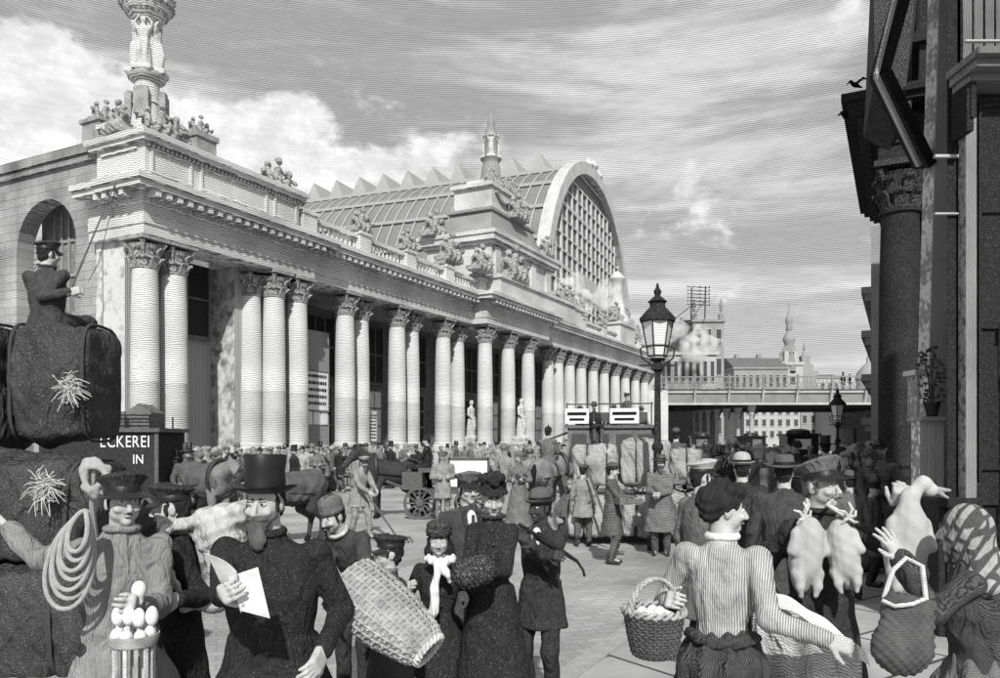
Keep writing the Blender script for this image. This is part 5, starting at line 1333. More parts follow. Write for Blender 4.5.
# 5 errand boy with the hamper
p5 = fore('boy in a tilted dark cap hugging a big wicker hamper', 390, 4.4, 529, .03, yaw=-62, hy=-6, hp=-14, side=-6, hat='cap', hm='dark_cloth', hatpitch=18, top='jacket', cm='charcoal', tm='dark_cloth', hem=.62, flare=.22, hair='short', collar='fur_grey', hr=at(352, 610, 4.05), hl=at(412, 622, 3.95), cr=.3, cl=.3, sleeve=None)
# wicker hamper: a tapering woven basket, mouth down to the right
def wicker(name, label, cat, prof, m, nth=30, sy=1.0, amp=.006, matrix=None, handle=None, rim=True, rows=None, parent=None, open_top=True, strips=0):
    root = MB(); P = []
    L = 0; pts = prof
    tot = sum(math.dist(a, b_) for a, b_ in zip(pts, pts[1:])); n = rows or max(6, int(tot/.018))
    ds = [0]
    for a, b_ in zip(pts, pts[1:]): ds.append(ds[-1]+math.dist(a, b_))
    for i in range(n+1):
        t = tot*i/n
        P.append((float(np.interp(t, ds, [q[0] for q in pts])), float(np.interp(t, ds, [q[1] for q in pts]))))
    nn = nth*2
    if strips:
        root.lathe([(r*.97, z) for r, z in P], 40, sy=sy, cap=False)
        for i in range(n+1):
            r, z = P[i]; root.tube([((r+amp*math.cos(PI*j+PI*i))*math.cos(2*PI*j/nn), (r+amp*math.cos(PI*j+PI*i))*sy*math.sin(2*PI*j/nn), z) for j in range(nn)], strips, 5, closed=True)
        for j in range(nth): root.tube([(r*1.015*math.cos(2*PI*(2*j+.5)/nn), r*1.015*sy*math.sin(2*PI*(2*j+.5)/nn), z) for r, z in P[::2]], strips*.8, 5)
    else: root.lathe(P, nn, sy=sy, cap=False, fn=lambda a, i, r, z: (r+amp*math.cos(a*nth/2+PI*i)+amp*.5*((i % 2)-.5), z))
    if open_top: root.lathe([(r*.93, z) for r, z in P[::-1]], nn, sy=sy, cap=False)
    root.lathe([(0.001, P[0][1]+.004), (P[0][0]*.99, P[0][1]+.004), (P[0][0]*.99, P[0][1]-.004), (.001, P[0][1]-.004)], nn, sy=sy, cap=False)
    o = root.build(name, m, parent, True)
    if label: tag(o, label, cat)
    if rim:
        q = MB(); r_, z_ = P[-1]
        for ph in (0, PI):
            q.tube([((r_+.010*math.cos(i*1.1+ph))*math.cos(2*PI*i/60), (r_+.010*math.cos(i*1.1+ph))*sy*math.sin(2*PI*i/60), z_+.012*math.sin(i*1.1+ph)) for i in range(60)], .0095, 6, closed=True)
        q.build('rim', M['straw'] if m != M['wicker_dark'] else M['wicker'], o, True)
    if handle:
        q = MB(); r_, z_ = P[-1]
        for ph in (0, PI*.66, PI*1.33):
            q.tube([((r_*math.cos(PI*i/30))+.008*math.cos(i*.9+ph), .010*math.sin(i*.9+ph), z_+handle*math.sin(PI*i/30)) for i in range(31)], .008, 6)
        q.build('handle', M['wicker'] if m == M['wicker_dark'] else m, o, True)
    if matrix is not None: o.matrix_world = matrix
    return o
a, c = at(356, 590, 3.75), at(424, 646, 3.62); ax_ = (c-a).normalized()
rotq = ax_.to_track_quat('Z', 'Y').to_matrix().to_4x4()
hm_ = wicker('wicker_hamper', 'big tapering wicker hamper tilted in the arms of the boy', 'hamper', [(.165, -.05), (.178, .02), (.165, .25), (.12, .42), (.09, .46)], M['wicker'], 20, .8, .006, Matrix.Translation(a) @ rotq @ Matrix.Rotation(.3, 4, 'Z'), None, True, 22, None, True, .0085)
# 6 the girl
p6 = fore('girl in round fur hat, black coat and pale scarf beside the lady', 439, 4.9, 515, .05, yaw=8, hy=-6, hp=3, hat='fur', hm='fur', top='dress', cm='black_wool', tm='black_cloth', hem=.60, flare=.27, hair='long', hairm='hair', buttons=5, hr=at(409, 590, 4.75), hl=at(466, 598, 4.75), collar='fur_grey')
s = SDF(.007); n_ = at(440, 563, 4.70)
s.chain([n_+Vector((-.075, .05, .02)), n_+Vector((0, -.0, -.005)), n_+Vector((.075, .05, .02))], [.026, .03, .026]); s.ell(n_+Vector((0, -.02, -.01)), (.035, .025, .03))
s.chain([n_+Vector((-.01, -.02, -.02)), n_+Vector((-.03, -.035, -.16)), n_+Vector((-.035, -.03, -.29))], [.022, .026, .03]); s.chain([n_+Vector((.01, -.02, -.02)), n_+Vector((.05, -.03, -.06)), n_+Vector((.06, -.01, -.1))], [.02, .024, .02])
tag(s.build('scarf', M['white_cloth'], None, lambda V: .004*np.sin(V[:, 0]*170+V[:, 2]*20)), 'pale knotted scarf hanging down the front of the girl in the fur hat', 'scarf')
# 7 the lady
p7 = fore('lady all in black, high flowered bonnet, looking down, hands in a muff', 493, 4.8, 463, .09, yaw=-4, hy=8, hp=14, hat='bonnet', hm='black_wool', top='dress', cm='black_wool', tm=None, fat=.90, buttons=6, hem=.03, flare=.36, hair='bun', hr=at(470, 572, 4.5), hl=at(484, 574, 4.5), cr=.7, cl=.7, collar='fur', er=Vector((-.25, .3, -1)), el=Vector((.25, .3, -1)))
s = SDF(.009); c = at(473, 571, 4.47); s.cone(c+Vector((-.04, -.035, -.01)), c+Vector((.05, -.025, .01)), .086, .086, .02)
tag(s.build('fur_muff', M['fur'], None, lambda V: .004*np.sin(V[:, 0]*190+V[:, 2]*150)+.004*np.sin(V[:, 1]*210+V[:, 2]*130)), 'round dark fur muff held by the lady in black', 'muff')
s = SDF(.007); c = at(492, 535, 4.62); 
for j in range(9): s.ell(c+Vector((.035*math.cos(j*2.4)*(j % 3), 0, .03*math.sin(j*2.4)*(j % 3))), (.022, .02, .018), .006)
s.build('brooch', M['charcoal'], None).parent = p7['root']; p7['root'].children[-1].matrix_parent_inverse = Matrix(p7['inv'])
# 8 smiling man behind
p8 = fore('smiling man in a soft peaked cap, white shirt and tie, behind the lady in black', 468, 5.8, 468, .03, yaw=18, hy=4, hat='cap', hm='grey_cloth', top='coat', cm='charcoal', tm='dark_cloth', hem=.55, shirt=True, lapel='dark_cloth', hairm='hair', hair='short')
# 9 man in the derby
p9 = fore('man in a bowler hat and dark suit, arms folded over an umbrella', 541, 5.3, 480, .075, yaw=-24, hy=-20, hp=2, hat='derby', hm='felt', top='jacket', cm='dark_cloth', tm='dark_cloth', hem=.66, flare=.215, buttons=4, skin='skin_dark', shirt=True, lapel='charcoal', hr=at(551, 556, 5.0), hl=at(532, 545, 5.0), cr=.6, cl=.6)
b = MB(); q0, q1 = at(519, 524, 4.93), at(577, 561, 5.08)
b.tube([q0, q0.lerp(q1, .15), q0.lerp(q1, .55), q1], .012, 8); b.tube([q0.lerp(q1, .3), q0.lerp(q1, .6), q0.lerp(q1, .95)], .030, 10, r1=.012); b.tube([q1, q1+Vector((.04, 0, -.06)), q1+Vector((.05, 0, -.10))], .009, 7)
tag(b.build('umbrella', M['black_cloth'], None, True), 'rolled black umbrella tucked under the arm of the man in the bowler hat', 'umbrella')
# 10 market woman from behind
p10 = fore('bare-headed market woman in a striped bodice seen from behind, face turned right', 722, 3.5, 472, .045, yaw=152, hy=-58, hp=4, top='bodice', cm='stripe', tm='charcoal', hair='updo', hr=at(829, 640, 3.22), hl=at(668, 600, 3.42), cr=.55, cl=.75, nr=Vector((-.3, .7, -.4)), collar='white_cloth', foldamp=.004)
s = SDF(.010); W_ = p10; c = p10['hip']; k = p10['k']
for j in range(18):
    a0, a1 = 2*PI*j/18, 2*PI*(j+1)/18; s.cone(c+V3(.150*k*math.cos(a0), .132*k*math.sin(a0), .07*k+.01*math.sin(j)), c+V3(.150*k*math.cos(a1), .132*k*math.sin(a1), .07*k+.01*math.sin(j+1)), .026*k, .026*k, .01)
s.build('waistband', M['charcoal'], p10['root'], lambda V: .004*np.sin(V[:, 2]*150+V[:, 0]*60))
bk = wicker('egg_basket', 'round woven egg basket with a braided handle on the arm of the market woman', 'basket', [(.075, 0), (.09, .01), (.108, .09), (.120, .165), (.124, .19)], M['wicker_dark'], 22, 1.0, .0045, Matrix.Translation(at(654, 655, 3.33)) @ Matrix.Rotation(.5, 4, 'Z'), .135, True, 15, None, True, .0066)
def egg_mesh():
    s_ = SDF(.005); s_.ell((0, 0, 0), (.022, .022, .024), .005); s_.ell((0, 0, .008), (.018, .018, .023), .01); return s_.mesh('egg', [M['egg']])
EGG = egg_mesh()
def eggs(c, spots, group, label, k=1.0):
    r = random.Random(4)
    for i, (x, y, z) in enumerate(spots):
        o = bpy.data.objects.new('egg', EGG); col.objects.link(o); o.location = c+Vector((x, y, z)); o.scale = (k, k, k); o.rotation_euler = (r.uniform(0, 3), r.uniform(0, 3), 0); tag(o, label, 'egg', group)
c = at(654, 655, 3.33)
eggs(c, [(.85*x_, .85*y_, z_-.022) for x_, y_, z_ in ((-.07, -.05, .185), (-.02, -.075, .185), (.035, -.065, .185), (.075, -.02, .185), (-.085, .005, .187), (-.035, -.02, .20), (.02, -.015, .203), (-.05, .05, .195), (.005, .045, .20), (.06, .04, .19), (0, .09, .18))], 'eggs in the round basket', 'pale egg lying in the round basket on the arm of the market woman', 1.15)
s = SDF(.012); s.ell(c+Vector((0, 0, .11)), (.100, .100, .055), .01); tag(s.build('straw_bedding', M['straw'], None), 'straw bedding under the eggs in the round basket', 'straw', None, None)
# her big cloth-like sheet of paper
q = MB()
def drape(u, v):
    # top edge runs from her waist to her right hand and on, the sheet hangs down
    top = at(748, 588, 3.62)*(1-u)+at(862, 655, 3.26)*u; top += Vector((0, 0, .045*math.sin(u*PI)))
    bot = at(764, 735, 3.66)*(1-u)+at(866, 760, 3.30)*u
    p = top*(1-v)+bot*v
    return p+Vector((-.25, -.9, 0))*(.020*math.sin(u*11+v*2)+.012*math.sin(u*23+1))*(.3+v)
q.grid(drape, 44, 16, thick=.003)
tag(q.build('white_cloth', M['pale_cloth'], None, True), 'large pale sheet of cloth hanging from the right hand of the market woman', 'cloth')
q = MB(); q.grid(lambda u, v: at(746, 586, 3.58)*(1-u)+at(862, 653, 3.21)*u+Vector((0, 0, .012+.045*math.sin(u*PI)))+Vector((.15, -.5, -.05-.6*v))*.09*v+Vector((0, 0, .006*math.sin(u*20))), 40, 4, thick=.003)
tag(q.build('folded_cloth', M['white_cloth'], None, True), 'turned-over white hem strip lying along the top of the pale hanging sheet', 'cloth')
# 11 goose seller
p11 = fore('moustached poultry seller in a flat uniform cap, plucked geese slung about him', 820, 4.05, 453, .045, yaw=22, hy=10, hp=-3, hat='visorcap', hm='grey_cloth', hatpitch=-10, top='coat', cm='dark_cloth', tm='dark_cloth', hem=.40, flare=.27, fat=1.1, beard='moustache', hairm='hair_grey', hair='short', hl=at(898, 506, 3.72), hr=at(778, 612, 3.9), cl=.9, cr=.6, nl=Vector((.2, .9, .1)), collar='dark_cloth')
def lettering(text, size, depth, m, name='lettering', parent=None):
    cu = bpy.data.curves.new(name, 'FONT'); cu.body = text; cu.size = size; cu.extrude = depth; cu.align_x = 'CENTER'; cu.align_y = 'CENTER'
    o = bpy.data.objects.new(name, cu); col.objects.link(o)
    dg = bpy.context.evaluated_depsgraph_get(); me = bpy.data.meshes.new_from_object(o.evaluated_get(dg)); bpy.data.objects.remove(o)
    me.materials.clear(); me.materials.append(m)
    n = bpy.data.objects.new(name, me); link(n, parent); return n
def goose(label, c, k, rot, neck, head=True, group='plucked geese of the poultry seller'):
    s = SDF(.0085); s.ell((0, 0, -.06), (.085, .08, .12), .03); s.ell((0, -.015, .07), (.072, .072, .11), .05); s.ell((0, .02, -.17), (.045, .045, .06), .04)
    if neck: s.chain([(0, 0, .14), (0, 0, .20), (neck[0], neck[1], .27), (neck[0]*1.6, neck[1], .25+neck[2])], [.05, .034, .026, .024], .02)
    for q_ in (-1, 1):
        s.chain([(q_*.065, -.01, .09), (q_*.088, -.025, .0), (q_*.07, -.04, .05)], [.03, .026, .014], .02); s.chain([(q_*.05, -.03, -.12), (q_*.05, -.05, -.18), (q_*.04, -.05, -.23)], [.04, .022, .012], .015)
    neck = neck or (0, 0, 0); h = V3(neck[0]*1.6, neck[1], .25+neck[2])
    root = s.build('goose', [M['goose']], None, lambda V: .0010*np.sin(V[:, 2]*90+V[:, 0]*70)+.0008*np.sin(V[:, 0]*160-V[:, 1]*90))
    if head:
        d = SDF(.006); d.ell(h+V3(0, 0, -.01), (.032, .028, .03), .01); d.build('head', M['goose'], root)
        e = SDF(.005); dd = V3(math.copysign(1, neck[0] or 1), -.2, -.25); e.cone(h+dd*.025, h+dd*.075+V3(0, 0, .012), .014, .007, .004); e.cone(h+dd*.025+V3(0, 0, -.008), h+dd*.07+V3(0, 0, -.022), .011, .006, .004); e.build('beak', M['beak'], root)
    root.location = c; root.scale = (k, k, k); root.rotation_euler = [math.radians(x) for x in rot]
    return tag(root, label, 'goose', group)
goose('plump plucked goose hanging head down on the chest of the poultry seller', at(806, 550, 3.72), .92, (4, 2, 10), None, False)
goose('thinner plucked goose with dangling wings beside the plump one on his chest', at(843, 550, 3.74), .84, (0, -8, -25), None, False)
goose('big pale goose held out by the neck at arm length between seller and old woman', at(906, 544, 3.62), 1.08, (0, 4, 0), (.055, 0, .0))
b = MB()
for dx_, px_ in ((-1, 803), (1, 848)):
    c = at(px_, 518, 3.70)
    for j in range(5):
        a_ = (.5, 1.3, 2.2, 3.5, 5.6)[j]; l_ = (.6, .9, .75, .5, .55)[j]; b.tube([c+Vector((0, 0, 0)), c+Vector((.05*l_*math.cos(a_), -.02, .05*l_*math.sin(a_))), c+Vector((.08*l_*math.cos(a_+.3), -.01, .085*l_*math.sin(a_+.3)))], .010, 6, r1=.005)
    b.tube([c, at(818+10*dx_, 505, 3.80), at(820+13*dx_, 500, 3.98)], .012, 6)
tag(b.build('poultry_cord', M['straw'], None, True), 'knotted pale cords and tied feet round the neck of the poultry seller', 'cord')
# 12 old woman with raised hands
p12 = fore('old woman in a plaid headscarf with both hands thrown up, seen from behind', 974, 3.3, 503, .0, yaw=-122, hy=-14, hp=0, lean=6, hat='scarf', hm='plaid', hair=None, top='bodice', cm='charcoal', tm='grey_cloth', hl=at(902, 560, 3.12), hr=at(958, 550, 3.62), cl=.14, cr=.14, nl=Vector((-.5, .85, .1)), nr=Vector((-.6, .8, .1)), el=Vector((-.1, -.5, -1)), er=Vector((.2, .4, -1)), fat=1.12, spread=.9, foldamp=.010, sleeve='cuff')
s = SDF(.009); c = at(905, 634, 3.02)
R_ = rotm(6, 14, 8)
s.ell(c, (.11, .055, .14), .02, 0, R_); s.ell(c+Vector((-.01, 0, -.06)), (.125, .065, .10), .04, 0, R_); s.box(c+Vector((.01, 0, .10)), (.10, .03, .05), .025, .04, 0, R_)
bagroot = s.build('woven_bag', M['wicker_dark'], None, lambda V: .005*np.sin(V[:, 0]*170)*np.sin(V[:, 2]*170))
tag(bagroot, 'sagging dark woven bag hanging from the forearm of the old woman', 'bag')
b = MB(); b.tube([at(884, 598, 3.02), at(893, 570, 3.04), at(906, 558, 3.07), at(922, 566, 3.06), at(926, 600, 3.02)], .010, 7); b.tube([at(882, 600, 2.98), at(895, 606, 2.96), at(912, 604, 2.96), at(927, 598, 2.99)], .008, 6); b.build('handle', M['straw'], bagroot, True)
# 13-16 the line of men behind
p13 = fore('soldier in a pale flat cap and grey greatcoat standing behind the market woman', 701, 6.0, 456, .04, yaw=118, hy=-25, hat='visorcap', hm='felt_pale', top='coat', cm='grey_cloth', tm='dark_cloth', vox=.010, hair='short')
p14 = fore('man in a pale round hat with his back turned, right of the flat-capped soldier', 742, 7.3, 447, .075, yaw=172, hat='derby', hm='felt_pale', top='coat', cm='dark_cloth', tm='dark_cloth', vox=.011, fat=1.1)
p15 = fore('man in a wide-brimmed hat and dark coat seen from behind, left of the poultry seller', 784, 6.3, 449, .065, yaw=165, hy=-10, hat='wide', hm='felt', top='coat', cm='charcoal', tm='dark_cloth', vox=.010, fat=1.15)
p16 = fore('boy in a peaked cap walking by the black column base', 872, 9.8, 479, .03, yaw=55, hy=-10, hat='cap', hm='dark_cloth', top='coat', cm='grey_cloth', tm='dark_cloth', hem=.5, vox=.012, hl=at(866, 522, 9.6))
p17 = fore('tall man in grey seen from behind beside the boy in the peaked cap', 850, 9.0, 466, .07, yaw=175, hat='derby', hm='felt', top='coat', cm='grey_cloth', tm='dark_cloth', vox=.012)
# egg stand of the hawker
st_ = empty('egg_stand', P0(134, 3.38), 0, 'round slatted stand with a shallow tray in front of the rope hawker', 'egg stand')
zt_ = zat(636, 3.38); k_ = 3.38/F
b = MB(); b.lathe([(.001, zt_-.02), (.088, zt_-.02), (.098, zt_+.012), (.104, zt_+.012), (.104, zt_-.004), (.094, zt_-.034), (.001, zt_-.034)], 26); b.build('tray', M['wicker'], st_, True)
for j in range(12):
    a_ = 2*PI*j/12; q = MB(); q.bar((.080*math.cos(a_), .080*math.sin(a_), 0), (.080*math.cos(a_), .080*math.sin(a_), zt_-.03), .016, .010, up=(math.cos(a_), math.sin(a_), 0)); q.build('slat', M['straw' if j % 2 else 'wicker'], st_)
b = MB()
for z in (.25, .7): b.lathe([(.082, z), (.092, z), (.092, z+.03), (.082, z+.03)], 24, cap=False)
b.build('hoop', M['wicker_dark'], st_)
c = Vector((gx(134, 3.38), 3.38, zt_))
eggs(c, [(.07*math.cos(i*.785), .07*math.sin(i*.785), .012) for i in range(8)], 'eggs lying in the slatted stand', 'egg lying on its side in the rim of the slatted stand', 1.15)
for i, (px_, py_) in enumerate(((118, 617), (129, 617), (139, 619), (152, 617))):
    o = bpy.data.objects.new('egg', EGG); col.objects.link(o); o.location = at(px_, py_, 3.38); o.scale = (1.2, 1.2, 1.6); tag(o, 'egg standing upright on a peg above the slatted stand', 'egg', 'eggs standing on the slatted stand')
b = MB()
for i, (px_, py_) in enumerate(((118, 623), (129, 624), (139, 626), (152, 623))): b.bar(at(px_, py_+14, 3.38)-Vector((st_.location)), at(px_, py_+2, 3.38)-Vector(st_.location), .012)
b.build('peg', M['straw'], st_)
s = SDF(.006); s.ell((0, 0, 0), (.032, .032, .042), .01); s.cone((0, 0, -.03), (0, 0, -.05), .02, .02, .01); o = s.build('egg_cup', M['egg'], None); o.location = at(139, 590, 3.45); tag(o, 'big egg held up in a cup in the fist of the hawker', 'egg')
# ------------------------------------------------------------------ horses and vehicles
def horse_sdf(vox=.03, graze=0, step=0.0, blanket=False):
    s = SDF(vox)
    s.ell((.42, 0, 1.16), (.36, .25, .35), .08); s.ell((0, 0, 1.12), (.6, .27, .31), .08); s.ell((-.5, 0, 1.19), (.36, .27, .34), .08)
    hx, hz = 1.12, 1.78-graze*.7
    s.cone((.6, 0, 1.32), (hx-.1, 0, hz), .23, .125, .06); s.cone((hx-.06, 0, hz+.02), (hx+.30, 0, hz-.36), .13, .07, .03); s.ell((hx+.02, 0, hz-.1), (.13, .085, .14), .03)
    for q in (-1, 1):
        s.cone((hx-.1, q*.055, hz+.1), (hx-.09, q*.07, hz+.24), .04, .012, .01)
        f = step*q; s.chain([(.5, q*.14, 1.0), (.54+f*.3, q*.14, .56), (.50+f*.25, q*.14, .12)], [.13, .065, .045], .04); s.cone((.51+f*.25, q*.14, .1), (.54+f*.25, q*.14, .04), .055, .07, .02, 1)
        f = -step*q; s.chain([(-.52, q*.15, 1.05), (-.40+f*.2, q*.15, .74), (-.70+f*.25, q*.15, .52), (-.64+f*.35, q*.15, .12)], [.18, .11, .065, .045], .04); s.cone((-.63+f*.35, q*.15, .1), (-.6+f*.35, q*.15, .04), .055, .07, .02, 1)
    return s
HMESH = {}
def horse(label, px, Y, yaw, m='horse_dark', step=.3, graze=0, k=1.0, cloth=None, harness=True, group=None, z=None):
    key = (m, step, graze)
    if key not in HMESH:
        HMESH[key] = horse_sdf(.028, graze, step).mesh('horse', [M[m], M['ink']], None)
        s = SDF(.028); hz = 1.78-graze*.7
        s.chain([(1.1, 0, hz+.14), (.9, 0, hz-.02), (.62, 0, 1.5)], [.05, .075, .06], .03); HMESH[key+('mane',)] = s.mesh('mane', [M['ink']], lambda V: .012*np.sin(V[:, 0]*40+V[:, 2]*30))
        s = SDF(.028); s.chain([(-.80, 0, 1.32), (-.95, 0, 1.1), (-.98, 0, .7), (-.94, 0, .45)], [.06, .075, .07, .03], .03); HMESH[key+('tail',)] = s.mesh('tail', [M['ink']], lambda V: .012*np.sin(V[:, 1]*60+V[:, 2]*10))
    X = gx(px, Y); o = empty('horse', (X, Y, ground_z(X, Y) if z is None else z), math.radians(yaw), label, 'horse', group); o.scale = (k, k, k)
    for nm in ('body', 'mane', 'tail'): link(bpy.data.objects.new(nm, HMESH[key] if nm == 'body' else HMESH[key+(nm,)]), o)
    if harness:
        b = MB(); b.tube([(.60+.06*math.cos(a), .27*math.cos(a), 1.24+.40*math.sin(a)) for a in [2*PI*i/16 for i in range(16)]], .05, 6, closed=True); b.build('collar', M['leather'], o, True)
        b = MB(); b.tube([(-.05, .285*math.cos(a), 1.13+.325*math.sin(a)) for a in [2*PI*i/16 for i in range(16)]], .025, 5, closed=True)
        for q in (-1, 1): b.tube([(.6, q*.27, 1.15), (-.05, q*.30, 1.08), (-.9, q*.3, 1.05)], .022, 5)
        b.build('harness', M['leather'], o, True)
        b = MB(); hz = 1.78-graze*.7
        b.tube([(1.18, 0, hz+.1), (1.14, .1, hz-.05), (1.28, .08, hz-.26), (1.38, 0, hz-.3), (1.28, -.08, hz-.26), (1.14, -.1, hz-.05)], .014, 5, closed=True); b.build('bridle', M['leather'], o, True)
    if cloth:
        s = SDF(.03); s.ell((0, 0, 1.16), (.78, .32, .38), .06); s.ell((.35, 0, 1.2), (.42, .31, .38), .06); s.ell((-.5, 0, 1.22), (.42, .32, .38), .06); s.box((0, 0, .5), (1.2, .5, .42), .02, .02, 0, None, True)
        if cloth == 'hood': s.cone((.6, 0, 1.38), (1.02, 0, 1.78), .27, .17, .06); s.cone((.62, 0, 1.55), (.72, 0, 1.98), .14, .03, .05)
        s.build('horse_blanket', M['blanket'], o, lambda V: .010*np.sin(V[:, 0]*17+3*np.sin(V[:, 2]*7+V[:, 0]*4))+.006*np.sin(V[:, 2]*21))
    return o
def wheel_mb(R, n=12, w=.06, hub=.12):
    b = MB(); T = Matrix.Rotation(PI/2, 4, 'X')
    b.T = T; b.lathe([(R-.07, -w/2), (R, -w/2), (R, w/2), (R-.07, w/2), (R-.07, -w/2)], 32, cap=False); b.lathe([(.001, -w*1.3), (hub*.7, -w*1.3), (hub, -w*.6), (hub, w*.6), (hub*.7, w*1.3), (.001, w*1.3)], 12, cap=False)
    for i in range(n):
        a = 2*PI*i/n; b.bar((hub*.8*math.cos(a), hub*.8*math.sin(a), 0), ((R-.03)*math.cos(a), (R-.03)*math.sin(a), 0), .04, .035)
    b.T = None; return b
def wheels(root, spots, R, m='cart_wood', n=12):
    me = None
    for x, y in spots:
        if me is None: o = wheel_mb(R, n).build('wheel', M[m], root, True); me = o.data
        else: o = link(bpy.data.objects.new('wheel', me), root)
        o.location = (x, y, R)
# soldier-driven cart: horse faces left
CY = 19.8
horse('dark cart horse stepping to the left in harness before the columns', 396, CY, 212, 'horse_dark', .35, .12, .98)
ct_ = empty('light_cart', P0(432, CY), math.radians(180), 'light four-wheeled cart with a pale box behind the dark cart horse', 'cart')
wheels(ct_, ((.25, .62), (.25, -.62), (-1.0, .66), (-1.0, -.66)), .40, 'cart_wood')
b = MB(); b.box(-1.5, .5, -.55, .55, .62, .72); b.box(.2, .7, -.5, .5, .72, 1.15); b.box(-.1, .3, -.5, .5, 1.15, 1.25); b.build('cart_bed', M['cart_wood'], ct_)
b = MB(); b.box(-1.45, -.45, -.52, .52, .72, 1.5); b.build('box', M['white_sign'], ct_); b = MB()
for x in (-1.47, -.49): b.box(x, x+.06, .52, .55, .72, 1.52)
for z in (.74, 1.46): b.box(-1.44, -.46, .52, .55, z, z+.06)
b.build('box_frame', M['m_dark'], ct_)
b = MB()
for q in (-1, 1): b.tube([(.5, q*.3, .7), (1.2, q*.34, .95), (2.3, q*.34, 1.05)], .035, 6)
b.build('shafts', M['cart_wood'], ct_, True)
cd = ct_.location
drv = person('helmeted driver in a dark greatcoat seated on the light cart with the pale box', gx(427, CY), CY, 1.72, yaw=-95, vox=.016, hipz=.15, hat='helmet', hm='m_black', top='coat', cm='m_black', tm='m_dark', seated=True, fr=(-.12, -.42, -.28), fl=(.12, -.42, -.28), hr=(-.15, -.38, .45), hl=(.15, -.38, .45), gz=0, z=1.12)
# mounted soldier, from behind
RY = 19.0
horse('dark troop horse seen from behind carrying the mounted soldier', 549, RY, 62, 'horse_grey', .12, 0, 1.0)
person('mounted soldier in a spiked helmet seen from behind, on the troop horse', gx(548, RY), RY-.02, 1.74, yaw=152, vox=.014, hipz=.12, hat='helmet', hm='m_black', top='coat', cm='m_grey', tm='m_dark', seated=True, fr=(-.42, -.15, -.62), fl=(.42, -.15, -.62), hr=(-.12, -.36, .35), hl=(.12, -.36, .35), gz=0, z=1.34, fat=1.1)
# blanketed horses at the left
horse('horse in a long fringed blanket and hood behind the bearded gentleman', 290, 14.6, 230, 'horse_dark', .15, .25, .88, 'hood')
horse('rugged-up horse in a striped blanket, nose to the right, behind the pack', 205, 16.0, -38, 'horse_grey', .15, .35, .95, 'plain')
# ------------------------------------------------------------------ bale waggon in the middle
def bale(label, c, h, m, seed, cords=(.35, .7), R=None, tilt=0, group=None, vox=.03, bulge=.04):
    r = random.Random(seed); s = SDF(vox)
    s.box((0, 0, 0), (h[0]*.96, h[1]*.96, h[2]*.96), min(h)*.22, .02, 0)
    for i in range(7): s.ell((r.uniform(-.6, .6)*h[0], r.uniform(-.6, .6)*h[1], r.uniform(-.6, .6)*h[2]), (h[0]*.56, h[1]*.56, h[2]*.56), .10)
    for cx in cords:
        x = -h[0]+2*h[0]*cx
        n = 20
        for i in range(n):
            a0, a1 = 2*PI*i/n, 2*PI*(i+1)/n
            q0, q1 = [(x, h[1]*1.03*math.copysign(abs(math.cos(a))**.5, math.cos(a)), h[2]*1.03*math.copysign(abs(math.sin(a))**.5, math.sin(a))) for a in (a0, a1)]
            s.cone(q0, q1, .03*max(1, vox/.03), .03*max(1, vox/.03), .02, 0, True)
    o = s.build('bale', [M[m]], None, lambda V: bulge*.5*(np.sin(V[:, 0]*9/h[0]*.5+seed)*np.sin(V[:, 2]*7/h[2]*.5+seed*2))+bulge*.16*np.sin(V[:, 0]*40+V[:, 2]*25+seed))
    o.location = c; o.rotation_euler = (0, math.radians(tilt), math.radians(R or 0)); tag(o, label, 'bale', group)
    for cx in cords:
        cd_ = MB(); x = -h[0]+2*h[0]*cx
        cd_.tube([(x, h[1]*1.0*math.copysign(abs(math.cos(a))**.5, math.cos(a)), h[2]*1.0*math.copysign(abs(math.sin(a))**.5, math.sin(a))) for a in [2*PI*i/24 for i in range(24)]], .016*max(1, h[0]/.5), 5, closed=True); cd_.build('cord', M['cord'], o, True)
    return o
WY = 14.9
bw2 = empty('bale_waggon', P0(630, WY+.5), math.radians(-8), 'heavy waggon loaded with big corded bales in the middle of the square', 'waggon')
wheels(bw2, ((-1.05, 1.6), (.9, 1.6), (-1.05, -.3), (.9, -.3)), .46, 'cart_wood')
b = MB(); b.box(-1.25, 1.2, -.75, 2.3, .56, .72); b.box(-1.0, -.9, -.6, 2.2, .35, .56); b.box(.8, .9, -.6, 2.2, .35, .56); b.box(-1.3, 1.25, -.85, -.75, .5, .8); b.build('waggon_bed', M['cart_wood'], bw2)
for i, (px, py, hx, hz, lab) in enumerate(((594, 514, .48, .40, 'lower left bale on the middle waggon, beside the man with the tray'), (643, 514, .42, .40, 'lower middle bale on the middle waggon, under the standing man'), (684, 512, .34, .40, 'lower right bale on the middle waggon behind the soldier'), (596, 464, .44, .40, 'upper left bale with a sagging top on the middle waggon'), (644, 462, .48, .43, 'big upper bale in the middle of the waggon load, behind the lamp post'), (684, 466, .32, .36, 'upper right bale of the middle waggon, below the hatted carter'))):
    Y_ = WY+(.1 if i < 3 else .35); c = at(px, py, Y_); bale(lab, c, (hx, .62, hz), 'bale_mid', i+3, (.32, .74) if hx > .4 else (.5,), -8, 0, 'bales on the middle waggon')
person('carter in a round hat sitting with his back turned on the middle bale load', gx(676, WY+.7), WY+.7, 1.66, yaw=160, vox=.015, hipz=.16, hat='derby', hm='m_dark', top='coat', cm='m_dark', tm='m_dark', seated=True, fr=(-.12, -.44, -.25), fl=(.12, -.44, -.25), hr=(-.1, -.35, .3), hl=(.1, -.35, .3), gz=0, z=zat(424, WY+.7)-1.02)
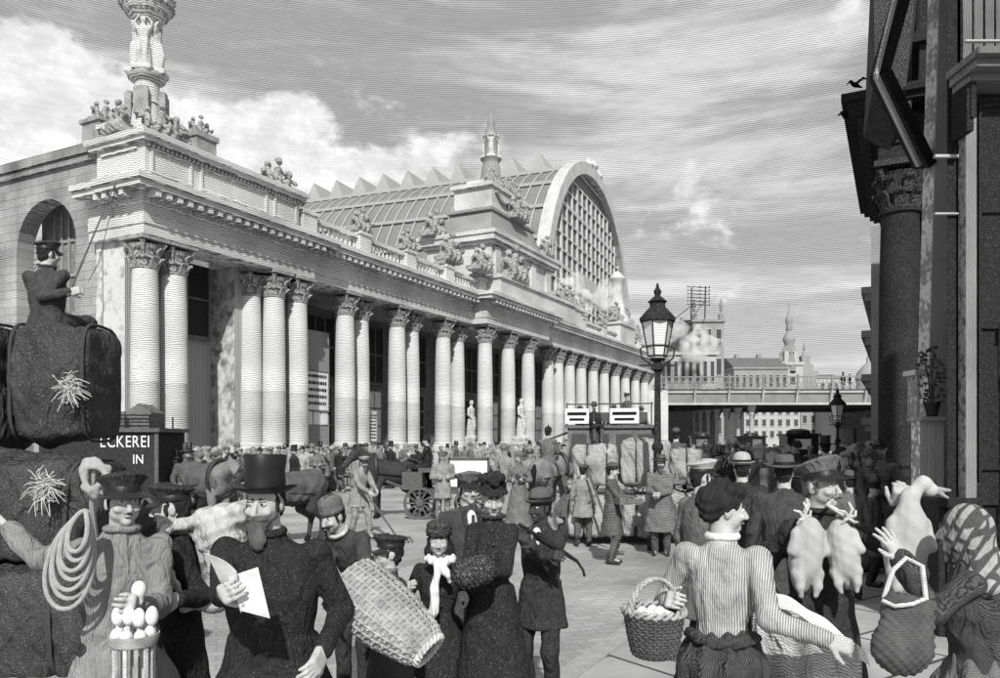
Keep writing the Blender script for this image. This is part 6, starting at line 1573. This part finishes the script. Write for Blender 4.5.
# people standing round it
def mid(label, px, Y, py, extra, **kw):
    kw.setdefault('vox', .010); kw.setdefault('foldamp', .010); return fore(label, px, Y, py, extra, **kw)
t1 = mid('man in a bowler hat and long dark coat carrying a tray of wares before him', 612, 12.3, 459, .075, yaw=72, hat='derby', hm='m_dark', top='coat', cm='m_dark', tm='m_dark', hem=.50, flare=.25, hr=at(634, 500, 12.1), hl=at(637, 499, 12.35), beard='moustache')
tr = empty('hawkers_tray', at(626, 501, 12.15), math.radians(12), 'shallow tray of small goods carried by the man in the bowler hat', 'tray')
b = MB(); b.box(-.17, .19, -.2, .2, -.04, -.02); b.box(-.18, -.165, -.21, .21, -.04, .05); b.box(.18, .195, -.21, .21, -.04, .05); b.box(-.165, .18, -.21, -.195, -.04, .05); b.box(-.165, .18, .195, .21, -.04, .05); b.build('tray', M['m_grey'], tr)
s = SDF(.012); r = random.Random(8)
for i in range(12): s.ell((r.uniform(-.12, .14), r.uniform(-.15, .15), .0), (.035, .03, .045), .006)
s.box((0, 0, -.015), (.15, .17, .015), .005); s.build('goods', M['paper'], tr)
person_lamp = mid('bearded man in a long buttoned overcoat beside the lamp post, hands together', 661, 13.2, 452, .06, yaw=-14, hat='wide', hm='m_dark', top='coat', cm='m_grey', tm='m_dark', hem=.42, flare=.27, beard='full', hr=at(654, 494, 12.95), hl=at(660, 494, 12.95), fat=1.12)
mid('lad in a light jacket and dark breeches walking away left of the tray man', 583, 14.3, 463, .03, yaw=165, hat='cap', hm='m_dark', top='jacket', cm='m_light', tm='m_dark', hem=.62, flare=.22, fl=(.1, .12, .12), fr=(-.1, -.12, .085))
b = MB(); b.tube([at(588, 470, 14.0), at(603, 512, 13.9), at(612, 540, 13.8)], .02, 6); tag(b.build('walking_pole', M['cart_wood'], None, True), 'dark pole leaning past the lad in the light jacket', 'pole')
sw = mid('street sweeper in pale work clothes leaning on a long rake', 360, 15.4, 461, .03, H=1.66, yaw=48, lean=18, hy=0, hat='cap', hm='m_pale', top='smock', cm='m_light', tm='m_light', hem=.66, flare=.23, hr=at(369, 492, 15.1), hl=at(384, 507, 14.9), fr=(-.12, .15, .085), fl=(.14, -.15, .085), beard='full')
b = MB(); h0, h1 = at(356, 478, 15.25), at(398, 524, 14.75); h1.z = .09; b.tube([h0, h1], .018, 6)
rk = tag(b.build('rake', M['cart_wood'], None, True), 'long-handled toothed rake pushed by the street sweeper', 'rake')
q = MB(); ax2 = Vector((.75, .5, 0)).normalized()
q.bar(h1-ax2*.26, h1+ax2*.26, .035)
for i in range(7): p_ = h1+ax2*(-.25+i*.083); q.bar(p_, p_+Vector((.07, -.07, -.075)), .018)
q.build('rake_head', M['cart_wood'], rk)
# ------------------------------------------------------------------ horse omnibus behind the bales
OY = 26.0
om = empty('horse_omnibus', P0(612, OY), math.radians(-14), 'horse omnibus with white name boards and passengers on its open roof', 'omnibus')
def oz(py): return zat(py, OY)
b = MB(); b.box(-1.5, 1.3, 0, 1.8, .6, 2.35); b.box(-1.6, 1.4, -.1, 1.9, 2.35, 2.45); b.build('body', M['m_grey'], om)
b = MB(); 
for x in (-1.35, -.6, .15, .85): b.box(x, x+.5, -.03, 0, 1.4, 2.15)
b.build('window', M['far_win'], om)
for (x0, x1) in ((-1.55, -.75), (-.05, .9)):
    b = MB(); b.box(x0, x1, -.18, -.13, 2.5, 3.0); o_ = b.build('name_board', M['white_sign'], om)
    f = MB(); f.box(x0+.08, x1-.08, -.195, -.18, 2.78, 2.88); f.box(x0+.15, x1-.15, -.195, -.18, 2.6, 2.68); f.build('lettering_bar', M['ink'], o_)
b = MB()
for x in (-1.5, -.6, .3, 1.3): b.tube([(x, -.1, 2.45), (x, -.1, 3.2)], .025, 5)
b.tube([(-1.5, -.1, 3.15), (1.35, -.1, 3.15)], .025, 5); b.box(-1.3, 1.1, .7, 1.1, 2.45, 2.9); b.build('roof_seat', M['m_dark'], om)
wheels(om, ((-1.1, -.15), (.9, -.15), (-1.1, 1.95), (.9, 1.95)), .48, 'cart_wood')
for px, py, dy, hat, hk, cm_, yw, lab in ((594, 399, .2, 'top', .115, 'm_black', 12, 'coachman in a tall hat driving the horse omnibus'), (580, 403, .9, 'derby', .07, 'm_dark', 40, 'omnibus passenger in a bowler left of the tall-hatted coachman'), (614, 402, .9, 'derby', .07, 'm_dark', -30, 'bowler-hatted omnibus passenger right of the tall-hatted coachman'), (627, 391, 1.1, 'cap', .03, 'm_dark', -60, 'capped omnibus passenger sitting highest on the roof'), (641, 404, .7, 'wide', .06, 'm_grey', 20, 'wide-hatted passenger at the right end of the omnibus roof')):
    person(lab, gx(px, OY+dy), OY+dy, 1.72, yaw=yw, vox=.02, hipz=.15, hat=hat, hm='m_dark', top='coat', cm=cm_, tm='m_dark', seated=True, fr=(-.12, -.42, -.28), fl=(.12, -.42, -.28), hr=(-.15, -.36, .3), hl=(.15, -.36, .3), gz=0, z=zat(py, OY+dy)-.98-hk, hair=None)
b = MB(); b.tube([(-2.4, .4, 1.9), (-1.3, .4, 2.3)], .04, 5); b.box(-2.0, -1.5, .1, 1.7, 1.5, 1.62); b.build('driver_box', M['m_dark'], om)
# ------------------------------------------------------------------ carriages near the bridge
def cab(px, Y, yaw, label, k=1.0, light=None, lidded=True):
    X = gx(px, Y); o = empty('cab', (X, Y, 0), math.radians(yaw), label, 'cab'); o.scale = (k, k, k)
    b = MB(); b._add([(-.62, 0, .75), (.62, 0, .75), (.74, 0, 1.4), (.74, 0, 2.15), (-.74, 0, 2.15), (-.74, 0, 1.4), (-.62, 1.6, .75), (.62, 1.6, .75), (.74, 1.6, 1.4), (.74, 1.6, 2.15), (-.74, 1.6, 2.15), (-.74, 1.6, 1.4)], [(0, 1, 2, 3, 4, 5), (11, 10, 9, 8, 7, 6), (0, 6, 7, 1), (1, 7, 8, 2), (2, 8, 9, 3), (3, 9, 10, 4), (4, 10, 11, 5), (5, 11, 6, 0)])
    b.build('body', M['black_lacquer'], o)
    b = MB(); b.box(-.84, .84, -.1, 1.7, 2.15, 2.26); b.lathe([(.5, 2.26), (.46, 2.42), (.3, 2.5), (.01, 2.52)], 16, c=(0, .8, 0), sx=1.2); b.build('roof', M['black_lacquer'], o)
    b = MB(); b.box(-.38, .38, -.03, 0, 1.5, 2.0); b.build('rear_window', M['lantern_glass' if light else 'm_grey'], o)
    wheels(o, ((-.86, .2), (.86, .2), (-.86, 1.6), (.86, 1.6)), .5, 'black_lacquer'); 
    for w_ in [c for c in o.children if c.name.startswith('wheel')]: w_.rotation_euler = (0, 0, PI/2)
    return o
cab(803, 38, -6, 'large black closed cab with a domed roof seen from the rear under the bridge', 1.0, True)
cab(757, 58, 14, 'dark closed cab standing beyond the black horses under the bridge', 1.0)
cab(702, 56, -10, 'dark cab half hidden by the crowd in front of the white bridge columns', 1.0)
horse('black cab horse on the left of a pair under the bridge', 741, 54, 200, 'horse_dark', .2, 0, 1.0, group='black cab horses under the bridge')
horse('black cab horse on the right of a pair, nearest the dark closed cab', 748, 54.5, 205, 'horse_dark', .2, 0, 1.0, group='black cab horses under the bridge')
horse('single dark horse in front of the half hidden cab', 720, 50, 195, 'horse_dark', .25, .1, 1.0)
oc = empty('open_carriage', P0(826, 11.6, 0), math.radians(-10), 'open carriage with a padded back driven by the coachman in the top hat', 'carriage')
s = SDF(.03); s.loft((0, 0, 0), np.eye(3), [(.75, .5, .5), (1.0, .62, .6), (1.35, .68, .62), (1.42, .66, .6)], .04); s.ell((0, .1, 1.45), (.5, .42, .32), .02, 0, None, True); s.build('body', M['black_lacquer'], oc)
b = MB(); b.tube([(-.66, .0, 1.3), (-.5, -.42, 1.52), (0, -.60, 1.58), (.5, -.42, 1.52), (.66, 0, 1.3)], .05, 8); b.build('hood_roll', M['m_grey'], oc, True)
wheels(oc, ((-.75, -.3), (.75, -.3), (-.7, 1.4), (.7, 1.4)), .48, 'black_lacquer')
for w_ in [c for c in oc.children if c.name.startswith('wheel')]: w_.rotation_euler = (0, 0, PI/2)
b = MB(); b.box(-.45, .45, .75, 1.3, .95, 1.15); b.box(-.2, .2, -.3, 1.7, .6, .78); b.build('driving_seat', M['m_dark'], oc)
person('coachman in a shiny top hat and dark coat seen from behind on the open carriage', gx(828, 12.3), 12.4, 1.72, yaw=178, vox=.014, hipz=.15, hat='top', hm='silk', top='coat', cm='m_dark', tm='m_dark', seated=True, fr=(-.12, -.42, -.28), fl=(.12, -.42, -.28), hr=(-.15, -.36, .3), hl=(.15, -.36, .3), gz=0, z=zat(430, 12.4)-.98-.115, fat=1.1)
# ------------------------------------------------------------------ the loaded waggon at the left edge
LY = 7.6
lw = empty('hay_waggon', P0(30, LY), math.radians(8), 'high dark waggon at the left edge piled with huge sacks', 'waggon')
b = MB(); b.box(-1.6, .72, -.2, 2.2, .95, 1.12); b.box(-1.6, .72, -.28, -.2, .55, 1.35); b.box(-1.5, .6, -.1, 2.0, .6, .95); b.build('waggon_bed', M['tarred'], lw)
wheels(lw, ((-1.2, -.35), (.35, -.38), (.35, 2.2)), .55, 'cart_wood')
bale('huge dark sack under the whip driver, bound with cord', at(68, 384, LY), (.37, .42, .56), 'bale_dark', 21, (.06, .93), 4, 0, None, .03, .05)
bale('huge dark sack cut by the left edge of the picture', at(-20, 388, LY), (.36, .42, .60), 'bale_dark', 22, (.1, .92), 0, 0, None, .03, .05)
bale('low dark sack under the two huge ones, beside the hawker in the smock', at(40, 508, LY-.42), (.62, .48, .47), 'bale_dark', 24, (.12, .9), 0, 3, None, .03, .06)
bale('dark sack at the bottom left corner under the low one', at(36, 615, LY-.75), (.66, .5, .46), 'bale_dark', 25, (.2, .8), 0, -2, None, .03, .06)
def tuft(label, c, R, n, seed, nrmv=Vector((.1, -1, .1)), L=.3):
    r = random.Random(seed); b = MB(); x = nrmv.cross(Vector((0, 0, 1))).normalized(); z = x.cross(nrmv).normalized()
    for i in range(n):
        a = r.uniform(0, 2*PI); l = L*r.uniform(.3, 1); d = x*math.cos(a)+z*math.sin(a)
        o_ = x*r.gauss(0, .03)+z*r.gauss(0, .045); b.tube([c+o_-nrmv*.02, c+o_+d*l*.5+nrmv*r.uniform(.01, .06), c+o_+d*l+nrmv*r.uniform(-.02, .03)+Vector((0, 0, -.25*l))], .0065, 5, r1=.003)
    s_ = SDF(.012); 
    return tag(b.build('straw_tuft', M['straw'], None, True), label, 'straw tuft')
tuft('spiky tuft of straw bursting from the huge sack below the driver', at(70, 388, LY-.54), .3, 80, 1, L=.17)
tuft('star-shaped straw tuft on the low dark sack by the hawker', at(44, 486, LY-1.05), .3, 90, 2, L=.17)
wd = person('capped driver with a whip seen from behind, sitting high on the sacks', gx(47, LY), LY, 1.72, yaw=172, hy=-28, vox=.010, hipz=.16, hat='cap', hm='charcoal', top='smock', cm='charcoal', tm='dark_cloth', seated=True, fr=(-.14, -.44, -.22), fl=(.14, -.44, -.22), hr=at(70, 292, LY-.12), hl=(.12, -.36, .3), cr=.9, gz=0, z=zat(236, LY)-1.0, fat=1.1, sleeve=None, collar='charcoal')
b = MB(); q0, q1 = at(68, 296, LY-.16), at(116, 182, LY+.6); b.tube([q0, q1], .012, 6, r1=.006)
b.tube([q1, at(110, 215, LY+.8), at(99, 262, LY+.9), at(88, 282, LY+.9)], .004, 5); tag(b.build('whip', M['cart_wood'], None, True), 'long thin whip slanting up from the fist of the driver on the sacks', 'whip')
# ------------------------------------------------------------------ baker's van behind the sacks
EY = 15.5
ev = empty('bakery_van', P0(121, EY), math.radians(2), 'black bakery van lettered along the side, rack of boxes on its roof', 'van')
zt_ = zat(432, EY); b = MB(); b.box(-1.6, .70, 0, 1.5, .55, zt_); b.build('body', M['tarred'], ev)
b = MB(); b.box(-1.7, .78, -.08, 1.6, zt_, zt_+.08); b.box(-1.65, .66, -.04, -.0, .5, .6); b.box(.66, .74, -.02, .0, .6, zt_); b.build('roof', M['cart_wood'], ev)
def write_row(text, size, cx, z, parent, sx, gap=.035):
    obs = [lettering(ch, size, .004, M['white_sign'], 'letter', parent) for ch in text]
    ws = [max(v.co.x for v in o.data.vertices)-min(v.co.x for v in o.data.vertices) for o in obs]
    x = cx-(sum(ws)*sx+gap*(len(ws)-1))/2
    for o, w_ in zip(obs, ws):
        mid_ = (max(v.co.x for v in o.data.vertices)+min(v.co.x for v in o.data.vertices))/2
        o.location = (x+w_*sx/2-mid_*sx, -.008, z); o.rotation_euler = (PI/2, 0, 0); o.scale = (sx, 1.1, 1); x += w_*sx+gap
write_row('ECKEREI', .30, .08, zt_-.20, ev, .82); write_row('IN', .24, .34, zt_-.55, ev, .9)
b = MB()
for x in (-.45, .05, .52):
    for y in (.1, 1.3): b.tube([(x, y, zt_+.08), (x, y, zt_+.34)], .018, 5)
for z in (.2, .34): b.tube([(-.5, .1, zt_+z), (.58, .1, zt_+z)], .016, 5)
b.build('roof_rack', M['iron'], ev, True)
b = MB(); b.box(-.38, -.02, .2, .8, zt_+.08, zt_+.42); b._add([(.0, .2, zt_+.08), (.5, .2, zt_+.08), (.5, .2, zt_+.4), (.25, .2, zt_+.58), (0, .2, zt_+.4), (.0, .9, zt_+.08), (.5, .9, zt_+.08), (.5, .9, zt_+.4), (.25, .9, zt_+.58), (0, .9, zt_+.4)], [(0, 1, 2, 3, 4), (9, 8, 7, 6, 5), (0, 5, 6, 1), (1, 6, 7, 2), (2, 7, 8, 3), (3, 8, 9, 4), (4, 9, 5, 0)]); b.build('roof_boxes', M['m_grey'], ev)
wheels(ev, ((-1.1, -.1), (.3, -.1), (-1.1, 1.6), (.3, 1.6)), .46, 'cart_wood')
# knotted harness and sack things piled between the sacks and the hawker
s = SDF(.012); c = at(94, 478, 5.6)
for j in range(3):
    for i in range(20):
        a0, a1 = 2*PI*i/20, 2*PI*(i+1)/20; f = lambda a: c+Vector((.085*math.cos(a)+.03*math.sin(2*a+j), .02*math.sin(3*a+j*2), .11*math.sin(a)+.03*math.cos(2*a+j*2)))
        s.cone(f(a0), f(a1), .020, .020, .004)
tag(s.build('knotted_rope', M['rope'], None), 'thick knotted rope bundle hanging behind the cap of the hawker', 'rope')
b = MB(); b.tube([at(96, 540, 5.9), at(92, 505, 5.7), at(94, 470, 5.62)], .02, 6); tag(b.build('rope_end', M['rope'], None, True), 'loose rope end below the knotted bundle behind the hawker', 'rope')
# ------------------------------------------------------------------ the far crowd
FV = {}
HN = {'top': 'a top hat', 'derby': 'a bowler hat', 'cap': 'a cap', 'bonnet': 'a bonnet', 'scarf': 'a headscarf'}
TN = {'m_black': 'black', 'm_dark': 'dark', 'm_grey': 'grey', 'm_light': 'pale grey', 'm_pale': 'whitish'}
ALL = []
for tone in ('m_dark', 'm_grey', 'm_light', 'm_black', 'm_pale'):
    for hk, sk, arm, hm2 in (('derby', 0, 0, 'm_black'), ('cap', 0, 1, 'm_dark'), ('top', 0, 0, 'm_black'), ('bonnet', 1, 1, 'm_grey'), ('cap', 0, 2, 'm_light'), ('scarf', 1, 0, 'm_light')): ALL.append((tone, hk, sk, arm, hm2))
AN = {0: 'arms down', 1: 'hands together', 2: 'one arm raised'}
def figmesh(v):
    if v not in FV: FV[v] = far_figure(v[1], v[2], v[3], v[0], v[4], vox=.032)
    return FV[v]
def crowd(zone, spots, seed, tones=None):
    r = random.Random(seed); pool = [v for v in ALL if not tones or v[0] in tones]; r.shuffle(pool)
    for i, (px, Y, zt) in enumerate(spots):
        v = pool[i % len(pool)]; X = gx(px, Y)
        o = bpy.data.objects.new('person', figmesh(v)); col.objects.link(o)
        k = r.uniform(.93, 1.04); o.location = (X, Y, zt if zt is not None else ground_z(X, Y)); o.scale = (k, k, k); o.rotation_euler = (0, 0, r.uniform(0, 2*PI))
        tag(o, f'{"woman" if v[2] else "man"} in {TN[v[0]]}, {HN[v[1]]}, {AN[v[3]]}, {zone}', 'person', 'crowd in the square')
def row(px0, px1, n, s0, s1, seed, zt=None):
    r = random.Random(seed); out = []
    for i in range(n):
        px = px0+(px1-px0)*(i+.5+r.uniform(-.3, .3))/n; s = r.uniform(s0, s1); t = tpx(px, s); out.append((px, 28+.89*t+.456*s, zt))
    return out
def free(px0, px1, n, Y0, Y1, seed, zt=None):
    r = random.Random(seed); return [(px0+(px1-px0)*(i+.5+r.uniform(-.35, .35))/n, r.uniform(Y0, Y1), zt) for i in range(n)]
crowd('by the corner columns', row(164, 232, 9, -7, -2.6, 1), 1)
crowd('by the three close columns', row(232, 305, 12, -6.5, -2.6, 2), 2, )
crowd('under the white notice', row(305, 352, 10, -6, -2.6, 3), 3)
crowd('behind the cart horse', row(352, 432, 13, -6, -2.6, 4), 4)
crowd('right of the light cart', row(438, 500, 11, -5, -2.6, 5), 5)
crowd('around the mounted soldier', row(500, 572, 13, -8, -2.8, 6), 6)
crowd('beside the rugged-up horse', free(168, 240, 6, 16, 19, 7), 7, ('m_dark', 'm_grey', 'm_light'))
crowd('standing in front of the light cart', [(443, 18.0, None), (357, 23, None)], 8, ('m_grey', 'm_light'))
crowd('just left of the rider', [(519, 17.2, None), (505, 20.5, None), (530, 22, None), (488, 22, None)], 9, ('m_light', 'm_pale', 'm_grey'))
crowd('before the white bridge columns', free(690, 745, 10, 26, 46, 10), 10)
crowd('under the bridge by the cabs', free(745, 815, 11, 28, 60, 11), 11)
crowd('left of the black column', free(836, 880, 11, 14, 34, 12), 12)
crowd('close behind the poultry seller', free(838, 882, 4, 10.8, 13, 15), 15, ('m_dark', 'm_grey'))
crowd('behind the wide-brimmed hat', free(715, 800, 8, 10.5, 18, 16), 16, ('m_dark', 'm_grey', 'm_black'))
crowd('leaning on the bridge parapet', [(843, 83.2, 7.35), (850, 83.2, 7.35)], 13, ('m_dark', 'm_black'))
crowd('by the last station columns', row(585, 640, 8, -7, -2.6, 14), 14)
# a small signboard on a post under the bridge
sg = empty('signboard', P0(855, 40), 0, 'small dark signboard on a post under the bridge beside the black column', 'signboard')
b = MB(); b.box(-.05, .05, -.05, .05, 0, zat(412, 40)); b.build('post', M['iron'], sg)
b = MB(); b.box(-.9, .9, -.08, -.05, zat(429, 40), zat(416, 40)); b.box(-.6, .6, -.08, -.05, zat(416, 40), zat(413, 40)); o_ = b.build('board', M['m_grey'], sg)
